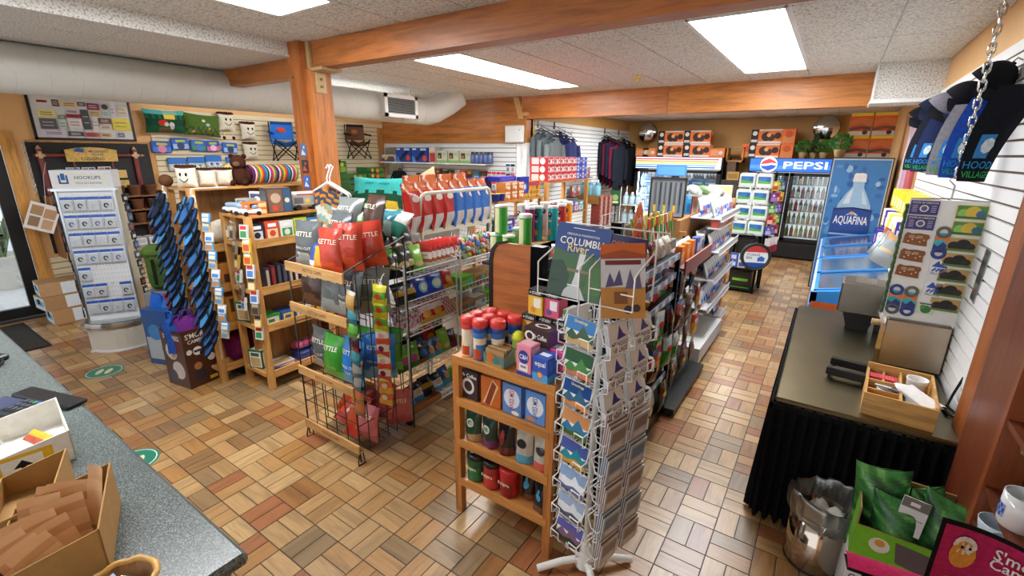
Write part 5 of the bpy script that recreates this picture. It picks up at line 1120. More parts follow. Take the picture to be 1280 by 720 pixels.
# black gondola with laminate end panel
gd = T('black_gondola', 'black gondola with wood laminate end panel behind the coffee shelf', 'gondola', (1.48, 1.62, 0))
pts = [(-.40, .16), (-.13, .16), (-.13, 1.485), (-.31, 1.485), (-.36, 1.47), (-.39, 1.43), (-.40, 1.37)]
O('end_panel', G().prism(pts, 1, -.60, -.575, 'a85f2c'), 'wood_x', gd)
O('panel_edge', G().prism([(-.425, .14), (-.40, .16), (-.40, 1.37), (-.39, 1.43), (-.36, 1.47), (-.31, 1.485), (-.31, 1.495), (-.37, 1.485), (-.41, 1.44), (-.425, 1.37)], 1, -.605, -.57, '121214'), 'plastic', gd)
for y in (-.585, .55): O('upright', G().box(-.13, y - .03, 0, -.05, y + .03, 1.49, '161618'), 'metal', gd)
for y in (-.585, .55): O('upright', G().box(.36, y - .015, .05, .39, y + .015, 1.30, '161618'), 'metal', gd)
O('back_panel', G().box(-.10, -.56, .1, -.08, .54, 1.40, '2a2a2c'), 'paint', gd)
for (z, x1) in ((.42, .37), (.90, .37), (1.04, .37), (1.19, .37), (1.33, .38)):
    if z == .90: continue
    b = O('shelf', G().box(-.08, -.57, z - .03, x1, .54, z - .015, '2c2c2e'), 'metal', gd)
    rl = O('price_rail', G().box(x1, -.57, z - .05, x1 + .008, .54, z - .005, '8b98ae'), 'plastic', b)
    for q in range(7): O('price_tag', G().box(x1 + .008, -.5 + .15 * q, z - .043, x1 + .0095, -.44 + .15 * q, z - .012, 'e4e8ee'), 'paper', rl)
O('top_shelf', G().box(-.50, -.57, 1.33, -.06, .54, 1.345, '2c2c2e').box(-.80, .08, 1.33, -.38, .80, 1.345, 'b08a5a'), 'card', gd)
O('shelf_leg', G().box(-.78, .70, 0, -.74, .78, 1.33, '2c2c2e'), 'metal', gd)
for z in (.42, .8, 1.1): O('left_shelf', G().box(-.40, -.57, z - .03, -.10, .54, z - .015, '2c2c2e'), 'metal', gd)
O('base', G().box(-.40, -.57, 0, .36, .60, .10, '1a1a1c'), 'metal', gd)
d2 = T('pegboard_gondola', 'black gondola section with hanging jerky above a black base deck', 'gondola', (1.72, 2.72, 0))
O('deck', G().box(-.10, -.50, .03, .215, .50, .075, '26282a').box(-.08, -.48, 0, .19, .48, .03, '121214'), 'plastic', d2)
O('back_panel', G().box(-.12, -.52, .03, -.10, .52, 1.25, '2c2c2f'), 'paint', d2)
for y in (-.49, .49): O('upright', G().box(-.10, y - .02, .03, -.05, y + .02, 1.27, '141416'), 'metal', d2)
for z in (.55, .85, 1.05): O('cross_bar', G().box(-.10, -.48, z, -.085, .48, z + .03, '1a1a1c'), 'metal', d2)
br = O('header_shelf', G().box(-.10, -.42, 1.16, .16, .44, 1.18, '7a4438').box(.15, -.42, 1.13, .165, .44, 1.235, '8e5244'), 'paint', d2)
# products on the gondola: pringles-type cans
def can(c, c2, label, x, y, z, h=.235, back=False, grp='stacked chip cans'):
    t = T('chip_can', label, 'chip can', (x + CDX, y + CDY, z), RN.uniform(-.3, .3), grp)
    def cf(j, k):
        if back: return 'd6d8a0' if j == 1 and k in (9, 10, 11, 12) else None
        return None
    g = G().lathe([(.037, 0), (.0375, h * .06), (.0375, h * .90), (.037, h * .93)], 16, [c, c, c], cf=cf)
    O('lid', G().lathe([(.039, h * .93), (.0395, h * .95), (.0395, h * .985), (.036, h), (.02, h)], 16, 'e4e6e4'), 'plastic', t)
    if not back:
        for (zz, rx, rz_, cc) in ((h * .74, .022, .020, '17181a'), (h * .765, .008, .006, 'f0f0f0'), (h * .57, .018, .010, 'e8e0dc'), (h * .25, .018, .022, c2)):
            g.grid(lambda a, b: (lambda th, z_: (.0385 * math.sin(th), -.0385 * math.cos(th), z_))(rx * b * math.cos(2 * PI * a) / .0375, zz + rz_ * b * math.sin(2 * PI * a)), 12, 1, cc)
    O('body', g, 'gloss', t)
zt = 1.346; CDX, CDY = 0, 0
for k, (x, y) in enumerate(((1.035, 1.12), (1.125, 1.12))): can('3fae3c', 'e8d050', ['left', 'right'][k] + ' lower short green chip can behind the laminate panel', x, y, zt + .0, .17, True)
can('3fae3c', 'e8d050', 'upper short green chip can stacked on two others', 1.07, 1.12, zt + .171, .17, True)
can('3fae3c', 'e8d050', 'tall green chip can behind the laminate panel', 1.235, 1.13, zt, .30, True)
can('2f6ab8', 'e8d050', 'blue chip can behind the short green cans', 1.13, 1.22, zt, .20, True)
TW = [('8a1f5a', 'e0a8c0', 'magenta'), ('1fa0a8', 'e8c050', 'left teal'), ('22a8b0', 'e8a050', 'right teal'), ('c8322c', 'e8c080', 'red'), ('e89a22', 'f0d8a0', 'orange')]
for k, (c, c2, nm) in enumerate(TW): can(c, c2, nm + ' chip can in the front row behind the laminate panel', (.86, .88, .96, .94, .90)[k], (1.78, 1.86, 1.95, 2.12, 2.30)[k], zt, .26)
for k in range(5): can(['c8c4c0', 'd04a5a', 'e8e0dc', 'b83030', 'd8d4d0'][k], 'e8c080', '%s chip can of the rear row behind the laminate panel' % ORD[k], (.74, .76, .80, .82, .83)[k], 1.86 + .12 * k, zt + .0, .265)
put(G().lathe([(.03, 0), (.036, .10), (.036, .11)], 14, ['c83a3a', 'd8d8a8']).mesh('snack_cup', 'gloss'), 'snack_cup', 'short red can at the right of the chip cans', 'can', (.985, 2.05, zt))
put(bag(.16, .2, .06, bands((.5, 'd8482a'), (1, 'e06a3a')), [], 7, 8, 95, name='orange_bag'), 'orange_bag', 'orange bag lying beside the chip cans behind the guide book', 'bag', (1.43, 1.22, zt + .02), .4, -1.2)
# shelf products facing the aisle
shp = [bag(.13, .13, .05, bands((.35, c), (1, c2)), [], 7, 8, 100 + k, name='snack_bag', discs=[(.5, .5, .26, .18, d)]) for k, (c, c2, d) in enumerate((('c8a030', '2a4a90', 'e8d070'), ('d8d4cc', 'e4e0d8', '8a6a4a'), ('b82a2a', '5a1a20', 'e8c080'), ('5a2a6a', 'c8a050', 'e8e0d0'), ('3a7a2a', 'd8d8d0', 'c84a2a'), ('b87a2a', 'd8b050', '6a2a1a'), ('2a5a9a', 'b8c8d8', 'e8c040')))]
rows_ = [(1.335, (0, 6, 1, 1, 2, 1, 1), 'top'), (1.195, (2, 3, 5, 3, 2, 6, 3), 'second'), (1.045, (4, 2, 5, 4, 5, 2, 4), 'third'), (.425, (4, 4, 2, 6, 4, 3, 5), 'lowest')]
for z, ks, nm in rows_:
    for k, q in enumerate(ks): put(shp[q], 'snack_bag', '%s snack bag from the near end, %s aisle shelf of the black gondola' % (ORD[k], nm), 'snack bag', (1.81, 1.13 + .15 * k, z - .012), R90 + RN.uniform(-.15, .15), -.25, 'snack bags on the black gondola')
# jerky sticks in a carton, leaf-shaped header card
t = T('jerky_carton', 'grey jerky stick carton with orange leaf header on the gondola', 'carton', (1.70, 2.02, 1.325), R90)
O('tray', G().box(-.30, -.09, 0, .30, .09, .07, '8a8680').box(-.30, .08, .07, .16, .09, .22, '8a847c'), 'card', t)
hdc = O('header_card', G().prism([(-.33, .06), (-.20, .06), (-.16, .20), (-.17, .30), (-.215, .36), (-.27, .34), (-.30, .28), (-.31, .18)], 1, .02, .03, 'd0693c'), 'card', t)
O('lettering', G().text('Jerky', (-.235, .0185, .25), (1, 0, 0), (0, 0, 1), .05, 'f0d8c8', .12), 'paper', hdc)
for k in range(40):
    c = ['e0c83a', 'd83a2a', '6ab03a', 'e8e0d0', 'e0c83a', 'd8c050'][k % 6]; x = -.27 + .56 * (k % 20) / 19; y = -.06 + .07 * (k // 20)
    st = G().box(-.011, -.004, 0, .011, .004, .13, ['b82a24', '4a9a34', 'd8d0c0'][k % 3]).box(-.012, -.005, .13, .012, .005, .19, c)
    put(st.mesh('jerky_stick', 'gloss'), 'jerky_stick', '%s wrapped jerky stick from the near end, %s row of the jerky carton' % (ORD[k % 20], ['front', 'rear'][k // 20]), 'jerky stick', (1.70 - y, 2.02 + x, 1.40), R90, -.15 + RN.uniform(-.1, .1), 'jerky sticks', RN.uniform(-.18, .18))
# hanging bags on pegs
pegb = [bag(.12, .23, .04, bands((.5, c), (.85, c2), (1, c3)), [], 7, 9, 120 + k, name='jerky_bag', discs=[(.5, .62, .3, .1, d)]) for k, (c, c2, c3, d) in enumerate((('3a3634', 'c89a68', 'b8b0a8', 'e0c8a0'), ('6a4a3a', '8a6a5a', 'a8a8a8', 'b8b0a8'), ('3a8a3a', 'b8d0d8', 'd8e0e0', 'c84a2a'), ('4a2420', 'b84a3a', '3a6ab0', 'c8a070'), ('2a2a2c', '6a2a24', '4a4a4c', 'c8c83a'), ('d8a030', 'c84a2a', 'e8e0d0', 'e8e0c0')))]
for r, z in enumerate((.92, .66, .40, .14)):
    for k in range(6):
        if r == 0 and k > 4: continue
        y = 2.28 + .16 * k
        q = ((0, 1, 5, 0, 4), (4, 3, 2, 1, 5, 5), (3, 2, 4, 1, 3, 5), (2, 4, 2, 4, 3, 1))[r][k]
        put(pegb[q], 'jerky_bag', '%s hanging bag from the near end in peg row %s' % (ORD[k], ['one', 'two', 'three', 'four'][r]), 'jerky bag', (1.80 + .03 * (k % 2), y, z), R90 + RN.uniform(-.2, .2), 0, 'hanging bags on the peg gondola')
        O('peg', G().cyl((-.09, y - 2.72, z + .235), (.14, y - 2.72, z + .245), .003, 5, 'b0b0b0'), 'metal', d2)
for r, z in enumerate((.74, .52, .16)):
    for k in range(6): put(pegb[(k * 2 + r * 3) % 6 if (k + r) % 3 else 2], 'jerky_bag', '%s hanging bag below the price rails, %s row of the black gondola' % (ORD[k], ['top', 'middle', 'bottom'][r]), 'snack bag', (1.85 + .03 * (k % 2), 1.22 + .16 * k, z), R90 + RN.uniform(-.3, .3), 0, 'hanging bags on the black gondola')
for k in range(5): put(pbox(.09, .05, .14, ['e07a1a', 'e88a24', 'e07a1a', '2a5ab0', 'd8dce0'][k], [('r', .15, .2, .85, .7, ['f0b050', 'f0c060', 'f0b050', 'd8e0f0', '2a4a9a'][k])], mats='gloss'), 'orange_pack', '%s pack from the near end on the reddish header shelf' % ORD[k], 'pack', (1.80, 2.42 + .16 * k, 1.182), R90)
for k in range(8): put(bag(.10, .12, .05, bands((.5, 'e4e4e4'), (1, 'd8dadc')), [], 6, 6, 140 + k, name='white_packet', discs=[(.5, .5, .25, .2, ['3a6ab8', 'd84a3a'][k % 2])]), 'white_packet', '%s white packet from the near end above the reddish shelf' % ORD[k], 'packet', (1.72, 2.33 + .1 * k, 1.183), R90, -.2, 'white packets on the reddish shelf')

# postcard spinner
sp = T('postcard_spinner', 'white wire spinner rack of postcards and guide books', 'spinner rack', (1.955, .60, 0), math.radians(-4))
O('pole', G().cyl((0, 0, .03), (0, 0, 1.70), .014, 10, 'e4e6e4').lathe([(.05, .02), (.045, .10), (.02, .14)], 12, 'e4e6e4'), 'paint', sp)
for k in range(4):
    a = PI / 4 + k * PI / 2
    O('foot', G().tube([(0, 0, .06), (.12 * math.cos(a), .12 * math.sin(a), .05), (.24 * math.cos(a), .24 * math.sin(a), .02)], .018, 8, 'e4e6e4'), 'paint', sp)
for z in (.14, .5, .95, 1.28): O('ring', G().tube([(.10 * math.cos(a), .10 * math.sin(a), z) for a in [PI / 4 + q * PI / 2 for q in range(4)]], .004, 5, 'e8eaea', closed=True), 'wire', sp)
for a in [PI / 4 + q * PI / 2 for q in range(4)]: O('corner_wire', G().cyl((.10 * math.cos(a), .10 * math.sin(a), .14), (.10 * math.cos(a), .10 * math.sin(a), 1.62), .004, 5, 'e8eaea'), 'wire', sp)
def pocket(w, h, d):
    g = G(); W = 'eceeee'
    g.tube([(-w / 2, 0, h), (-w / 2, -d * .4, h * .55), (-w / 2, -d, h * .5), (-w / 2, -d, h * .08), (-w / 2, -d * .6, 0), (w / 2, -d * .6, 0), (w / 2, -d, h * .08), (w / 2, -d, h * .5), (w / 2, -d * .4, h * .55), (w / 2, 0, h)], .003, 5, W)
    g.tube([(-w / 2, -d, h * .5), (-w * .2, -d, h * .5), (-w * .2, -d, h * .18), (w * .2, -d, h * .18), (w * .2, -d, h * .5), (w / 2, -d, h * .5)], .003, 5, W)
    g.cyl((-w / 2, -.002, h), (w / 2, -.002, h), .003, 5, W).cyl((-w / 2, -.002, 0), (w / 2, -.002, 0), .003, 5, W)
    return g.mesh('card_pocket', 'wire')
pk_ = pocket(.158, .115, .055)
MS = Matrix.Translation((1.955, .60, 0)) @ Matrix.Rotation(math.radians(-4), 4, 'Z')
faces = [(-PI * .06, 'front'), (R90 - PI * .06, 'right'), (-R90 - PI * .06, 'left'), (PI - PI * .06, 'rear')]
SC = [('2f78b8', '3a5a3a', 'c8a868'), ('2a5a3a', '4a8a4a', 'c87a5a'), ('1f4a8a', '3a6a8a', 'd88a4a'), ('c88a5a', '3a7aa0', '4a6a3a'), ('4a5aa0', '2a8a9a', 'c89a3a'), ('8aa8d0', 'e8eef4', '5a6a9a'), ('9ab0d0', 'd8e0e8', '4a5a6a'), ('5a5aa8', '7a5a7a', '2a3a2a'), ('b06a5a', '5a4a8a', 'd8d0d8'), ('a8a0c8', '6a5a9a', '3a2a4a')]
def card(k, w=.148, h=.108):
    a, b, c = SC[k]
    pr = [('r', 0, .5, 1, 1, a), ('p', [(0, .2), (.2, .55), (.42, .35), (.6, .75), (.85, .4), (1, .5), (1, 0), (0, 0)], b), ('p', [(0, 0), (1, 0), (1, .16), (.6, .28), (.3, .14), (0, .22)], c)]
    if k in (0, 2): pr.append(('t', 'Greetings', .5, .86, .12, 'f0d890', .7))
    g = G().box(-w / 2, -.006, 0, w / 2, 0, h, 'e8e8e4'); g.face_prints((-w / 2, -.006, 0), (1, 0, 0), (0, 0, 1), w, h, pr); return g.mesh('postcard', 'gloss')
cm_ = [card(k) for k in range(10)]
def leaflet(k):
    g = G()
    for q in range(5 if k == 0 else 8): g.box(-.058, -.004 - .005 * q, .0, .058, -.001 - .005 * q, .115 + (.004 * (q % 2) if k == 0 else .006 * (8 - q)), 'e2e4e6' if q % 2 else ['c8ccd4', '5a6a88', '8a6a68'][k])
    g.face_prints((-.058, -.026 - .014 * (k > 0), 0), (1, 0, 0), (0, 0, 1), .116, .115, [('r', 0, 0, 1, 1, ['e6e8ea', 'b4bcc8', 'c0c0c4'][k]), ('p', [(.38, .45), (.55, .92), (.72, .62), (.9, .5)], '3a3a94') if k == 0 else ('r', .1, .5, .9, .9, '4a5a8a'), ('t', 'MT HOOD', .5, .30, .15, '2a3a8a', .85), ('t', 'VILLAGE', .5, .10, .15, '2a2a34', .85)] if k == 0 else [('r', 0, 0, 1, 1, ['e6e8ea', 'b4bcc8', 'c0c0c4'][k]), ('r', .1, .4, .9, .9, ['', '6a80a0', '8a7a78'][k]), ('r', .2, .1, .8, .3, 'd8d8e0')])
    return g.mesh('leaflet', 'gloss')
lf = [leaflet(k) for k in range(3)]
for f, (a, nm) in enumerate(faces):
    A = a
    for r in range(8):
        z = 1.225 - r * .142
        for c in ((0,) if f in (0, 2) else (-1, 1)):
            off = Matrix.Rotation(A, 4, 'Z')
            x = c * .078
            p = off @ Vector((x, -.118, z))
            O('card_pocket', pk_, parent=sp, loc=p, rz=A)
            if f == 3: continue
            q = MS @ (off @ Vector((x, -.138, z + .012)))
            if f in (0, 2): put(cm_[r if f == 0 else (r + 4) % 10], 'postcard', '%s postcard from the top on the %s of the spinner' % (ORD[r], ['front', '', 'left side'][f]), 'postcard', q, A + math.radians(-4), -.18, 'postcards on the spinner')
            else: put(lf[0] if r < 3 else lf[1 + r % 2], 'leaflet', '%s %s leaflet stack from the top on the right of the spinner' % (ORD[r], 'near' if c < 0 else 'far'), 'leaflet', q, A + math.radians(-4), -.22 if r < 3 else .10, 'leaflets on the spinner')
# guide books on the spinner top
def book(w, h, d, c, pr, spine):
    g = G().box(-w / 2, -d, 0, w / 2, 0, h, spine).box(-w / 2 + .003, -d + .003, .002, w / 2 - .002, -.003, h + .0005, 'e8e4d8')
    g.face_prints((-w / 2, -d, 0), (1, 0, 0), (0, 0, 1), w, h, pr); return g.mesh('guide_book', 'gloss')
b1 = book(.225, .295, .014, '2a4a8a', [('r', 0, 0, 1, 1, '3f6a44'), ('p', [(0, .66), (.3, .60), (.62, .64), (1, .58), (1, 1), (0, 1)], '2b4b92'), ('p', [(.40, 0), (.62, 0), (.56, .3), (.62, .62), (.50, .62), (.48, .3)], 'dfe4e8'), ('p', [(.22, .0), (.75, .0), (.62, .16), (.40, .16)], 'c8d2d8'), ('p', [(0, .0), (.3, .0), (.38, .3), (.2, .5), (0, .45)], '2a4a38'), ('p', [(.68, .1), (1, .1), (1, .5), (.75, .45)], '4a7a3a'), ('r', .32, .36, .72, .40, '8a7a58'), ('t', 'OREGON & WASHINGTON', .5, .865, .03, 'e8eef4', .6), ('t', 'COLUMBIA', .52, .77, .10, 'f4f6f8', .86), ('t', 'River', .46, .68, .11, 'e8d890', .4), ('r', .3, .945, .7, .955, 'f0f0f0')], '24407c')
b2 = book(.165, .285, .014, 'c87a4a', [('r', 0, 0, 1, 1, 'c8ccd6'), ('r', 0, 0, 1, .42, 'b8823e'), ('r', 0, .80, 1, 1, '9a4a2a'), ('p', [(0, .86), (.5, .92), (1, .85), (1, 1), (0, 1)], 'c8642c'), ('r', .1, .72, .9, .78, '6a2428'), ('p', [(.1, .42), (.2, .62), (.3, .48), (.42, .66), (.5, .45)], '4a4a7a'), ('p', [(.55, .40), (.66, .66), (.74, .5), (.86, .62), (.92, .4)], '5a5a80'), ('c', .62, .12, .10, '2a2a38'), ('c', .80, .14, .09, '2a2a38'), ('r', .3, .2, .6, .36, '7a4a2a')], '7a3a20')
q = MS @ Vector((-.085, -.10, 1.415)); put(b1, 'guide_book', 'blue river guide book with waterfall on the spinner top', 'book', q, .10, -.20, None, .08)
q = MS @ Vector((.135, -.09, 1.375)); put(b2, 'guide_book', 'orange cooking guide book on the spinner top', 'book', q, .45, -.22, None, -.06)
q = MS @ Vector((.02, .12, 1.39)); put(book(.2, .26, .01, '2a2a6a', [('r', 0, 0, 1, 1, '2a2a5a'), ('t', 'OREGON', .5, .85, .1, 'c86a4a', .8)], '2a2a5a'), 'guide_book', 'dark blue guide book at the back of the spinner top', 'book', q, -.3, -.12)
hg = G()
for (x0, x1, y, a) in ((-.21, -.02, -.17, 0), (.02, .20, -.16, 0)):
    hg.tube([(x0, 0, 1.62), (x0, y + .02, 1.57), (x0, y, 1.56), (x0, y, 1.43), (x1, y, 1.43), (x1, y, 1.56), (x1, y + .02, 1.57), (x1, 0, 1.62)], .0035, 5, 'eceeee')
    hg.cyl((x0, y, 1.49), (x0 + .05, y, 1.49), .003, 5, 'eceeee').cyl((x1 - .05, y, 1.49), (x1, y, 1.49), .003, 5, 'eceeee')
hg.tube([(-.2, .02, 1.70), (.2, .02, 1.70), (.2, .14, 1.68), (-.2, .14, 1.68)], .0035, 5, 'eceeee', closed=True)
hg.cyl((-.2, .0, 1.43), (.2, .0, 1.43), .0035, 5, 'eceeee').cyl((-.2, .02, 1.43), (-.2, .02, 1.70), .0035, 5, 'eceeee').cyl((.2, .02, 1.43), (.2, .02, 1.70), .0035, 5, 'eceeee')
O('book_holder', hg, 'wire', sp)
# ================================================================ centre back: pine gondola, clothes, alcove shelves
u1 = shelf_unit('pine_gondola', 'low pine gondola with snack cups and orange packs on top', -.36, 2.56, .0, 3.44, 1.52, [.14, .5, .9, 1.2, 1.52], False)
u2 = shelf_unit('pine_gondola', 'tall pine gondola under the stacked red and blue cartons', -.38, 3.52, .0, 4.62, 1.67, [.14, .5, .9, 1.27, 1.67], False)
rb = pbox(.142, .24, .088, 'c42832', [('r', .05, .1, .3, .9, 'd8b0a8'), ('r', .36, .15, .62, .75, 'e4dede'), ('c', .17, .5, .1, '8a3a2a'), ('r', .34, .02, .95, .18, 'd84a4a'), ('r', .70, .2, .95, .85, 'e8d8d4'), ('c', .82, .55, .08, 'b83a3a')], [('r', .1, .1, .5, .9, 'e0c8c4'), ('c', .7, .5, .15, 'e8e0dc')], top=[('r', .1, .1, .9, .9, 'd03a40')], name='red_carton')
bb = pbox(.142, .24, .088, '2a44b4', [('r', .1, .1, .5, .9, 'b8c0e0'), ('c', .3, .5, .1, '8a4a3a'), ('r', .6, .2, .95, .8, '4a64d0'), ('c', .78, .5, .08, 'e8d8a0')], [('r', .1, .1, .5, .9, '8a98d8'), ('c', .7, .5, .15, 'd8e0f0')], top=[('r', .1, .1, .9, .9, '3a54c4')], name='blue_carton')
for r in range(3):
    for c in range(7):
        red = c < 5
        put(rb if red else bb, 'red_carton' if red else 'blue_carton', '%s %s carton from the left, %s layer on the tall pine gondola' % (ORD[c if red else c - 5], 'red' if red else 'blue', ['bottom', 'middle', 'top'][r]), 'carton', (-.15, 3.65 + .146 * c, 1.672 + .090 * r), R90, 0, 'red cartons on the gondola' if red else 'blue cartons on the gondola')
# snack cups and packs on the low gondola
for k in range(3):
    for r in range(2): put(pbox(.11, .10, .085, 'd8843a', [('r', .1, .1, .9, .6, 'c8602a'), ('c', .35, .5, .2, 'f0d0a0'), ('c', .7, .4, .18, 'e8e0d8'), ('r', .1, .75, .9, .95, 'e8e0d4')], mats='gloss', name='snack_pack'), 'snack_pack', '%s orange snack pack, %s layer, on the low pine gondola' % (ORD[k], ['lower', 'upper'][r]), 'snack pack', (-.08, 2.78 + .125 * k, 1.522 + .087 * r), R90, 0, 'orange snack packs')
for k in range(3): put(G().lathe([(.033, 0), (.045, .07), (.046, .075)], 12, ['2a3a90', 'd8c060']).mesh('snack_cup', 'gloss'), 'snack_cup', '%s navy blue cup at the near end of the low pine gondola' % ORD[k], 'cup', (-.05 - .09 * (k // 2), 2.60 + .09 * (k % 2), 1.522 + (.0)), 0, 0, 'navy cups')
put(pbox(.17, .05, .22, '2a3aa0', [('c', .5, .5, .3, '4a5ac0'), ('c', .5, .52, .16, 'e8e8f0'), ('r', .1, .02, .9, .2, 'd8a030')], mats='gloss', name='wafer_box'), 'wafer_box', 'upright royal blue box behind the orange snack packs', 'box', (-.07, 3.12, 1.522), R90)
put(pbox(.30, .14, .05, '3a3ab0', [('r', .1, .2, .9, .8, '5a5ac8')], mats='gloss', name='flat_box'), 'flat_box', 'flat violet blue box on top of the snack packs', 'box', (-.18, 2.90, 1.70), R90)
put(pbox(.34, .06, .22, '3a2a78', [('c', .35, .55, .06, 'c8c8e0'), ('r', .62, .3, .72, .6, 'c8b8d8')], mats='gloss', name='purple_box'), 'purple_box', 'large dark purple box standing behind the large chip bags', 'box', (-.30, 2.66, 1.522), R90)
for k in range(4): put(pbox(.085, .05, .17, 'd8982a', [('r', .1, .1, .9, .45, 'e8c060'), ('c', .5, .3, .25, 'c8842a'), ('r', .15, .7, .85, .95, 'b83a5a')], mats='gloss', name='yellow_pack'), 'yellow_pack', '%s yellow snack pack right of the royal blue box' % ORD[k], 'snack pack', (-.07, 3.235 + .0 + .055 * k, 1.522), R90, 0, 'yellow snack packs')
# goods on the shelves of the pine gondolas
r_ = random.Random(3)
lowc = [pbox(.12, .16, .13, c, [('r', .1, .12, .9, .55, c2), ('r', .2, .66, .8, .88, 'e8e8e4'), ('c', .5, .35, .16, c)], mats='gloss', name='grocery_box') for c, c2 in (('2a3a8a', '8aa0d0'), ('3a9aa8', 'd8e8e8'), ('c84a3a', 'e8c8b0'), ('8a6a9a', 'd8d0e0'), ('d8d8d8', '3a6ab0'), ('4a4a50', 'a8a8b0'))]
for (x, ya, n, z, nm, gn) in ((-.08, 3.60, 7, 1.272, 'top', 'tall'), (-.08, 3.60, 7, .902, 'second', 'tall'), (-.08, 3.60, 7, .502, 'third', 'tall'), (-.08, 2.63, 6, 1.202, 'top', 'low'), (-.08, 2.63, 6, .902, 'second', 'low')):
    for k in range(n): put(lowc[r_.randrange(6)], 'grocery_box', '%s grocery box on the %s inner shelf of the %s pine gondola' % (ORD[k], nm, gn), 'box', (x, ya + .135 * k + .02, z), R90 + r_.uniform(-.08, .08), 0, 'boxes inside the pine gondolas')
# red spice stack, blue bottles, wire basket right of the gondola
spm = pbox(.13, .12, .055, '9a4a44', [('r', .05, .1, .95, .6, '5a4a4a'), ('r', .1, .65, .9, .95, 'd86a5a'), ('c', .5, .35, .2, 'c8b8a8')], mats='gloss', name='red_tray_pack')
for c in range(3):
    for r in range(7): put(spm, 'red_tray_pack', '%s dark red tray pack from the bottom in stack %s right of the gondola' % (ORD[r], ['one', 'two', 'three'][c]), 'tray pack', (.10, 4.72 + .15 * c, 1.04 + .0565 * r), R90, 0, 'dark red tray packs')
t = T('metal_stand', 'wire stand carrying the dark red tray packs behind the pine gondola', 'stand', (.08, 4.87, 0))
O('deck', G().box(-.14, -.24, 1.01, .14, .24, 1.035, 'd8d8d6'), 'metal', t)
for sx in (-.12, .12):
    for sy in (-.22, .22): O('leg', G().cyl((sx, sy, 0), (sx, sy, 1.01), .01, 6, 'c8c8c8'), 'metal', t)
O('rail', G().tube([(.14, -.24, 1.03), (.14, -.24, 1.2), (.14, .0, 1.2), (.14, .0, 1.03)], .006, 6, 'e0e0e0').tube([(.14, .02, 1.03), (.14, .02, 1.2), (.14, .24, 1.2), (.14, .24, 1.03)], .006, 6, 'e0e0e0'), 'wire', t)
for k in range(3): put(G().lathe([(.04, 0), (.045, .02), (.045, .13), (.02, .17), (.018, .2)], 12, ['6ac0d8', '8ad0e0', '4aa0c8', 'e8e8e8']).mesh('blue_bottle', 'gloss'), 'blue_bottle', '%s pale blue bottle at the right end of the tall pine gondola' % ORD[k], 'bottle', (-.1 + .1 * k, 4.685, 1.45 if k == 0 else 1.45), 0, 0, 'pale blue bottles')
t = T('bottle_shelf', 'small bracket shelf at the end of the tall pine gondola', 'shelf', (-.0, 4.685, 1.40)); O('board', G().box(-.17, -.055, .03, .17, .055, .05, 'b98a4c'), 'wood_x', t); O('bracket', G().box(-.15, -.06, -.06, .15, -.05, .03, 'a87a40'), 'wood_x', t)

# alcove slatwall shelf and goods
t = T('wall_shelf', 'white shelf on the alcove slatwall holding blue and green boxes', 'shelf', (-3.65, YA - .02, 1.775))
O('board', G().box(-1.35, -.28, 0, 1.30, 0, .02, 'f0f2f2'), 'paint', t)
for x in (-1.2, 0, 1.15): O('bracket', G().prism([(0, -.02), (-.26, -.005), (-.26, 0), (0, 0)], 0, x, x + .01, 'd8dada'), 'metal', t)
AY = YA - .17
A1 = pbox(.42, .12, .27, '23469a', [('p', [(.1, .1), (.35, .1), (.9, .75), (.7, .85)], '14224a'), ('p', [(0, 0), (.3, 0), (.12, .4), (0, .4)], '4a80d0'), ('c', .80, .28, .13, 'd84a3a'), ('r', .55, .8, .9, .94, 'c8d8f0'), ('r', .05, .84, .3, .94, 'd8e4f4')], mats='gloss', name='blue_box')
for k, x in enumerate((-4.37, -3.93)): put(A1, 'blue_box', ['left', 'right'][k] + ' large blue box on the alcove wall shelf', 'box', (x, AY, 1.797), 0, 0, 'blue boxes on the alcove shelf')
put(pbox(.36, .14, .13, 'c8ccd0', [('r', .0, .0, 1, .5, '3a4a8a'), ('c', .3, .5, .12, 'e0c040'), ('c', .6, .5, .12, '4a6a4a'), ('r', .7, .3, .95, .8, '8a3a3a')], mats='gloss', name='low_box'), 'low_box', 'low multicoloured box left of the blue boxes on alcove shelf', 'box', (-4.80, AY, 1.797))
put(pbox(.17, .12, .29, 'b8b0ac', [('r', .1, .05, .9, .6, 'b83a34'), ('r', .1, .7, .9, .95, 'd0ccc8')], mats='gloss', name='grey_red_box'), 'grey_red_box', 'grey and red box between blue and green boxes', 'box', (-3.60, AY, 1.797))
G1 = pbox(.25, .12, .22, 'c6cdb4', [('r', .0, .0, 1, .22, '8ab070'), ('r', .12, .35, .5, .8, '3a3a34'), ('c', .28, .5, .1, 'c88a4a'), ('r', .6, .6, .92, .8, 'b0b8a0')], mats='gloss', name='pale_green_box')
for k in range(3): put(G1, 'pale_green_box', ['left', 'middle', 'right'][k] + ' pale green box on the alcove wall shelf', 'box', (-3.37 + .28 * k, AY, 1.797), 0, 0, 'pale green boxes')
for k in range(5): put(G().lathe([(.035, 0), (.045, .02), (.045, .15), (.03, .17), (.03, .2)], 10, ['3a4a78', '5a6a9a', '2a3458', '20242c']).mesh('dark_bottle', 'gloss'), 'dark_bottle', '%s dark blue bottle at the right of the alcove shelf' % ORD[k], 'bottle', (-2.66 + .095 * k, AY - .03, 1.797), 0, 0, 'dark bottles on the alcove shelf')
put(pbox(.12, .10, .2, '2a3a4a', [('r', .1, .1, .9, .9, '34485c')], mats='gloss', name='slate_box'), 'slate_box', 'slate blue box at the right end of the alcove shelf', 'box', (-2.40, AY + .09, 1.797))
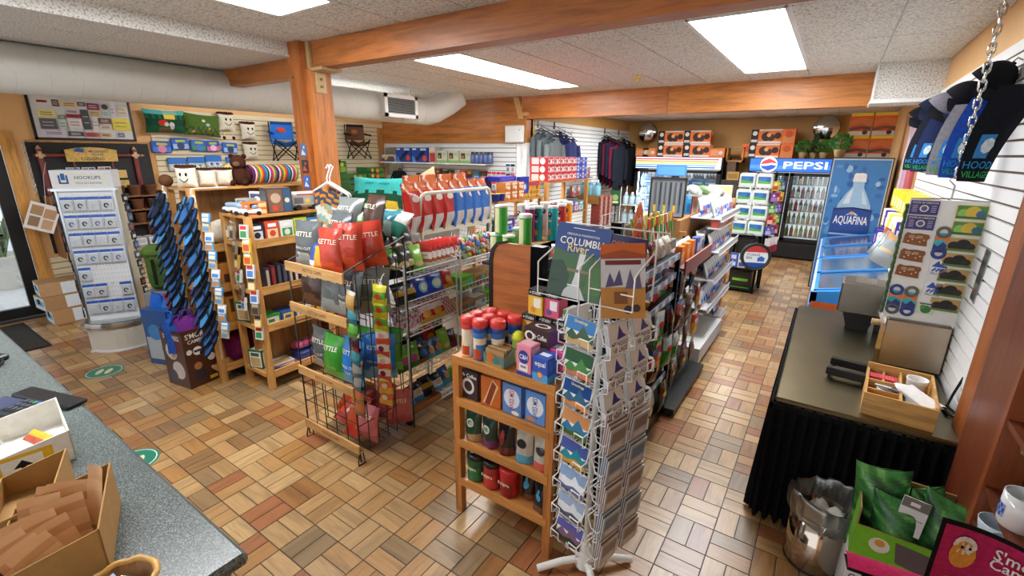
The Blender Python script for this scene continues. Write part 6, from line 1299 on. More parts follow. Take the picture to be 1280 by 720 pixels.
O('metal_sheet', G().box(-.24, -.02, -.28, .24, 0, .26, 'b0b6b8'), 'metal', loc=(-4.86, YA - .021, 1.80), label='grey metal panel on the alcove slatwall behind the shelf', cat='panel')
O('fuse_box', G().rbox(-.18, -.06, 0, .18, 0, .27, 'd4dad8', .01).box(-.16, -.064, .02, .16, -.06, .25, 'dde2e0').cyl((.12, -.064, .2), (.12, -.072, .2), .008, 8, '5a5a5a'), 'paint', loc=(-1.87, 5.665, 2.152), label='pale grey electrical box on the timber corner below the beam', cat='electrical box')
t = T('black_backpack', 'black backpack hanging on the alcove slatwall', 'backpack', (-4.62, YA - .12, 1.28))
O('body', G().rbox(-.17, -.1, 0, .17, .08, .34, '1c2126', .06), 'cloth', t)
O('pocket', G().rbox(-.12, -.15, .03, .12, -.09, .18, '23292f', .03), 'cloth', t)
for s in (-1, 1): O('strap', G().tube([(s * .1, -.06, .33), (s * .15, -.1, .2), (s * .17, -.04, .05)], .014, 6, '101316'), 'cloth', t)
O('loop', G().tube([(-.03, 0, .33), (-.02, 0, .39), (.02, 0, .39), (.03, 0, .33)], .008, 6, '101316'), 'cloth', t)
cams = [pbox(.14, .05, .17, c, [('r', .1, .1, .9, .5, c2), ('c', .5, .65, .2, c3)], mats='gloss', name='hang_card') for c, c2, c3 in (('3a3028', 'c87a3a', '5a4a3a'), ('2a2a28', 'b8602a', 'a08a6a'), ('8a5a34', '2a2420', 'c8a070'), ('3a6a9a', '8ac0d8', '4a8a5a'), ('c84a34', '3a3a3a', 'd8c8b0'))]
for k, (x, z, m) in enumerate(((-4.12, 1.42, 0), (-3.97, 1.42, 1), (-3.62, 1.52, 2), (-3.46, 1.48, 0), (-3.30, 1.50, 1), (-3.0, 1.50, 4), (-2.84, 1.52, 2), (-2.68, 1.50, 3), (-2.52, 1.5, 0))): put(cams[m], 'hang_card', '%s hanging card from the left under the alcove shelf' % ORD[k], 'hang card', (x, YA - .06, z), 0, 0, 'hang cards under the alcove shelf')
lure = [pbox(.085, .03, .14, 'd4d8d8', [('r', 0, .72, 1, 1, c), ('r', .2, .15, .8, .6, c2)], mats='gloss', name='small_hang_card') for c, c2 in (('c83040', '8a9094'), ('c83040', 'b0b4b4'), ('3a4a8a', '70787c'), ('2a2a34', '9aa0a0'))]
for r in range(3):
    for k in range(8): put(lure[0 if k < 5 and r == 0 else (k + r) % 4], 'small_hang_card', '%s small card from the left, %s hook row by the corner post' % (ORD[k], ['top', 'middle', 'bottom'][r]), 'hang card', (-2.60 + .10 * k, YA - .05, 1.52 - .165 * r + (.14 if k > 5 else 0)), 0, 0, 'small hang cards by the corner post')
# teal pillow and camp pillows in front of the alcove, low white display
def teal_cf(u, v): return '3fb0aa' if v > .45 + .06 * math.sin(u * 25) else ('d8b83a' if .62 < u < .85 and v < .25 else '1f4a34')
put(pillow(.62, .36, .2, teal_cf, [(.35, .72, .1, .04, '2a8a88'), (.62, .70, .1, .04, '2a8a88')]), 'throw_pillow', 'teal forest scene pillow lying beyond the chip rack', 'pillow', (-1.02, 2.00, 1.58), .45, -.5)
put(pillow(.40, .28, .16, lambda u, v: '3aa8a8' if u < .4 else 'd8b890', [(.7, .4, .1, .12, 'c89a3a')]), 'throw_pillow', 'teal and tan pillow leaning behind the forest pillow', 'pillow', (-.86, 2.42, 1.64), .3, -.3, None, -.45)
t = T('display_bin', 'white panelled display bin under the teal pillows', 'display bin', (-.90, 2.15, 0))
O('panel', G().box(-.52, -.42, .1, .40, -.40, 1.48, 'd8dcde').box(.38, -.40, .1, .40, .42, 1.48, 'd0d4d6'), 'plastic', t)
O('top', G().box(-.52, -.40, 1.42, .38, .42, 1.44, 'c4c8ca'), 'plastic', t)
for q in (-.48, .36): O('leg', G().cbox(q, q * .8, 0, .04, .04, .1, '3a3a3a'), 'metal', t)
fr2 = [bag(.16, .20, .07, lambda u, v, c=c: c, [], 7, 8, 160 + k, name='food_bag', discs=[(.5, .5, .3, .2, d)]) for k, (c, d) in enumerate((('c8a02a', '3a3a3a'), ('2a3a9a', 'd8d8e0'), ('b83038', 'e8d0d0'), ('c04048', 'e8c8c8'), ('a82a34', 'e8d8d8')))]
for k in range(5): put(fr2[k], 'food_bag', '%s bag from the left between the teal pillows and the large chips' % ['small yellow', 'royal blue', 'first red', 'second red', 'third red'][k], 'bag', (-.60 + .03 * k, 2.02 + .10 * k, 1.44), R90 - .6, -.1)
for k, (x, y, c, d) in enumerate(((-.02, .98, '2a8a9a', 'd8d8d4'), (.10, 1.02, 'a8b8c0', '3a8aa0'), (.20, 1.04, '2f8a7a', 'e0e4e0'), (.02, 1.14, 'd86a3a', '2a8a7a'))):
    put(bag(.20, .20, .08, bands((.45, c), (1, d)), [], 7, 8, 170 + k, name='teal_bag'), 'teal_bag', '%s teal and white bag lying behind the red chip bags' % ORD[k], 'bag', (x, y, 1.42), .3 - .3 * k, -.7)
# shirts on a white hanger by the post
t = T('hanging_shirts', 'patterned and checked shirts on white hangers beside the timber post', 'shirts', (-1.00, 1.40, 1.62), .5)
for k, (dy, c) in enumerate(((0, 'a'), (.05, 'b'))):
    hg = O('hanger', G().tube([(0, dy, .22), (.02, dy, .25), (.04, dy, .23), (.02, dy, .19), (0, dy, .14), (.0, dy, .10)], .006, 6, 'eeeeec').tube([(0, dy, .10), (-.17, dy, 0), (-.18, dy, -.02), (.18, dy, -.02), (.17, dy, 0), (0, dy, .10)], .010, 6, 'eeeeec'), 'plastic', t)
def plaid(u, v): return ('2c3038' if (int(u * 8) + int(v * 14)) % 2 else 'b8bcc0')
def patt(u, v):
    if v > .7: return '4a4a58' if int(u * 9 + v * 20) % 3 else 'c8883a'
    return ['d8d4c8', 'c8d0c8', 'b89a6a', '8ab0a8'][int(u * 7 + v * 11) % 4]
O('shirt', G().grid(lambda u, v: ((u - .5) * (.30 + .04 * v) - .02, -.02 - .05 * math.sin(PI * u) + .01 * math.sin(u * 14), .06 - (1 - v) * .42 - .14 * abs(u - .5)), 14, 16, patt).grid(lambda u, v: ((.5 - u) * (.30 + .04 * v) - .02, .02 + .04 * math.sin(PI * u), .06 - (1 - v) * .42 - .14 * abs(u - .5)), 14, 16, patt), 'cloth', t)
O('shirt', G().grid(lambda u, v: (.10 + u * .13, -.04 + .03 * math.sin(u * 9), .03 - (1 - v) * .44 - .10 * u), 8, 16, plaid).grid(lambda u, v: (.23 - u * .13, .03, .03 - (1 - v) * .44 - .10 * (1 - u)), 8, 16, plaid), 'cloth', t)
# blue stickers on the post
for k, (z, c, c2) in enumerate(((1.93, '5a6a9a', 'c8d0e0'), (1.79, '2a3040', 'c85a3a'), (1.65, '3a6ac0', 'd8e4f4'))):
    O('postcard_sign', G().box(-.045, -.004, 0, .045, 0, .115, c).face_prints((-.045, -.004, 0), (1, 0, 0), (0, 0, 1), .09, .115, [('p', [(.1, .15), (.4, .6), (.55, .45), (.9, .15)], c2), ('c', .65, .72, .14, c2)]), 'gloss', loc=(-1.33, 1.418, z), label=['top', 'middle', 'bottom'][k] + ' small picture card fixed to the timber post', cat='card', group='cards on the post')

# clothes on face-out arms on the partition slatwall
def garment(label, loc, rz, c, kind='jacket', h=.62, w=.46):
    t = T('hanging_' + kind, label, kind, loc, rz, 'clothes on the white slatwall')
    O('hanger', G().tube([(0, 0, .06), (.015, 0, .085), (.03, 0, .07), (.015, 0, .04), (0, 0, .02)], .004, 5, 'c8c8c8').tube([(-w * .42, 0, -.05), (0, 0, .02), (w * .42, 0, -.05)], .007, 6, '2a2a2a'), 'metal', t)
    def fn(s):
        def f(u, v):
            x = (u - .5) * w * (1 - .12 * (1 - v)); top = -.03 - .28 * abs(u - .5) * (1 - .3 * abs(u - .5))
            return (x, s * (.055 * math.sin(PI * u) + .008 * math.sin(u * 19 + v * 3)), top - (1 - v) * h)
        return f
    O('torso', G().grid(fn(-1), 12, 8, c).grid(lambda u, v: fn(1)(1 - u, v), 12, 8, c), 'cloth', t)
    for s in (-1, 1): O('sleeve', G().tube([(s * w * .45, 0, -.14), (s * w * .52, -.02, -.35), (s * w * .50, -.03, -h * .92)], .052, 8, c, r1=.04), 'cloth', t)
    O('collar', G().tube([(-.06, .02, -.02), (-.04, -.04, -.035), (0, -.05, -.06), (.04, -.04, -.035), (.06, .02, -.02)], .016, 6, c), 'cloth', t)
    return t
for k, y in enumerate((5.98, 6.55, 8.80, 9.60)):
    O('clothes_rail', G().tube([(0, 0, 0), (.36, 0, -.16)], .008, 6, 'b8bcbc').box(0, -.015, -.06, .012, .015, .06, '3a3c3c').cyl((.34, 0, -.15), (.36, 0, -.10), .006, 6, 'b8bcbc'), 'metal', loc=(XP + .02, y, 2.46), label='%s slanted chrome clothes arm on the white slatwall' % ORD[k], cat='clothes arm', group='clothes arms')
for k, (dx, y, c, nm) in enumerate(((.06, 5.98, '5a6468', 'rearmost grey'), (.18, 5.98, '6a7478', 'middle grey'), (.33, 5.98, '747e80', 'front grey'), (.08, 6.55, '2e3560', 'rearmost navy'), (.20, 6.55, '343c6c', 'middle navy'), (.34, 6.55, '3a4272', 'front navy'))):
    garment(nm + ' jacket on the white slatwall above the red cartons', (XP + .03 + dx, y, 2.40 - dx * .44), R90 - .12, c)
for k, (dx, y, c, nm) in enumerate(((.05, 8.80, '1c2030', 'rearmost black'), (.13, 8.80, '5a1f34', 'first burgundy'), (.21, 8.80, '22283e', 'dark navy'), (.29, 8.80, '6a2038', 'second burgundy'), (.37, 8.80, '1c222e', 'front black'), (.10, 9.60, '14181e', 'rear charcoal'), (.22, 9.60, '181c22', 'middle charcoal'), (.34, 9.60, '121518', 'front charcoal'))):
    garment(nm + ' sweatshirt hanging on the white slatwall near the coolers', (XP + .03 + dx, y, 2.38 - dx * .44), R90 - .12, c, 'sweatshirt', .85, .52)
# CD racks on the slatwall
for r, z in enumerate((1.52, 1.17)):
    t = T('disc_shelf', ['upper', 'lower'][r] + ' small black shelf of discs on the white slatwall', 'shelf', (XP + .02, 7.55, z))
    O('board', G().box(0, -.42, -.015, .16, .42, 0, '2a2a2c'), 'metal', t)
    for k in range(9):
        put(pbox(.075, .05, .2, ['b8b4b0', '9a4a4a', 'c8c8c8', '5a6a6a', 'b06060'][(k + r) % 5], [('r', .1, .5, .9, .9, ['d8d4d0', '8a9a9a', 'c05a5a'][k % 3]), ('r', .1, .05, .9, .35, 'b83a3a')], mats='gloss', name='disc_case'), 'disc_case', '%s disc case from the left on the %s disc shelf' % (ORD[k], ['upper', 'lower'][r]), 'disc case', (XP + .10, 7.20 + .088 * k, z), R90, 0, 'disc cases')
t = T('water_rack', 'white wire rack of water bottles in front of the hanging sweatshirts', 'wire rack', (-.62, 8.1, 0))
for sx in (-.2, .2):
    for sy in (-.16, .16): O('post', G().cyl((sx, sy, 0), (sx, sy, 1.35), .009, 6, 'd8dada'), 'wire', t)
for z in (.3, .65, 1.0):
    O('wire_shelf', G().box(-.2, -.16, z - .006, .2, .16, z, 'd0d4d4'), 'wire', t)
    for k in range(3): put(G().lathe([(.05, 0), (.055, .03), (.055, .17), (.025, .22), (.025, .25)], 12, ['9ab8c8', 'b8d0dc', '8aa8b8', 'e0e4e8']).mesh('water_jug', 'gloss'), 'water_jug', '%s clear water bottle on rack level %s' % (['left', 'middle', 'right'][k], {.3: 'one', .65: 'two', 1.0: 'three'}[z]), 'bottle', (-.75 + .13 * k, 8.05, z), 0, 0, 'water bottles on the wire rack')
put(pbox(.2, .03, .28, '2a5a3a', [('c', .5, .5, .3, '8ab070'), ('r', .2, .1, .8, .25, 'd8d8a0')], mats='gloss', name='green_sign'), 'green_sign', 'green card standing left of the water bottle rack', 'card', (-.92, 7.9, 1.0), .5)
t = T('sign_post', 'thin stand holding the green card by the water rack', 'stand', (-.92, 7.94, 0)); O('pole', G().cyl((0, 0, 0), (0, 0, 1.0), .012, 6, '3a3a3a').box(-.1, -.08, .98, .1, .02, 1.0, '3a3a3a').lathe([(.12, 0), (.11, .02)], 12, '2a2a2a'), 'metal', t)
# ================================================================ wood gondola with hardware packs, paper towels
hw = T('hardware_gondola', 'pine gondola with wire-front hardware shelves along the aisle', 'gondola', (1.55, 4.05, 0))
O('side_panel', G().box(.02, .83, 0, .15, .86, 1.47, 'c88f50'), 'wood_z', hw); O('side_panel', G().box(.02, -.80, .15, .08, -.77, 1.30, 'b88040'), 'wood_z', hw)
O('end_frame', G().box(.16, .60, 0, .20, .66, 1.49, 'bf8648').box(.16, .90, 0, .20, .96, 1.49, 'c48b4c'), 'wood_z', hw)
for z in (.15, .5, .85, 1.15, 1.44): O('end_shelf', G().box(-.1, .66, z - .02, .20, .93, z, 'c9924f'), 'wood_y', hw)
O('back_board', G().box(-.02, -.80, .1, .02, .84, 1.40, '9a6c3a'), 'wood_z', hw)
O('base', G().box(-.10, -.80, .05, .33, .25, .20, 'd4d6d6').box(-.08, -.78, 0, .30, .24, .05, '1c1c1e'), 'paint', hw)
HWS = [(1.40, -.45, .58, .30), (1.08, -.45, .58, .32), (.78, -.40, .58, .30), (.52, -.55, .58, .30), (.22, .26, .62, .30)]
for z, a, b, x1 in HWS:
    s_ = O('shelf', G().box(.0, a, z - .012, x1, b, z, 'd6d9da'), 'paint', hw)
    O('price_rail', G().box(x1, a, z - .035, x1 + .01, b, z + .025, 'dde0e0'), 'plastic', s_)
    O('wire_front', G().cyl((x1 + .012, a, z + .035), (x1 + .012, b, z + .035), .004, 5, 'e8eaea').cyl((x1 + .012, a, z - .03), (x1 + .012, b, z - .03), .004, 5, 'e8eaea'), 'wire', s_)
wp_ = [bag(.12, .17, .045, bands((.25, c2), (.6, 'c4c8cc'), (1, 'cfd2d4')), [], 7, 8, 200 + k, name='white_pack', discs=[(.5, .38, .28, .14, d)]) for k, (c2, d) in enumerate((('d8dadc', '3a5ab0'), ('3a5ab8', 'c84a5a'), ('b8c0d0', '2a48a0'), ('c85a64', '5a80c8'), ('3a50a8', '8a9ad0')))]
k2 = 0
for q, (z, a, b, x1) in enumerate(HWS):
    n = int((b - a) / .095)
    for k in range(n):
        for row in (0, 1):
            put(wp_[(k * 2 + row + q) % 5], 'white_pack', '%s white pack from the near end, %s row, hardware shelf %s' % (ORD[k], ['front', 'rear'][row], ['one', 'two', 'three', 'four', 'five'][q]), 'packet', (1.55 + x1 - .07 - .11 * row, 4.05 + a + .06 + .095 * k, z + .001 + .02 * row), R90 + RN.uniform(-.2, .2), -.28, 'white packs on the hardware gondola')
pinkb = bag(.15, .16, .06, lambda u, v: 'c84a5a' if int((u + v) * 8) % 2 else 'e8d0d0', [], 9, 9, 210, name='pink_bag')
put(pinkb, 'pink_bag', 'red and white bag at the far end of the top hardware shelf', 'bag', (1.72, 4.60, 1.44), R90, -.3)
for k in range(8): put(pbox(.09, .06, .07, ['c8564a', 'd06a5a'][k % 2], [('r', .1, .1, .9, .9, 'd8806a')], mats='gloss', name='coral_box'), 'coral_box', '%s coral box under the top hardware shelf' % ORD[k], 'box', (1.80, 3.66 + .11 * k, 1.31), R90, 0, 'coral boxes')
O('coral_tray', G().box(-.06, -.46, 0, .06, .46, .012, 'd8dada'), 'plastic', loc=(1.80, 4.06, 1.297), label='thin white tray under the coral boxes on the hardware gondola', cat='tray')
# framed knife case, red cards, blue and yellow cartons on top of the hardware gondola
t = T('display_case', 'black framed case of hanging tools behind the jerky sticks', 'display case', (1.12, 4.35, 1.28), .1)
O('frame', G().box(-.2, -.02, 0, -.185, .03, .45, '1c1c1c').box(.185, -.02, 0, .2, .03, .45, '1c1c1c').box(-.2, -.02, .435, .2, .03, .45, '1c1c1c').box(-.2, -.02, 0, .2, .03, .015, '1c1c1c'), 'plastic', t)
O('back', G().box(-.185, .01, .015, .185, .02, .435, '9aa0a4'), 'paint', t)
for k in range(6): O('tool', G().box(-.15 + .055 * k, -.005, .14, -.125 + .055 * k, .01, .40, ['5a6068', '3a4048'][k % 2]).box(-.15 + .055 * k, -.007, .06, -.125 + .055 * k, .01, .14, ['d8b83a', '4a5a7a'][k % 2]), 'gloss', t)
t = T('white_cabinet', 'plain back shelf unit under the framed tool case', 'shelf unit', (1.15, 4.45, 0)); O('body', G().box(-.38, -.10, 0, .30, .30, 1.278, '8a6a42'), 'wood_z', t); O('top', G().box(-.40, -.12, 1.262, .32, .32, 1.279, 'b98a50'), 'wood_x', t)
for k in range(3): put(pbox(.10, .04, .27, 'c83a36', [('r', .15, .1, .85, .85, 'e8dcd8'), ('r', .3, .2, .7, .7, 'c8b0a8')], mats='gloss', name='red_card'), 'red_card', '%s red and white card right of the framed tool case' % ORD[k], 'card', (1.385 + .105 * k * .9, 4.60 - .0, 1.28), .1)
put(pbox(.30, .12, .26, '3a9ad8', [('r', .1, .1, .5, .5, '2a6ab0'), ('c', .7, .6, .12, '1a2a3a'), ('r', .1, .7, .9, .9, '6ac0e8')], mats='gloss', name='blue_carton_pack'), 'blue_carton_pack', 'bright blue carton behind the white bags on the gondola', 'carton', (1.36, 4.86, 1.28), .1)
put(pbox(.26, .12, .2, 'd8d0a0', [('r', .05, .1, .45, .5, 'e8d860'), ('r', .55, .1, .95, .5, '8a8a70'), ('r', .05, .55, .95, .95, 'd0c888')], mats='gloss', name='pale_yellow_carton'), 'pale_yellow_carton', 'pale yellow carton at the far end of the hardware gondola', 'carton', (1.58, 4.88, 1.44), .1)
for k in range(5):
    g = G().ell(0, 0, .05, .05, .10, .05, ['d4d8da', 'c8b8a0', 'e0e4e4', '6a8a5a', 'dcdcdc'][k], 0, 10, 6).box(-.03, -.1, .03, .03, .02, .07, ['e8e8e8', '4a5a6a', 'c8ccd0', 'd8d8d8', '8a8a8a'][k])
    put(g.mesh('hose_fitting', 'plastic'), 'hose_fitting', '%s plastic pump part lying above the framed tool case' % ORD[k], 'pump part', (1.14 + .11 * k, 4.52, 1.735 if 0 else 1.55), .5 * k, .3)
t = T('top_ledge', 'grey ledge above the framed tool case carrying pump parts', 'shelf', (1.36, 4.52, 1.53)); O('board', G().box(-.30, -.10, .0, .30, .10, .018, 'a8a49a'), 'paint', t); O('bracket', G().box(-.29, .06, -.25, -.27, .09, 0, '5a5a5a').box(.27, .06, -.25, .29, .09, 0, '5a5a5a'), 'metal', t)
put(pbox(.34, .04, .12, '3a7ac8', [('r', .05, .1, .95, .9, '5a9ae0')], mats='gloss', name='blue_sign'), 'blue_sign', 'blue card at the left above the framed tool case', 'card', (1.06, 4.62, 1.74), .2)
t = T('card_stand', 'thin post that carries the blue card over the tool case', 'stand', (1.06, 4.64, 1.28)); O('pole', G().cyl((0, 0, 0), (0, 0, .46), .008, 6, '9a9a9a'), 'metal', t)

# paper towel stack on shelving, round hanging storage bin, oil carton
t = T('towel_shelf', 'black end shelf under the paper towels in the aisle', 'shelf unit', (1.74, 6.62, 0))
for sx in (-.2, .2):
    for sy in (-.26, .26): O('post', G().cbox(sx, sy, 0, .03, .03, .86, '1c1c1e'), 'metal', t)
for z in (.03, .36, .86): O('shelf', G().box(-.21, -.27, z - .02, .21, .27, z, '2a2826' if z < .8 else '1c1c1e'), 'metal', t)
tw = pbox(.21, .2, .2, 'dfe6e2', [('r', .12, .3, .88, .78, '2a62a8'), ('p', [(.12, .3), (.88, .3), (.88, .42), (.12, .55)], '5ab04a'), ('r', .2, .5, .65, .7, '3a7ac0'), ('r', 0, 0, 1, .08, 'c8d4cc')], [('r', .1, .1, .9, .9, 'd4e0d4'), ('p', [(.2, .2), (.9, .3), (.8, .8)], '6ab85a')], b=.02, mats='gloss', name='towel_pack')
for r in range(4):
    for c in range(2): put(tw, 'towel_pack', '%s paper towel pack, %s row of the stack' % (['left', 'right'][c], ['bottom', 'second', 'third', 'top'][r]), 'paper towels', (1.63 + .215 * c + (.02 if r % 2 else 0), 6.50, .862 + .225 * r), RN.uniform(-.05, .05), 0, 'paper towel packs')
put(pbox(.22, .2, .10, 'b8c4d8', [('r', .0, .0, 1, 1, 'c4d0e0'), ('r', .1, .3, .9, .7, '8aa0c8')], mats='gloss', name='napkin_pack'), 'napkin_pack', 'pale blue napkin pack behind the towel stack', 'napkins', (1.72, 6.76, .862), 0)
put(pbox(.30, .30, .28, '1c1e1c', [('r', .06, .3, .94, .8, '2a2c2a'), ('r', .15, .48, .85, .62, '7ac83a'), ('r', .06, .1, .94, .16, '4a8a3a')], [('r', .1, .2, .9, .8, '262826')], mats='gloss', name='black_carton'), 'black_carton', 'black carton with green lettering at the bottom of the towel shelf', 'carton', (1.75, 6.52, .032), 0)
for k in range(6): put(pbox(.10, .09, .10, ['3a6ac8', 'e0e4ec', '5a8ad0'][k % 3], [('r', .15, .2, .85, .8, ['d8e0f0', '3a5ab0', 'e8e8f0'][k % 3])], mats='gloss', name='blue_pack'), 'blue_pack', '%s blue and white pack, %s layer, on the towel shelf' % (['left', 'middle', 'right'][k % 3], ['lower', 'upper'][k // 3]), 'pack', (1.62 + .115 * (k % 3), 6.44, .362 + .102 * (k // 3)), 0, 0, 'blue packs on the towel shelf')
t = T('storage_bin_pack', 'round flat storage bin pack hanging in the aisle', 'storage bin', (1.93, 6.10, .615), .35)
O('disc', G().tube([(0, -.05, 0), (0, .05, 0)], .185, 28, '2f3632'), 'plastic', t)
O('rim', G().tube([(.185 * math.cos(a), -.05, .185 * math.sin(a)) for a in [2 * PI * q / 28 for q in range(28)]], .014, 6, '252b28', closed=True), 'plastic', t)
g = G()
g.ngon([(.155 * math.cos(a), -.0515, .155 * math.sin(a)) for a in [2 * PI * q / 28 for q in range(28)]][::1], 'dfe3e6')
g.ngon([(.155 * math.cos(a), -.053, .155 * math.sin(a)) for a in [PI * (.14 + .72 * q / 12) for q in range(13)]], 'b8382e')
g.ngon([(.155 * math.cos(a), -.053, .155 * math.sin(a)) for a in [-PI * (.82 - .64 * q / 12) for q in range(13)]], '2a4a9a')
g.text('STORAGE', (-.035, -.054, .03), (1, 0, 0), (0, 0, 1), .035, '3a3a3c', .17); g.text('BIN', (-.085, -.054, -.015), (1, 0, 0), (0, 0, 1), .035, '3a3a3c', .08)
g.ngon([(.02, -.054, -.06), (.11, -.054, -.06), (.115, -.054, -.01), (.07, -.054, .015), (.025, -.054, -.01)], '3a66b4')
O('label', g, 'gloss', t)
O('strap', G().tube([(-.06, 0, .18), (0, 0, .26), (.06, 0, .18)], .008, 6, '1c1c1e').cyl((0, 0, .26), (0, 0.30, .27), .005, 6, '8a8a8a').cyl((0, 0.30, .27), (-.19, .30, .26), .005, 6, '8a8a8a'), 'metal', t)
hb = [pbox(.09, .03, .13, c, [('r', .1, .1, .9, .5, c2), ('c', .5, .7, .2, c3)], mats='gloss', name='hook_card') for c, c2, c3 in (('d8c83a', 'c84a3a', 'e8e8e0'), ('6a3a8a', 'a87ac0', 'd8d0e0'), ('3a8a4a', 'a8d090', 'e0e0c8'), ('c83a3a', 'e8c0b8', '4a2a2a'), ('4a5ab0', 'b8c0e0', 'd8a0a0'))]
for r in range(5):
    for c in range(3): put(hb[(r + 2 * c) % 5], 'hook_card', '%s bright hang card, %s row beside the paper towels' % (['left', 'middle', 'right'][c], ORD[r]), 'hang card', (2.0 + .03 * c, 6.52 + .13 * c, 1.50 - .16 * r), .5, 0, 'bright hang cards by the towels')
t = T('pegboard_stand', 'thin dark card stand beside the paper towels', 'card stand', (1.985, 6.75, 0), R90 - 1.05); O('pole', G().box(-.02, 0, 0, .01, .012, 1.75, '2a2a2a'), 'metal', t); [O('arm', G().box(-.26, -.01, z, .22, 0, z + .008, '3a3a3a'), 'metal', t) for z in (1.0, 1.16, 1.32, 1.48, 1.64)]
for k in range(3): put(bag(.10, .22, .05, bands((.5, 'b82a34'), (1, 'd8d0d0')), [], 7, 8, 220 + k, name='red_bag'), 'red_bag', '%s red bag hanging below the bright cards by the towels' % ORD[k], 'bag', (2.03 + .03 * k, 6.50 + .12 * k, .60), .5, 0)

# ================================================================ coolers on the back wall
def cooler(label, x0, x1, y, h, header):
    t = T('drink_cooler', label, 'drink cooler', ((x0 + x1) / 2, y, 0)); W = (x1 - x0) / 2; D = YB - y - .02
    O('cabinet', G().box(-W, .06, 0, -W + .06, D, h, '121315').box(W - .06, .06, 0, W, D, h, '121315').box(-W, D - .05, 0, W, D, h, '1a1b1d').box(-W, .06, h - .06, W, D, h, '121315').box(-W, .06, .04, W, D, .36, '121315'), 'plastic', t)
    gr = O('grille', G().box(-W + .02, .0, .03, W - .02, .06, .33, '17181a'), 'plastic', t)
    for k in range(7): O('louvre', G().box(-W + .05, -.012, .06 + .036 * k, W - .05, .0, .078 + .036 * k, '24262a'), 'plastic', gr)
    hd = O('header_sign', G().box(-W, -.02, h - .26, W, .06, h, '101113'), 'plastic', t)
    header(hd, W, h)
    O('light_tube', G().box(-W + .065, .09, .42, -W + .08, .11, h - .34, 'ffffff'), 'tube_light', t)
    O('interior', G().box(-W + .06, D - .10, .36, W - .06, D - .05, h - .26, 'd8e0e2').box(-W + .06, .1, .34, W - .06, D - .05, .362, 'c8d0d2'), 'self_glow', t)  # liner glows by itself, standing in for light inside the cooler
    nd = 2
    for d in range(nd):
        a = -W + .01 + d * (2 * W - .02) / nd; b = a + (2 * W - .02) / nd - .01
        dr_ = O('door', G().box(a, .0, .36, a + .075, .05, h - .27, '141517').box(b - .075, .0, .36, b, .05, h - .27, '141517').box(a, .0, .36, b, .05, .42, '141517').box(a, .0, h - .33, b, .05, h - .27, '141517'), 'plastic', t)
        O('pane', G().box(a + .075, .02, .42, b - .075, .03, h - .33, 'ffffff'), 'glass', dr_)
        hx_ = b - .04 if d == 0 else a + .04
        O('handle', G().tube([(hx_, .0, .75), (hx_, -.04, .78), (hx_, -.04, 1.3), (hx_, .0, 1.33)], .012, 6, '2a2c2e'), 'metal', dr_)
    return t, W, D
def pep_head(hd, W, h):
    g = G().box(-W + .03, -.03, h - .245, W - .03, -.02, h - .01, '2458b4')
    g.face_prints((-W + .03, -.03, h - .245), (1, 0, 0), (0, 0, 1), 2 * W - .06, .235, [('r', 0, 0, 1, 1, '2a62c0'), ('p', [(.0, .2), (.3, .1), (.6, .3), (1, .15), (1, .5), (.6, .55), (.3, .4), (0, .5)], '3f7cd2'), ('c', .23, .52, .105, 'f0f2f4'), ('p', [(.125, .55), (.16, .82), (.23, 1.02), (.30, .82), (.335, .6), (.26, .66), (.2, .58)], 'd03a3c'), ('p', [(.13, .42), (.2, .42), (.26, .52), (.33, .45), (.30, .2), (.23, .02), (.16, .2)], '1f4aa4'), ('T', 'PEPSI', .66, .50, .56, 'f4f7fa', .50)])
    O('backlit_print', g, 'self_glow', hd)
pc, PW, PD = cooler('black two-door drink cooler with blue lit header at the back wall', 1.22, 2.70, 9.45, 1.935, pep_head)
def stripe_head(hd, W, h):
    g = G().box(-W + .03, -.03, h - .245, W - .03, -.02, h - .01, 'e4e6ea')
    pr = [('r', 0, 0, 1, 1, 'e6e8ec')] + [('r', 0, v, 1, v + .13, c) for v, c in ((.78, 'b83a4a'), (.60, 'e0893a'), (.44, 'e8d24a'), (.26, '5a9ad8'), (.08, '2a5ab4'))] + [('p', [(.93, 0), (1, 0), (1, 1), (.985, 1)], 'dfe2e8')]
    g.face_prints((-W + .03, -.03, h - .245), (1, 0, 0), (0, 0, 1), 2 * W - .06, .235, pr)
    O('backlit_print', g, 'self_glow', hd)
cooler('black two-door drink cooler with rainbow striped header at the back left', -1.12, .74, 9.45, 1.935, stripe_head)
def bottle(c, cap, h=.22, r=.033):
    return G().lathe([(r, 0), (r, h * .55), (r * .9, h * .65), (r * .42, h * .85), (r * .42, h * .92), (r * .5, h * .92), (r * .5, h)], 10, [c, c, c, c, cap, cap], cf=lambda j, k: 'e4e4e0' if j == 0 and 6 <= k <= 8 and c < '9' else None).mesh('drink_bottle', 'gloss')
BC = [[('2a3a2a', 'd8d8d8'), ('8a8a90', 'e0e0e0'), ('3a2a22', 'c83a3a'), ('b8bcc0', '4a6ab8')], [('3a1a1c', 'c8303a'), ('c8344a', 'e0e0e0'), ('4a1c20', 'd83a3a'), ('e06a8a', 'f0f0f0')], [('3a2420', 'c8883a'), ('d8c8a0', 'e0a040'), ('c83a30', 'f0f0f0'), ('4a3a34', 'e8e0d0')], [('4a9a4a', 'e07a30'), ('e8c860', 'c83a3a'), ('3a8a5a', 'f0f0f0'), ('e0d8b0', 'e07a30')], [('5a9a3a', 'e8c030'), ('a8b04a', 'd84a3a'), ('c84a4a', 'e8e8e8'), ('d8d060', '3a8a3a')]]
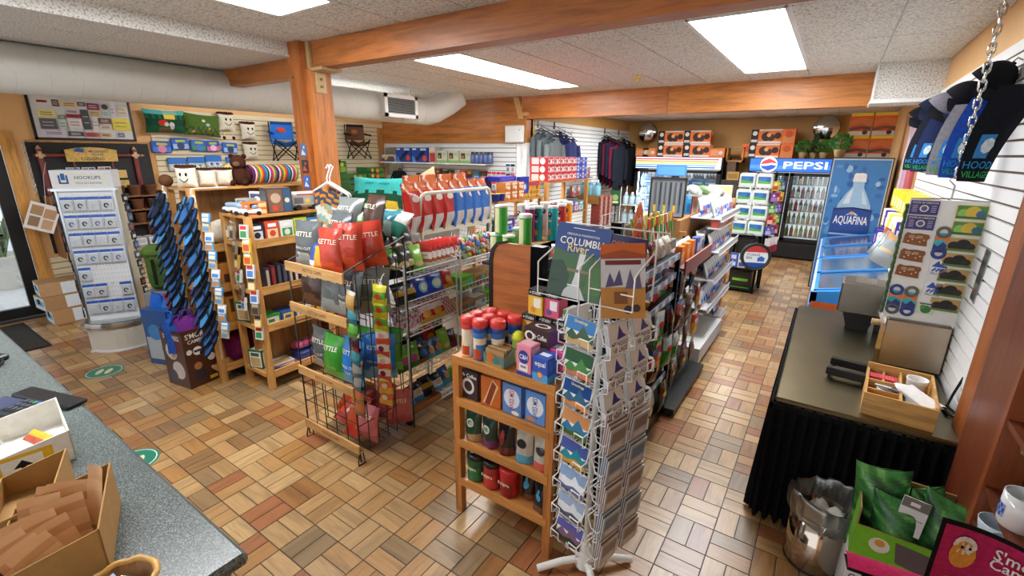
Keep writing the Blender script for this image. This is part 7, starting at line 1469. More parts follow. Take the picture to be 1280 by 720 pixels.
for d in range(2):
    for r in range(5):
        z = .44 + .25 * r
        sh = O('inner_shelf', G().box((-PW + .09) if d == 0 else .05, .10, z - .012, -.05 if d == 0 else PW - .09, .42, z, 'c8ced0'), 'metal', pc)
        ms = [bottle(*q) for q in BC[4 - r]]
        for k in range(7):
            put(ms[(k + d) % 4], 'drink_bottle', '%s bottle on the %s shelf behind the %s cooler door' % (ORD[k], ['lowest', 'second', 'third', 'fourth', 'top'][r], ['left', 'right'][d]), 'bottle', (1.96 + ((-.61 + .082 * k) if d == 0 else (.10 + .082 * k)), 9.45 + .16, z), 0, 0, 'bottles in the blue-header cooler')
wb_ = G().rbox(-.13, -.1, 0, .13, .1, .2, '8ab4dc', .01)
for q in range(4): wb_.lathe([(.03, .2), (.03, .25), (.012, .28), (.012, .3)], 8, 'c8dcf0', x=-.09 + .06 * q, y=-.05)
wb_.face_prints((-.13, -.1, 0), (1, 0, 0), (0, 0, 1), .26, .2, [('r', .0, .3, 1, .75, '2f6ac0'), ('r', .1, .4, .9, .62, 'd8e8f8')])
wbm = wb_.mesh('water_case', 'gloss')
for r in range(4):
    for k in range(6): put(wbm, 'water_case', '%s shrink-wrapped water pack, %s level, in the striped-header cooler' % (ORD[k], ['lowest', 'second', 'third', 'top'][r]), 'water pack', (-.90 + .275 * k + (.03 if k > 2 else 0), 9.45 + .30, .363 + .31 * r), 0, 0, 'water packs in the striped cooler')
# cartons, plants and mirrors along the back wall top
oc = pbox(.55, .30, .27, 'f07828', [('r', 0, 0, .24, 1, '1c1a1a'), ('c', .12, .72, .08, 'e8e4e0'), ('r', .02, .1, .22, .28, 'd8d8d8'), ('r', .26, .02, 1, .16, 'e8e0d8'), ('r', .26, .90, 1, 1, 'e4ddd4'), ('c', .5, .5, .16, '3a1e14'), ('c', .66, .42, .12, '4a2618'), ('c', .86, .55, .11, '3a2018'), ('c', .58, .6, .07, 'e8b070')], [('r', .1, .1, .9, .6, 'd86020'), ('r', .2, .7, .8, .92, 'e8d8c8')], name='orange_carton')
for k, (x, z) in enumerate(((-.44, 1.937), (.13, 1.937), (-.44, 2.21), (.11, 2.21))): put(oc, 'orange_carton', '%s orange firelog carton on the striped cooler' % ['lower left', 'lower right', 'upper left', 'upper right'][k], 'carton', (x, 9.85, z), 0, 0, 'orange cartons on the coolers')
oc2 = pbox(.30, .25, .18, 'f08038', [('r', .1, .2, .6, .8, 'e8a070'), ('c', .75, .5, .14, 'd8d0c8')], name='small_orange_carton')
for k, x in enumerate((-1.15 + .12, -.86, .55)): put(oc2, 'small_orange_carton', '%s small orange carton on the striped cooler' % ['left', 'middle', 'right'][k], 'carton', (x, 9.72 if k < 2 else 9.80, 1.937), 0, 0, 'small orange cartons')
for k, (x, z) in enumerate(((1.42, 1.937), (1.43, 2.21))): put(oc, 'orange_carton', '%s orange firelog carton on the blue-header cooler' % ['lower', 'upper'][k], 'carton', (x, 9.85, z), 0, 0, 'orange cartons on the coolers')
oc3 = pbox(.22, .25, .27, 'f07428', [('r', .05, .05, .95, .5, 'e08a50'), ('c', .5, .65, .3, 'd85a20')], name='orange_end_carton')
for k, (x, z) in enumerate(((1.13, 1.937), (1.82, 1.937), (1.82, 2.21))): put(oc3, 'orange_end_carton', '%s end-on orange carton on the blue-header cooler' % ['far left', 'lower right', 'upper right'][k], 'carton', (x, 9.83, z), 0, 0, 'end-on orange cartons')
oc4 = pbox(.26, .14, .31, 'e05c18', [('r', 0, .86, 1, 1, 'e8c83a'), ('r', 0, 0, 1, .18, 'd8d0cc'), ('p', [(.0, .4), (.5, .55), (1, .35), (1, .7), (.5, .8), (0, .65)], 'd87a40'), ('p', [(.0, .2), (.6, .3), (1, .2), (1, .38), (.5, .42), (0, .34)], '6a4a40'), ('c', .75, .13, .12, '3a3434')], name='orange_upright_carton')
# tall advertising cabinet
aq = T('tall_cabinet', 'tall cabinet with blue bottled water poster facing the aisle', 'cabinet', (2.97, 7.35, 0))
O('body', G().box(-.36, -.02, 0, .36, .60, 1.965, '1c2026').box(-.345, -.05, .02, .345, -.02, 1.95, 'c8d4dc'), 'plastic', aq)
g = G(); W, H = .66, 1.90
pr = [('r', 0, 0, 1, 1, '3f86cc')]
rr = random.Random(4)
for k in range(60): pr.append(('c', rr.uniform(.05, .95), rr.uniform(.35, .97), rr.uniform(.02, .07), rr.choice(['2a66b0', '5aa0dc', '8ac0e8', '3474bc', 'a8d0ee']), rr.uniform(.01, .03)))
pr += [('p', [(.12, .0), (.88, .0), (.86, .25), (.84, .42), (.80, .55), (.70, .66), (.62, .74), (.62, .80), (.42, .80), (.42, .74), (.32, .66), (.22, .55), (.18, .42), (.16, .25)], '9cc4e6'),
       ('p', [(.30, .55), (.36, .66), (.44, .73), (.42, .56)], 'd4e6f4'), ('p', [(.60, .72), (.68, .64), (.74, .55), (.64, .56)], 'c4dcf0'), ('r', .40, .795, .64, .80, 'b8d0e4'), ('p', [(.40, .80), (.64, .80), (.63, .875), (.41, .875)], 'e6edf2'), ('p', [(.41, .875), (.63, .875), (.60, .89), (.44, .89)], 'f2f6f8'),
       ('p', [(.14, .22), (.86, .22), (.85, .50), (.15, .50)], '1f4a9c'), ('p', [(.15, .46), (.32, .49), (.5, .52), (.68, .49), (.85, .46), (.85, .50), (.15, .50)], '16387e'), ('p', [(.40, .43), (.46, .455), (.50, .445), (.55, .46), (.62, .43)], 'c8dcf0'), ('c', .5, .455, .04, 'e8a050', .012), ('p', [(.42, .425), (.58, .425), (.54, .445), (.5, .435), (.46, .447)], '3a6ac0'),
       ('T', 'AQUAFINA', .5, .365, .062, 'f0f5fa', .62), ('p', [(.14, .10), (.86, .10), (.86, .20), (.14, .20)], '2a5cb0')]
def _up(p):
    f = lambda v: .30 + .68 * v
    return ('p', [(a, f(b)) for a, b in p[1]], p[2]) if p[0] == 'p' else ('r', p[1], f(p[2]), p[3], f(p[4]), p[5]) if p[0] == 'r' else (p[0], p[1], p[2], f(p[3])) + p[4:] if p[0] == 'T' else ('c', p[1], f(p[2])) + p[3:]
pr = pr[:61] + [_up(p) for p in pr[61:]] + [('r', .14, 0, .86, .36, '3a74c0')]
g.box(-W / 2, -.056, .03, W / 2, -.05, .03 + H, '3f86cc'); g.face_prints((-W / 2, -.056, .03), (1, 0, 0), (0, 0, 1), W, H, pr)
O('poster', g, 'gloss', aq)
for k, (x, z) in enumerate(((2.87, 1.967), (3.15, 1.967), (2.87, 2.28), (3.15, 2.28))): put(oc4, 'orange_upright_carton', '%s upright orange carton on the tall poster cabinet' % ['lower left', 'lower right', 'upper left', 'upper right'][k], 'carton', (x, 7.75, z), 0, 0, 'upright orange cartons')
def shrub(label, loc, kind):
    t = T('potted_shrub', label, 'potted plant', loc, 0, 'small potted shrubs')
    O('pot', G().lathe([(.05, 0), (.07, .07), (.075, .11), (.06, .11)], 12, 'b09468' if kind else '2a3430'), 'cloth', t)
    lf_ = G(); r = random.Random(int(loc[0] * 100))
    for k in range(150):
        if kind == 2: z = .10 + .34 * (k / 150); rad = .11 * (1 - k / 165)
        else: b = r.uniform(-1, 1); z = .21 + .12 * b; rad = .12 * math.sqrt(max(0, 1 - b * b))
        a = r.uniform(0, 6.3); rad *= r.uniform(.5, 1.05); x, y = rad * math.cos(a), rad * math.sin(a)
        d = .05; lf_.add([(x, y, z), (x * 1.2 + d * math.sin(a), y * 1.2, z + .03), (x * 1.4, y * 1.4, z + .02), (x * 1.2 - d * math.sin(a), y * 1.2 + d * .5, z - .03)], [(0, 1, 2, 3)], r.choice(['2f6a2a', '4a8a3a', '3a7a34', '5a9a40'] if kind != 2 else ['2a5a34', '1f4a2c', '3a6a40']))
    O('foliage', lf_, 'leaf', t, kind='stuff')
    O('stem', G().cyl((0, 0, .08), (0, 0, .25), .012, 6, '6a4a2c'), 'wood_z', t)
shrub('round potted shrub at left of the three on the cooler', (2.10, 9.72, 1.937), 1); shrub('tall pointed potted shrub between two round ones', (2.27, 9.82, 1.937), 2); shrub('round potted shrub at right of the pointed one', (2.44, 9.72, 1.937), 1); shrub('round potted shrub alone on the tall poster cabinet', (2.68, 7.62, 1.967), 1)
for k, (x, y, z, r, lab) in enumerate(((-1.06, 9.95, 2.47, .2, 'round convex mirror above the striped cooler'), (2.40, 10.0, 2.51, .215, 'round convex mirror above the potted shrubs'))):
    t = T('convex_mirror', lab, 'mirror', (x, y, z), 0.25 if k == 0 else 0)
    prof = [(r * math.sin(a), r * .42 * (math.cos(a) - 1) / (1 - math.cos(1.0)) * .5) for a in [1.0 * q / 8 for q in range(9)]]
    g = G(); g.X = Matrix.Rotation(PI / 2, 4, 'X'); g.lathe([(max(p[0] / math.sin(1.0), .0005), p[1]) for p in prof], 28, 'd8dcdc', cap=False); O('dome', g, 'chrome', t)
    O('rim', G().tube([(r * math.cos(a), .09, r * math.sin(a)) for a in [2 * PI * q / 28 for q in range(28)]], .010, 6, '2a2a2c', closed=True), 'plastic', t)
    O('bracket', G().cyl((0, .08, 0), (0, YB - y - .01, .0), .02, 8, '8a8a8a'), 'metal', t)
t = T('wall_box', 'brown open wooden box fixed between the two coolers', 'box', (.88, 9.6, 0)); O('post', G().box(-.08, 0, 0, .08, .4, 1.85, '5a4030'), 'wood_z', t); O('niche', G().box(-.12, -.02, 1.85, .20, .3, 1.88, 'a8783a').box(-.12, -.02, 2.12, .20, .3, 2.14, 'a8783a').box(.18, -.02, 1.85, .2, .3, 2.14, 'a8783a').box(-.12, -.02, 1.85, -.10, .3, 2.14, 'a8783a'), 'wood_z', t)
put(pbox(.22, .18, .16, 'a8844e', [('r', .1, .2, .9, .8, '8a6a3c')], mats='card', name='brown_carton'), 'brown_carton', 'small brown carton by the wall between the two coolers', 'carton', (.98, 9.40, 1.50))
t = T('stool_stack', 'dark shelf unit between the coolers carrying a brown carton', 'shelf unit', (.98, 9.42, 0)); O('body', G().box(-.2, -.12, 0, .2, .16, 1.498, '2c2622'), 'wood_z', t); O('door_panel', G().box(-.18, -.13, .1, .18, -.12, 1.4, '38302a'), 'wood_z', t)
# ================================================================ right wall: freezers, steel table, hanging board, caps, hutch
def freezer(label, y0, y1):
    t = T('chest_freezer', label, 'freezer', (3.02, (y0 + y1) / 2, 0)); L = (y1 - y0) / 2; x0, x1 = -.355, .33
    O('body', G().rbox(x0, -L, .06, x1, L, .70, '2f86d0', .03).box(x0 - .004, -L + .05, .10, x0, L - .05, .55, '3a92dc'), 'plastic', t)
    O('base', G().box(x0 + .03, -L + .03, 0, x1 - .03, L - .03, .06, '2a2c2e'), 'plastic', t)
    O('inner_liner', G().box(x0 + .05, -L + .06, .55, x1 - .05, L - .06, .705, 'dfe9f2'), 'plastic', t)
    O('top_rim', G().box(x0, -L, .70, x0 + .05, L, .80, 'cfd8df').box(x1 - .05, -L, .70, x1, L, .93, 'cfd8df').prism([(x0, .70), (x1, .70), (x1, .93), (x0, .80)], 1, -L, -L + .05, '3a8ed6').prism([(x0, .70), (x1, .70), (x1, .93), (x0, .80)], 1, L - .05, L, 'cfd8df'), 'plastic', t)
    for s, (a, b) in enumerate(((-L + .05, .03), (-.03, L - .05))):
        dz = .012 * s
        ld = O('sliding_lid', G().prism([(x0 + .02, .800 + dz), (x1 - .02, .930 + dz), (x1 - .02, .945 + dz), (x0 + .02, .815 + dz)], 1, a, a + .035, '2f80cc').prism([(x0 + .02, .800 + dz), (x1 - .02, .930 + dz), (x1 - .02, .945 + dz), (x0 + .02, .815 + dz)], 1, b - .035, b, '3a8cd8').box(x0 + .02, a, .80 + dz, x0 + .05, b, .815 + dz, '3a8cd8').box(x1 - .05, a, .92 + dz, x1 - .02, b, .945 + dz, '3a8cd8'), 'plastic', t)
        O('pane', G().prism([(x0 + .02, .803 + dz), (x1 - .02, .933 + dz), (x1 - .02, .938 + dz), (x0 + .02, .808 + dz)], 1, a + .035, b - .035, 'ffffff'), 'frost_glass', ld)
    return t, L
fa, La = freezer('nearer blue chest freezer behind the steel table', 3.72, 5.38)
fb, Lb = freezer('farther blue chest freezer before the bottled water poster', 5.42, 7.10)
g = G().box(-.34, -La - .012, .30, .02, -La - .002, .72, '3a2a78'); g.face_prints((-.34, -La - .012, .30), (1, 0, 0), (0, 0, 1), .36, .42, [('r', 0, 0, 1, 1, '342a84'), ('r', 0, .86, 1, 1, 'd86a34'), ('c', .62, .5, .34, 'e8e4e8', .12), ('c', .7, .62, .2, 'c84a4a', .06), ('c', .3, .7, .12, '5a4ab0'), ('c', .66, .28, .3, 'd8885a', .12), ('c', .55, .42, .25, 'f0e8e0', .06), ('c', .25, .3, .14, '3a7ac8', .06)])
O('front_poster', g, 'gloss', fa)
ic = [pbox(.16, .22, .08, c, [('r', .1, .2, .9, .8, c2)], top=[('r', .1, .1, .9, .9, c2), ('c', .5, .5, .2, 'f0ece8')], mats='gloss', name='ice_cream_box') for c, c2 in (('6aa8e8', 'd0e6f8'), ('f0f4f8', '8ac0f0'), ('a8d0f0', 'e8f2fa'), ('5a90d8', 'c0dcf4'))]
for f, (fy, L) in enumerate(((4.55, La), (6.26, Lb))):
    for r in range(3):
        for k in range(6): put(ic[(k + r + f) % 4], 'ice_cream_box', '%s box along, %s row inside the %s freezer' % (ORD[k], ['aisle', 'middle', 'wall'][r], ['nearer', 'farther'][f]), 'frozen food', (2.79 + .20 * r, fy - .62 + .25 * k, .706), R90, 0, 'frozen food boxes in the freezers')
# wall shelf of yellow and purple packs above the freezers
t = T('snack_shelf', 'stepped wall shelf of yellow and purple snack boxes over the freezer', 'shelf', (3.25, 4.35, 0))
for z, x in ((1.10, -.09), (1.30, -.05), (1.50, -.01)):
    O('board', G().box(x, -.75, z - .015, .12, .75, z, 'e0dccc'), 'paint', t)
O('side', G().box(-.02, -.76, .98, .12, -.745, 1.52, 'd8d4c4').box(-.02, .745, .98, .12, .76, 1.52, 'd8d4c4'), 'paint', t)
sn = [pbox(.17, .06, .17, c, [('r', .08, .1, .92, .6, c2), ('c', .5, .35, .2, c3), ('r', .15, .7, .85, .9, c2)], mats='gloss', name='snack_box') for c, c2, c3 in (('e0c030', 'f0ead8', 'c8742a'), ('e8cc3a', 'f4f0e0', 'b85a2a'), ('3a2a90', 'd8d0e8', 'c8a040'), ('e8e4da', 'e0c848', 'b06a3a'), ('2a3a8a', 'c84a3a', 'e8d8a0'))]
for r, (z, x, ks) in enumerate(((1.10, 3.20, (4, 2, 4, 2, 3, 4, 2)), (1.30, 3.24, (2, 3, 3, 1, 3, 2, 3)), (1.50, 3.28, (0, 1, 0, 1, 0, 0, 1)))):
    for k, q in enumerate(ks): put(sn[q], 'snack_box', '%s snack box from the near end, %s step of the wall shelf' % (ORD[k], ['lower', 'middle', 'top'][r]), 'snack box', (x, 3.72 + .21 * k, z + .001), -R90 + 1.0, 0, 'snack boxes on the wall shelf')
for k, (c, c2, y) in enumerate((('c8502a', '2a8a8a', 4.0), ('b8bcc0', '2a8a98', 3.78), ('d8a870', 'e0c090', 3.66))):
    put(bag(.2, .26, .07, lambda u, v, c=c, c2=c2: c2 if .35 < v < .55 else (c if v > .8 else 'a8b0b4'), [], 8, 10, 240 + k, name='snack_pouch'), 'snack_pouch', ['rear orange-topped', 'grey and teal', 'tan'][k] + ' pouch leaning in front of the snack boxes', 'pouch', (3.10, y, 1.12), .3, -.2, None, .5)
for k, (c, z) in enumerate((('b85a64', 1.6), ('d8a0ac', 1.62), ('a8a0b8', 1.58), ('e0c0c8', 1.6))):
    O('wrapped_roll', G().cyl((0, 0, 0), (.0, .05, .80), .035, 10, c).lathe([(.03, .8), (.0005, .83)], 10, 'd8d0d0', y=.05), 'gloss', loc=(XR - .06, 5.50 + .2 * k, z), label='%s pink-grey wrapped roll on the tan wall beyond the slatwall' % ORD[k], cat='roll', group='wrapped rolls on the tan wall')

# steel-topped table with a black pleated skirt
tb_ = T('service_table', 'steel-topped service table with pleated black skirt', 'table', (2.975, 2.46, 0))
O('top', G().rbox(-.375, -.96, .712, .385, .96, .742, '80765c', .008), 'steel', tb_)
for sx in (-.33, .34):
    for sy in (-.9, .9): O('leg', G().cbox(sx, sy, 0, .04, .04, .712, '7a7a78'), 'metal', tb_)
def skirt(p0, p1, n, nrm):
    def f(u, v):
        w_ = (.014 + .022 * (1 - v)) * math.sin(u * n * 2 * PI) + .02 * (1 - v)
        return (p0[0] + (p1[0] - p0[0]) * u + nrm[0] * w_, p0[1] + (p1[1] - p0[1]) * u + nrm[1] * w_, .015 + .70 * v)
    return f
g = G(); g.grid(skirt((-.385, .96), (-.385, -.97), 34, (-1, 0)), 200, 6, '0e0e11'); g.grid(skirt((-.385, -.97), (.385, -.97), 15, (0, -1)), 100, 6, '0e0e11')
O('skirt', g, 'skirt', tb_)
O('skirt_band', G().box(-.392, -.978, .685, -.38, .96, .715, '101013').box(-.392, -.978, .685, .385, -.965, .715, '101013'), 'skirt', tb_)
# dispenser
t = T('steel_dispenser', 'stainless steel dispenser with black base on the table', 'dispenser', (2.99, 3.02, .742), -.06)
O('hood', G().rbox(-.14, -.10, .13, .14, .16, .36, '9a948a', .01), 'steel', t)
O('lid', G().box(-.06, -.06, .36, .06, .06, .375, 'b8b4ac'), 'steel', t)
O('funnel', G().prism([(-.10, .13), (.10, .13), (.07, .04), (-.07, .04)], 1, -.08, .12, '141416'), 'plastic', t)
O('foot', G().box(-.07, -.06, 0, .07, .10, .04, '1a1a1c'), 'plastic', t)
t = T('brewer', 'stainless steel brewer cabinet under the hanging board', 'brewer', (3.22, 2.50, .742))
O('cabinet', G().rbox(-.145, -.16, 0, .155, .30, .30, '8e8578', .008), 'steel', t)
O('front_panel', G().box(-.14, -.165, .01, .15, -.16, .29, 'c4b8a4'), 'steel', t)
O('side_rail', G().box(-.17, -.18, 0, -.145, .12, .27, 'c0c0be'), 'chrome', t)
O('knob', G().cyl((-.17, .0, .22), (-.20, .0, .22), .02, 10, 'b89a6a'), 'plastic', t)
t = T('napkin_rack', 'black two-bar rack lying on the steel table', 'rack', (2.925, 2.03, .742), -.12)
for y in (-.10, .07):
    O('bar', G().rbox(-.10, y - .012, .02, .10, y + .03, .065, '141417', .004), 'plastic', t)
for x in (-.08, .08): O('foot', G().box(x - .008, -.11, 0, x + .008, .10, .022, '1c1c1f'), 'plastic', t)
t = T('condiment_caddy', 'bamboo condiment caddy of packets, cups and napkins on table', 'caddy', (3.125, 1.78, .742), -.08)
BM = 'd0a05c'
for nm_, (a, b, c, d, e, f_) in dict(front=(-.14, -.225, 0, .14, -.213, .115), back=(-.14, .213, 0, .14, .225, .12), side=(-.14, -.213, 0, -.128, .213, .09), side2=(.128, -.213, 0, .14, .213, .12), divider=(.0, -.213, 0, .01, .213, .10), floor_board=(-.128, -.213, 0, .128, .213, .008), cross=(-.128, -.08, 0, 0, -.07, .085), cross2=(-.128, .04, 0, 0, .05, .09), cross3=(-.07, .05, 0, -.06, .213, .085)).items():
    O(nm_.rstrip('23') + '_panel', G().box(a, b, c, d, e, f_, BM), 'wood_x', t)
MC = Matrix.Translation((3.125, 1.78, .742)) @ Matrix.Rotation(-.08, 4, 'Z')
for k in range(9): put(G().box(-.006, -.03, 0, .006, .03, .075, ['c83a4a', 'd84a5a', 'c8b060'][k // 4 if k < 8 else 0]).mesh('sugar_packet', 'paper'), 'sugar_packet', '%s upright packet in the bamboo caddy back slots' % ORD[k], 'packet', MC @ Vector((-.118 + .013 * k, .12, .012)), -.08, 0, 'packets in the caddy')
for k in range(7): put(G().box(-.035, -.025, 0, .035, .025, .004, ['e8ecf0', 'c8d4e4', '5a7ab8'][k % 3]).mesh('creamer_packet', 'paper'), 'creamer_packet', '%s loose packet in the middle of the bamboo caddy' % ORD[k], 'packet', MC @ Vector((-.065 + .02 * (k % 3), -.02 + .02 * (k % 2), .015 + .012 * k)), .5 * k, .3, 'loose packets in the caddy')
put(G().lathe([(.034, 0), (.046, .11), (.048, .115), (.043, .115), (.03, .01)], 16, 'f0f0ec').mesh('paper_cup', 'paper'), 'paper_cup', 'white paper cup standing in the bamboo caddy', 'cup', MC @ Vector((.07, .10, .012)))
for k in range(5): put(G().grid(lambda u, v: ((u - .5) * .10, (v - .5) * .2, .006 * math.sin(5 * u + 3 * v + k)), 6, 6, 'f2f2f0').mesh('napkin', 'paper'), 'napkin', '%s white napkin piled at the front of the bamboo caddy' % ORD[k], 'napkin', MC @ Vector((.07, -.09, .07 + .011 * k)), .15 * k, .1, 'napkins in the caddy')
O('power_cord', G().tube([(3.385, 1.95, .90), (3.36, 1.93, .80), (3.345, 1.90, .752), (3.32, 1.84, .75), (3.33, 1.78, .75), (3.36, 1.76, .75), (3.365, 1.82, .75), (3.34, 1.87, .755)], .006, 6, '161618'), 'rubber', label='black cord curling from the slatwall onto the steel table', cat='cord')
O('wall_tag', G().box(-.004, -.045, -.14, 0, .045, .14, 'a8acb0').box(-.006, -.03, -.11, -.004, .03, -.04, 'c4c8ca').box(-.006, -.03, 0, -.004, .03, .08, '8c9094').cyl((-.006, 0, .12), (-.004, 0, .12), .008, 8, '5a5a5a'), 'metal', loc=(XR - .019, 2.16, 1.39), rot=(.12, 0, 0), label='grey hanging tag on the white slatwall above the table', cat='tag')

# hanging souvenir board on a chain
t = T('souvenir_board', 'white souvenir board hanging on a chain over the table', 'display board', (3.225, 2.38, 1.40), -.02)
O('board', G().box(-.172, 0, -.36, .172, .02, .35, 'e9e9e4'), 'paint', t)
O('side_garland', G().tube([(-.176, .01, -.34 + .03 * k) if k % 2 else (-.182, .0, -.34 + .03 * k) for k in range(23)], .010, 5, '3a5a34'), 'leaf', t)
O('side_garland', G().tube([(.176, .01, -.34 + .03 * k) if k % 2 else (.184, .0, -.34 + .03 * k) for k in range(23)], .008, 5, '4a5a40'), 'leaf', t)
hk = O('hanger_bar', G().tube([(-.17, .01, .35), (0, .01, .36), (.17, .01, .35)], .005, 6, 'b8bcbc').tube([(0, .01, .36), (0.0, .01, .43), (-.03, .01, .46), (.02, .01, .50), (.03, .01, .47)], .006, 6, 'b8bcbc'), 'metal', t)
MB_ = Matrix.Translation((3.225, 2.38, 1.40)) @ Matrix.Rotation(-.02, 4, 'Z')
def fl(w, h, pr, c, name, outline=None):
    g = G()
    if outline: g.prism([(x * w - w / 2, y * h) for x, y in outline], 1, -.006, 0, c)
    else: g.box(-w / 2, -.006, 0, w / 2, 0, h, c)
    g.face_prints((-w / 2, -.006, 0), (1, 0, 0), (0, 0, 1), w, h, pr); return g.mesh(name, 'gloss')
flagm = fl(.125, .078, [('r', .02, .03, .98, .97, '3a3578'), ('c', .5, .45, .16, 'e8e0c8'), ('c', .5, .45, .11, '4a5a9a'), ('t', 'STATE OF OREGON', .5, .86, .13, 'e8e0c0', .9)] + [('r', .08, .2 + .14 * q, .26, .25 + .14 * q, 'b8b0d0') for q in range(4)] + [('r', .74, .2 + .14 * q, .92, .25 + .14 * q, 'b8b0d0') for q in range(4)], '3a3578', 'flag_magnet')
def bput(me, name, label, x, z, roll=0): put(me, name, label, 'magnet', MB_ @ Vector((x, -.001, z)), -.02, 0, 'souvenirs on the hanging board', roll)
for k in range(2): bput(flagm, 'flag_magnet', ['upper', 'lower'][k] + ' purple state flag magnet on the souvenir board', -.105, .265 - .085 * k)
ol = [(0, .15), (.02, .75), (.12, .9), (.3, .82), (.6, .86), (.95, .8), (1, .6), (.92, .45), (.95, .02), (.5, .06)]
orm = fl(.115, .085, [('c', .2 + .15 * q, .3 + .13 * (q % 3), .035, 'e6d2b4') for q in range(5)] + [('r', .2 + .3 * (q % 2), .55 + .1 * (q // 2), .42 + .3 * (q % 2), .59 + .1 * (q // 2), 'e2ccaa') for q in range(4)], '8a4f22', 'state_magnet', ol)
for k in range(3): bput(orm, 'state_magnet', '%s brown wooden state-shaped magnet on the souvenir board' % ['top', 'middle', 'bottom'][k], -.105, .085 - .095 * k)
opm = G().lathe([(.034, 0), (.034, .006)], 20, '2f3f7a'); op = G()
op.X = Matrix.Rotation(PI / 2, 4, 'X')
def opener(c1, c2, c3, top):
    g = G().box(-.032, -.006, .04, .032, 0, .15, c2)
    g.face_prints((-.032, -.006, .04), (1, 0, 0), (0, 0, 1), .064, .11, [('p', [(0, 0), (1, 0), (1, .35), (.6, .55), (.3, .3), (0, .45)], c3), ('p', [(0, .55), (.4, .7), (1, .5), (1, .8), (0, .85)], 'e07a3a')])
    for zc, c in ((.035, c1), (.155, top)): g.tube([(.026 * math.cos(a), -.003, zc + .026 * math.sin(a)) for a in [2 * PI * q / 14 for q in range(14)]], .009, 6, c, closed=True)
    return g.mesh('bottle_opener', 'gloss')
om = [opener('2f3f8a', '3ab0b8', '2a3a7a', '6a625a'), opener('5a5a5c', '3aa8b0', '2a3a7a', '2f3f8a')]
bput(om[0], 'bottle_opener', 'upper bottle opener with sunset print on the souvenir board', .005, .02); bput(om[1], 'bottle_opener', 'lower left bottle opener on the souvenir board', -.135, -.34); bput(om[0], 'bottle_opener', 'lower right bottle opener on the souvenir board', -.065, -.34)
vm = fl(.085, .095, [('r', .06, .05, .94, .95, 'e9ecf0'), ('p', [(.1, .55), (.4, .92), (.55, .7), (.9, .62), (.9, .5)], '2f55a8'), ('t', 'VILLAGE', .5, .14, .14, '2a2a34', .8)] + [('p', [(.12 + .2 * q, .28), (.3 + .2 * q, .5), (.38 + .2 * q, .42), (.2 + .2 * q, .24)], '2f55a8') for q in range(3)], 'e9ecf0', 'village_magnet')
for k in range(2): bput(vm, 'village_magnet', ['upper', 'lower'][k] + ' white village magnet with blue mountain on the souvenir board', .025, -.075 - .125 * k)
bput(fl(.08, .075, [('r', 0, 0, 1, 1, 'd0dcc8'), ('c', .5, .4, .3, '3a7a3a'), ('c', .3, .6, .15, '5a9a4a'), ('r', .1, .8, .9, .9, '3a4a6a')], 'd0dcc8', 'leaf_magnet'), 'leaf_magnet', 'green leaf magnet at the bottom of the souvenir board', .015, -.31)
def scene(cs): return fl(.125, .075, [('r', .02, .04, .98, .96, cs[0]), ('c', .25, .4, .2, cs[1]), ('c', .55, .5, .26, cs[2]), ('c', .8, .4, .16, cs[3]), ('r', .02, .04, .98, .2, cs[4])], cs[5], 'scene_magnet')
gm_ = scene(('4a8a3a', '8ac05a', 'd8b83a', '3a6a8a', '2f6a34', 'd8c050')); bm_ = scene(('c89a5a', '1c1c1a', '141412', '2a2018', '5a7a3a', 'a8b060'))
for k in range(2): bput(gm_, 'scene_magnet', ['upper', 'lower'][k] + ' green and gold picture magnet at the right of the board', .095, .255 - .088 * k)
for k in range(5): bput(bm_, 'scene_magnet', '%s forest animal picture magnet from the top, right of the board' % ORD[k], .09, .075 - .088 * k)
g = G(); n = 34
ch = T('hanging_chain', 'steel chain from the ceiling to the souvenir board', 'chain', (3.225, 2.39, 1.88))
for k in range(23):
    z = .022 + .0435 * k; pts = [(.014 * math.cos(a), 0, .020 * math.sin(a) + (.010 if math.sin(a) > 0 else -.010)) for a in [2 * PI * (q + .5) / 10 for q in range(10)]]
    if k % 2: pts = [(0, p[0], p[2]) for p in pts]
    O('link', G().tube([(p[0], p[1], p[2] + z) for p in pts], .0052, 6, 'd0d2d0', closed=True), 'chrome', ch)

# caps and printed garments on long hooks
def cap(label, loc, rz, c, c2):
    t = T('baseball_cap', label, 'cap', loc, rz, 'caps on the slatwall')
    O('crown', G().grid(lambda u, v: (.095 * math.cos(2 * PI * u) * math.cos(v * PI / 2 * .97), .105 * math.sin(2 * PI * u) * math.cos(v * PI / 2 * .97), .125 * math.sin(v * PI / 2)), 18, 7, c, wrapu=True), 'cloth', t)
    O('brim', G().grid(lambda u, v: ((u - .5) * .19 * (1 - .25 * v * v), -.06 - .13 * v * math.sqrt(max(0, 1 - (1.7 * (u - .5)) ** 2)), .002 + .03 * math.cos((u - .5) * PI) - .045 * v - .012), 8, 4, c2).grid(lambda u, v: ((.5 - u) * .19 * (1 - .25 * v * v), -.06 - .13 * v * math.sqrt(max(0, 1 - (1.7 * (u - .5)) ** 2)), -.003 + .03 * math.cos((u - .5) * PI) - .045 * v - .012), 8, 4, c2), 'cloth', t)
    O('button', G().ell(0, 0, .127, .01, .01, .006, c2, 0, 8, 5), 'cloth', t)
    O('hook', G().tube([(0, .02, .12), (.0, .02, .15), (.04, .02, .155), (XR - .02 - loc[0], .02, .155)], .004, 5, 'a89468'), 'metal', t)
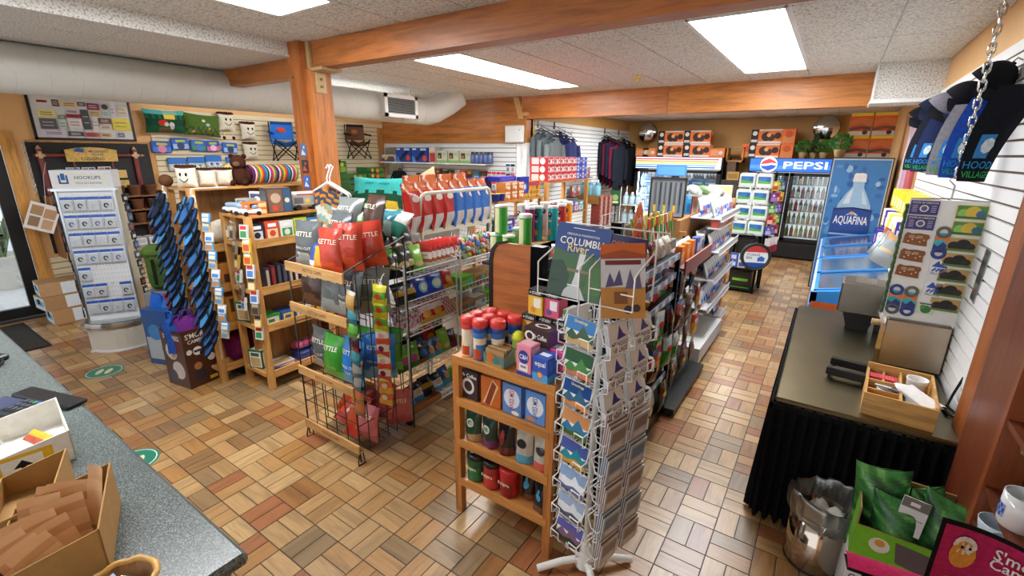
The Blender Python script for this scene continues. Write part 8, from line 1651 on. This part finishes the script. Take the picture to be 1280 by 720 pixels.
for k, (y, z, c, c2, nm, x) in enumerate(((2.56, 2.36, '121318', '1a1b22', 'large black', 3.27), (3.12, 2.33, '14151c', '1c1d26', 'second black', 3.25), (3.85, 2.34, '76737e', '1c1c20', 'grey with black brim', 3.25), (4.45, 2.36, '1c2238', '232a44', 'navy', 3.25), (5.10, 2.34, '15171e', '1c1e28', 'farthest black', 3.25))):
    cap(nm + ' cap hung on the right slatwall', (x, y, z), 0, c, c2); bpy.data.objects['baseball_cap' + ('' if k == 0 else '.%03d' % k)].rotation_euler = (.55, .5, .55)
def gar(c, c2):
    g = G()
    def f(s):
        return lambda u, v: ((u - .5) * (.10 + .08 * v) + .10 * v * v, s * (.03 * math.sin(PI * u) + .004) - .02 * v, .42 * v)
    col = lambda u, v: c if not (.25 < v < .52 and .25 < u < .6) else '3f8fd8'
    g.grid(f(-1), 8, 12, col); g.grid(lambda u, v: f(1)(1 - u, v), 8, 12, c)
    def mp(cx, cz): return lambda dx, dz: (lambda u, v: (f(-1)(u, v)[0], f(-1)(u, v)[1] - .004, f(-1)(u, v)[2]))(min(1, max(0, .5 + dx / .12 + cx)), (cz + dz) / .42)
    g.text('HOOD', (0, 0, 0), (1, 0, 0), (0, 0, 1), .034, '2f8fd0', .105, 0, mp(0, .075)); g.text('VILLAGE', (0, 0, 0), (1, 0, 0), (0, 0, 1), .030, '2fa85a', .105, 0, mp(0, .032))
    g.grid(lambda a, b: mp(0, .16)(.02 * b * math.cos(2 * PI * a), .035 * b * math.sin(2 * PI * a)), 8, 2, 'd8e8f0')
    return g.mesh('printed_beanie', 'cloth')
for k, (y, c, nm) in enumerate(((1.96, '1a1e26', 'nearest charcoal'), (2.47, '2450b8', 'bright blue'), (2.93, '8a8a90', 'grey'), (3.75, '242e54', 'navy'), (4.28, '1c222c', 'farthest black'))):
    q = put(gar(c, c), 'printed_garment', nm + ' garment with blue and green lettering hanging under the caps', 'garment', (3.205, y, 1.87), .15, -.05, 'lettered garments on the slatwall')
    O('hook', G().cyl((.09, -.01, .40), (XR - .02 - 3.205, .03, .41), .004, 5, 'a89468'), 'metal', q)

# timber post and hutch with mugs
S(O('trim_post_right', G().box(3.335, 1.45, 0, XR, 1.70, ZC - .01, '9c5626').box(3.325, 1.40, 0, XR, 1.45, ZC - .01, '3c1c0c'), 'wood_z'))
ht = T('hutch', 'dark reddish wood hutch shelf at the right edge holding mugs', 'hutch', (3.35, .60, 0))
O('stile', G().box(-.05, .44, 0, .05, .79, 2.0, '6c3015').box(-.056, .40, 0, .05, .44, 2.0, '84421e'), 'wood_z', ht)
O('back', G().box(.035, -.6, 0, .05, .44, 2.0, '34180c'), 'wood_z', ht)
for z in (.50, .70, .845, 1.115, 1.45): 
    if z != .50: O('shelf_board', G().box(-.05, -.6, z - .022, .036, .40, z, '6a3218'), 'wood_y', ht)
O('cup_hook', G().tube([(0, .30, 1.093), (0, .30, 1.06), (-.01, .30, 1.04), (-.025, .30, 1.05), (-.025, .30, 1.07)], .005, 6, 'c8b890'), 'metal', ht)
def mug(label, loc, r, h, c='e6e8e6'):
    t = T('mug', label, 'mug', loc, 0, 'white crockery in the hutch')
    O('cup', G().lathe([(r * .9, 0), (r, .01), (r, h), (r * .93, h), (r * .9, .02), (.0005, .018)], 22, [c, c, 'c8d0e0', c, c], cap=False), 'ceramic', t)
    O('handle', G().tube([(r * .98, 0, h * .8), (r * 1.45, 0, h * .75), (r * 1.5, 0, h * .35), (r * .98, 0, h * .2)], .008, 6, c), 'ceramic', t)
    O('blue_print', G().grid(lambda u, v: ((r + .001) * math.cos(PI + (u - .5) * 1.0), (r + .001) * math.sin(PI + (u - .5) * 1.0), h * (.25 + .4 * v)), 6, 3, lambda u, v: '3a5ab0' if int(u * 6 + v * 3) % 2 else '8a9cd0'), 'ceramic', t)
mug('white mug with blue print on the hutch middle shelf', (3.335, .79, .846), .052, .115)
for k, (y, x) in enumerate(((.90, 3.335), (.79, 3.34), (.67, 3.34))): put(G().lathe([(.03, 0), (.045, .01), (.055, .07), (.052, .07), (.042, .012), (.0005, .01)], 20, 'c8d8e4', cap=False).mesh('bowl', 'ceramic'), 'bowl', '%s pale blue bowl on the lower hutch shelf' % ['first', 'second', 'third'][k], 'bowl', (x, y, .701), 0, 0, 'pale bowls in the hutch')
put(G().lathe([(.03, 0), (.05, .05), (.045, .05)], 16, '2f8a3a').mesh('green_bowl', 'ceramic'), 'green_bowl', 'green bowl at the front of the lower hutch shelf', 'bowl', (3.325, .56, .701))

# waste bin with clear liner
t = T('waste_bin', 'steel waste bin with clear liner before the table skirt', 'waste bin', (2.885, 1.30, 0))
O('bin', G().lathe([(.118, 0), (.122, .01), (.128, .30), (.12, .30), (.112, .012), (.0005, .012)], 32, 'c8bcae', cap=False), 'chrome', t)
O('base_ring', G().lathe([(.121, 0), (.124, .004), (.124, .014), (.121, .016)], 32, '1c1c1e', cap=False), 'plastic', t)
def lin_f(u, v):
    a = 2 * PI * u; w_ = .006 * math.sin(11 * a) + .005 * math.sin(17 * a + 2)
    prof = [(.133, .265), (.142, .285), (.146, .35), (.142, .40), (.132, .385), (.116, .30), (.105, .20)]
    q = v * 6; i = min(5, int(q)); f_ = q - i; r = prof[i][0] * (1 - f_) + prof[i + 1][0] * f_; z = prof[i][1] * (1 - f_) + prof[i + 1][1] * f_
    return ((r + w_) * math.cos(a), (r + w_) * math.sin(a), z + .6 * w_ + .018 * math.sin(2 * a))
O('liner', G().grid(lin_f, 48, 12, 'e8ecee', wrapu=True), 'clear_film', t)
for k in range(4): put(G().grid(lambda u, v: ((u - .5) * .12, (v - .5) * .10, .03 * math.sin(6 * u + k) * math.cos(5 * v)), 6, 6, 'ecebe6').mesh('crumpled_paper', 'paper'), 'crumpled_paper', '%s crumpled white paper inside the waste bin' % ORD[k], 'paper', (2.885 + .03 * math.cos(2 * k), 1.30 + .04 * math.sin(2 * k), .24 + .03 * k), k, .4, 'paper in the waste bin')
# carton of green bags, pink camp chair
t = T('shipping_carton', 'open carton with green printed front beside the waste bin', 'carton', (3.155, 1.10, 0), -.03)
g = G(); a, b = .172, .125
for (x0, y0, x1, y1, h) in ((-a, -b, a, -b + .006, .52), (-a, b - .006, a, b, .645), (-a, -b, -a + .006, b, .60), (a - .006, -b, a, b, .60)): g.box(x0, y0, 0, x1, y1, h, 'a8825a')
g.box(-a, -b, 0, a, b, .006, 'a8825a')
g.face_prints((-a, -b, 0), (1, 0, 0), (0, 0, 1), 2 * a, .52, [('r', 0, 0, 1, .70, 'dfe1e0'), ('r', 0, .70, 1, 1, '7ab82f'), ('c', .25, .88, .10, 'e4dccc'), ('c', .25, .90, .05, 'd8a040'), ('p', [(.38, .96), (.9, .93), (.93, .80), (.80, .74), (.42, .78)], '6a5a5a'), ('t', 'KIDS SIZE', .3, .60, .05, '2a2a2c', .5), ('t', 'CAMPING CHAIRS', .45, .50, .055, '2a2a2c', .8)])
g.face_prints((-a, b, 0), (0, -1, 0), (0, 0, 1), 2 * b, .60, [('r', 0, 0, 1, .6, 'd2d4d2'), ('r', 0, .6, 1, 1, '6aa62a')])
O('box', g, 'card', t)
def leafy(seed):
    r = random.Random(seed); cs = ['1f4a26', '24582c', '2f6a34', '3a7a3c', '4a8a44', '6aa85a', '8abf70']
    return lambda u, v: cs[min(6, max(0, int(3.2 + 4.5 * noise.noise((u * 3.5 + seed * 7, v * 13 + 3 * u, seed)))))]
for k, (x, y, w_, h, rz, roll, z) in enumerate(((3.06, 1.15, .17, .68, .1, -.06, .02), (3.11, 1.06, .15, .62, -.1, -.03, .02), (3.19, 1.13, .13, .65, .7, .06, .02), (3.255, 1.09, .19, .66, -.15, .16, .02))):
    put(pillow(w_ * 1.15, h * .62, .16, leafy(k), (), 24, 36, 'green_bag', 'gloss'), 'green_bag', ['rear left', 'front left', 'dark middle', 'right'][k] + ' leafy green printed chair bag in the carton', 'bag', (x, y, z + h * .72), rz, -.05, 'green bags in the carton', roll)
put(pbox(.085, .006, .15, 'dfdfdc', [('r', 0, .72, 1, 1, '77736a'), ('r', .3, .80, .65, .90, 'e8e8e4'), ('c', .5, .32, .22, '5a7a3a'), ('c', .48, .42, .12, '8a9a4a'), ('r', .35, .15, .7, .22, '7a4a3a'), ('r', .1, .44, .9, .46, '6a6a60')], name='hang_tag'), 'hang_tag', 'white hang tag with frog drawing on the green bags', 'tag', (3.135, 1.005, .535), -.05, -.2, None, .1)
t = T('camp_chair', 'pink folding child camp chair with s\'more print at the right', 'chair', (3.225, .50, .58), .1)
pc_ = lambda u, v: '1a1618' if u < .04 or u > .96 or v > .94 else 'c02a5c'
O('backrest', G().grid(lambda u, v: ((u - .5) * .34 + .04, .02 + .05 * math.cos(PI * (u - .5)), .10 + v * (.29 - .10 * u)), 24, 16, pc_), 'cloth', t)
g = G()
def bp(u, v): return ((u - .5) * .34 + .04, .016 + .05 * math.cos(PI * (u - .5)), .10 + v * (.29 - .10 * u))
for (cu, cv, ru, rv, c) in ((.22, .62, .10, .18, 'e89a3a'), (.22, .74, .09, .12, 'f0e4d0'), (.20, .72, .012, .02, '1a1a1a'), (.26, .72, .012, .02, '1a1a1a'), (.60, .30, .10, .14, 'e08a34'), (.60, .40, .08, .09, 'f0e4d0'), (.62, .14, .14, .05, '3a2018'), (.9, .5, .06, .1, 'e8a050')):
    g.grid(lambda a, b: (lambda q: (q[0], q[1] - .003 - (.002 if c == '1a1a1a' else 0), q[2]))(bp(cu + ru * b * math.cos(2 * PI * a), cv + rv * b * math.sin(2 * PI * a))), 14, 2, c)
def tx(cu, cv): return lambda dx, dz: (lambda q: (q[0], q[1] - .008, q[2]))(bp(cu + dx / .34, cv + dz / .24))
g.text("S'more", (0, 0, 0), (1, 0, 0), (0, 0, 1), .036, 'f6f2ea', .12, 0, tx(.60, .78)); g.text("Campin'", (0, 0, 0), (1, 0, 0), (0, 0, 1), .034, 'f6f2ea', .14, 0, tx(.62, .62)); g.text("S'more Campin'", (0, 0, 0), (1, 0, 0), (0, 0, 1), .022, 'e89a3a', .10, 0, tx(.28, .26))
O('print', g, 'cloth', t)
O('seat', G().grid(lambda u, v: ((u - .5) * .34, .05 - v * .28, .06 - .05 * math.sin(PI * v)), 8, 6, 'b82656'), 'cloth', t)
ar = O('armrest', G().grid(lambda u, v: (-.14 - .20 * v, -.02 - .07 * u, .20 + .012 * math.sin(PI * u)), 4, 14, lambda u, v: '1a1618' if u < .12 or u > .88 else 'c02a5c').grid(lambda u, v: (-.14 - .20 * v, -.09 + .07 * u, .188), 4, 10, '1a1618'), 'cloth', t)
O('cup_holder', G().lathe([(.03, 0), (.035, .08), (.033, .08)], 12, '2a2628', x=-.26, y=-.055, z=.10), 'cloth', ar)
for sx in (-1, 1): O('leg_frame', G().tube([(sx * .17, .06, -.58), (sx * .17, -.22, .10)], .009, 6, '17181a').tube([(sx * .17, -.22, -.58), (sx * .17, .06, .10), (sx * .17, .07, .34 if sx > 0 else .12)], .009, 6, '17181a'), 'metal', t)
# ================================================================ sales counter in the foreground
ct = T('sales_counter', 'grey speckled sales counter in the lower left corner', 'counter', (-.4, -1.15, 0))
O('worktop', G().rbox(-2.6, -.75, .88, 1.905, .465, .922, '6d7a7d', .012), 'granite', ct)
O('front_panel', G().box(-2.58, .40, .05, 1.87, .425, .88, '3a342e'), 'paint', ct)
O('end_panel', G().box(1.84, -.72, .05, 1.87, .40, .88, '3a342e'), 'paint', ct)
O('kick_board', G().box(-2.5, .34, 0, 1.82, .36, .06, '1c1a18'), 'paint', ct)
ZT = .9225
t = T('card_reader', 'black card payment terminal lying on the counter edge', 'card reader', (.03, -.86, ZT), .35)
O('body', G().rbox(-.16, -.055, 0, .10, .055, .035, '17191d', .01), 'plastic', t)
O('screen', G().box(-.15, -.04, .035, -.03, .04, .037, '3a4260'), 'gloss', t)
O('keypad', G().box(-.01, -.045, .035, .095, .045, .045, '1f2226'), 'plastic', t)
for r in range(3):
    for c in range(4): O('key', G().cbox(.012 + .024 * c, -.028 + .026 * r, .045, .016, .016, .004, ['4a5058', '4a5058', '3a8a5a', '3a6ac0'][c if r == 2 else 0]), 'plastic', t)
put(G().rbox(-.18, -.04, 0, .18, .04, .02, '141518', .006).mesh('terminal_stand', 'plastic'), 'terminal_stand', 'flat black stand under the card terminal', 'stand', (-.02, -.76, ZT), .3)
t = T('phone_handset', 'black corded handset farther along the counter', 'handset', (-.84, -.82, ZT), .35)
O('body', G().rbox(-.11, -.03, 0, .11, .03, .03, '16181b', .008), 'plastic', t)
O('cord', G().tube([(.1, 0, .015), (.16, -.03, .01), (.2, -.08, .008), (.14, -.12, .008)], .006, 6, '16181b'), 'rubber', t)
# white and yellow candy carton
def tray(label, loc, rz, w, d, hf, hb, c, name, inner=None, pr=(), prr=()):
    t = T(name, label, 'carton', loc, rz)
    g = G(); th = .004
    g.box(-w / 2, -d / 2, 0, w / 2, d / 2, th, c).box(-w / 2, -d / 2, 0, w / 2, -d / 2 + th, hf, c).box(-w / 2, d / 2 - th, 0, w / 2, d / 2, hb, c)
    for s in (-1, 1): g.prism([(-d / 2, 0), (d / 2, 0), (d / 2, hb), (-d / 2, hf)], 0, s * w / 2 - (th if s > 0 else 0), s * w / 2 + (0 if s > 0 else th), inner or c)
    g.face_prints((-w / 2, -d / 2, 0), (1, 0, 0), (0, 0, 1), w, hf, pr); g.face_prints((w / 2, -d / 2, 0), (0, 1, 0), (0, 0, 1), d, hf, prr)
    O('box', g, 'card', t); return t
tray('white and yellow open candy carton on the counter', (.42, -.90, ZT), -.12, .34, .20, .085, .115, 'e9e7e0', 'candy_carton', None, [('r', .0, .0, 1, .2, 'e0b428')], [('r', .0, .0, .75, 1, 'e6b92c'), ('r', .12, .15, .62, .85, 'f2f0e8'), ('p', [(.25, .45), (.37, .75), (.49, .45)], '222'), ('r', .34, .25, .40, .5, '222')])
for k in range(4): put(bag(.09, .045, .02, bands((.4, 'c84a2a'), (1, 'e0b030')), [], 6, 4, 280 + k, name='candy_bar'), 'candy_bar', '%s yellow candy wrapper inside the white carton' % ORD[k], 'candy', (.40 + .05 * k, -.90 + .012 * k, ZT + .03), .2, -1.0, 'candy wrappers in the carton')
for k in range(10): put(G().cyl((0, -.075, .012), (0, .075, .012), .012, 8, 'eef0f2').mesh('white_roll', 'paper'), 'white_roll', '%s white paper roll in the %s layer on the counter' % (ORD[k % 5], ['lower', 'upper'][k // 5]), 'paper roll', (.36 + .032 * (k % 5), -1.035 - .012 * (k // 5), ZT + .07 + .025 * (k // 5)), .25, .25, 'white rolls on the counter')
put(pbox(.26, .18, .07, 'd8d6d0', [], name='flat_carton', mats='card'), 'flat_carton', 'flat pale carton under the white paper rolls', 'carton', (.42, -1.08, ZT), .2)
# kraft cartons with paper sachets
KR = 'b08a58'
tray('rear brown kraft carton with tall back flap on the counter', (.83, -.98, ZT), -.35, .28, .16, .07, .115, KR, 'kraft_carton', 'a8824f')
k2_ = tray('front brown kraft carton full of paper sachets on the counter', (1.10, -.97, ZT), -.35, .32, .22, .085, .145, KR, 'kraft_carton', 'a8824f')
O('drawn_loops', G().tube([(.02 + .05 * math.cos(a), -.111, .045 + .03 * math.sin(a)) for a in [2 * PI * q / 16 for q in range(16)]], .0022, 4, '3a2a1c', closed=True).tube([(.09 + .05 * math.cos(a), -.111, .042 + .028 * math.sin(a)) for a in [2 * PI * q / 16 for q in range(16)]], .0022, 4, '3a2a1c', closed=True), 'paper', k2_)
MK = Matrix.Translation((1.10, -.97, ZT)) @ Matrix.Rotation(-.35, 4, 'Z')
for k in range(12):
    g = G().grid(lambda u, v: ((u - .5) * .085, .008 * math.sin(PI * u), v * .13), 6, 6, lambda u, v: 'e2b88c' if int(v * 12) % 3 else 'cc9c70').grid(lambda u, v: ((.5 - u) * .085, .003 + .008 * math.sin(PI * u), v * .13), 4, 4, 'd8ac80')
    put(g.mesh('paper_sachet', 'paper'), 'paper_sachet', '%s brown paper sachet in the front kraft carton' % ORD[k], 'sachet', MK @ Vector((-.12 + .022 * k, -.05 + .035 * (k % 3), -.0 + .012 * (k % 2))), 1.1 + .06 * k, -.35, 'paper sachets in the carton', .25 - .05 * k)
for k in range(2): put(G().grid(lambda u, v: ((u - .5) * .06, .008 * math.sin(PI * u), v * .14), 6, 6, 'd8ac80').mesh('paper_sachet', 'paper'), 'paper_sachet', '%s upright sachet at the back of the front kraft carton' % ['taller', 'shorter'][k], 'sachet', MK @ Vector((-.10 + .05 * k, .06, .03 - .015 * k)), .3, -.2)
t = T('wicker_basket', 'small wicker basket at the bottom edge of the counter', 'basket', (1.40, -.93, ZT))
O('weave', G().lathe([(.05, 0), (.065, .02), (.072, .05), (.066, .05), (.055, .01)], 24, ['c8934a', 'd8a85a', 'b07c3c', 'a06c34'], cap=False, cf=lambda j, k: 'a87438' if (j + k) % 2 else None).lathe([(.055, .004), (.0005, .005)], 16, 'a87438', cap=False), 'wood_x', t)
O('rim', G().tube([(.072 * math.cos(a), .072 * math.sin(a), .052 + .003 * math.sin(a * 9)) for a in [2 * PI * q / 36 for q in range(36)]], .008, 6, 'd0a050', closed=True), 'wood_x', t)
for k in range(4): put(pbox(.03, .02, .045, ['8ab0d8', 'd8e4f0', '5a5a5c', 'c8ccd0'][k], [('r', .1, .2, .9, .7, ['e0ecf8', '5a80c0', '8a8a8a', '6a7a9a'][k])], mats='gloss', name='small_sachet'), 'small_sachet', '%s small packet inside the wicker basket' % ORD[k], 'packet', (1.375 + .022 * k, -.93 + .015 * (k % 2), ZT + .012), .5 * k, .2)
O('price_tag', G().box(-.012, -.004, 0, .012, .02, .0015, 'f0f0ee').box(-.008, .0, .0015, .008, .004, .002, '4a4a4a'), 'paper', loc=(1.49, -.86, ZT + .0002), rz=.3, label='tiny white price tag on the counter by the basket', cat='tag')
put(G().rbox(-.09, -.07, 0, .09, .07, .13, '1c1f24', .006).mesh('black_box', 'plastic'), 'black_box', 'black printer box at the lower left of the counter', 'printer', (.86, -1.19, ZT), -.3)
put(G().prism([(-.06, 0), (.06, 0), (.05, .07), (-.04, .07)], 0, -.05, .05, '4a4f60').mesh('dark_case', 'plastic'), 'dark_case', 'dark grey translucent case before the black printer', 'case', (1.12, -1.14, ZT), .4)
put(G().box(-.05, -.035, 0, .05, .035, .004, '8ad0b0').mesh('mint_card', 'paper'), 'mint_card', 'mint green card on the counter by the kraft carton', 'card', (1.22, -1.10, ZT + .0), .5)
# ceiling fittings and added rear fill panels
O('smoke_detector', G().lathe([(.075, -.035), (.08, -.025), (.075, 0)], 20, 'e8e8e4').lathe([(.05, -.05), (.055, -.036)], 16, 'dcdcd8'), 'plastic', loc=(-.84, 2.22, ZC - .007), label='round white smoke detector under the near beam', cat='smoke detector')
O('sprinkler_head', G().lathe([(.06, -.02), (.06, 0)], 14, 'd8c48a').lathe([(.03, -.06), (.04, -.02)], 12, 'd0b878'), 'metal', loc=(.55, 4.62, ZC - .007), label='small brass ceiling fitting near the far beam', cat='ceiling fitting')
for k, (x, y) in enumerate(((-.3, 7.75), (1.4, 7.75))):  # unseen panels added to brighten the back wall, hidden by the far beam
    t = T('ceiling_light', '%s fluorescent panel in the rear ceiling behind the far beam' % ['left', 'middle', 'right'][k], 'ceiling light', (x, y, ZK), 0, 'rear ceiling panels')
    O('frame', G().box(-.32, -.62, -.014, .32, .62, -.004, 'e4e6e6'), 'paint', t)
    O('diffuser', G().box(-.30, -.60, -.02, .30, .60, -.0142, 'ffffff'), 'panel_light', t)
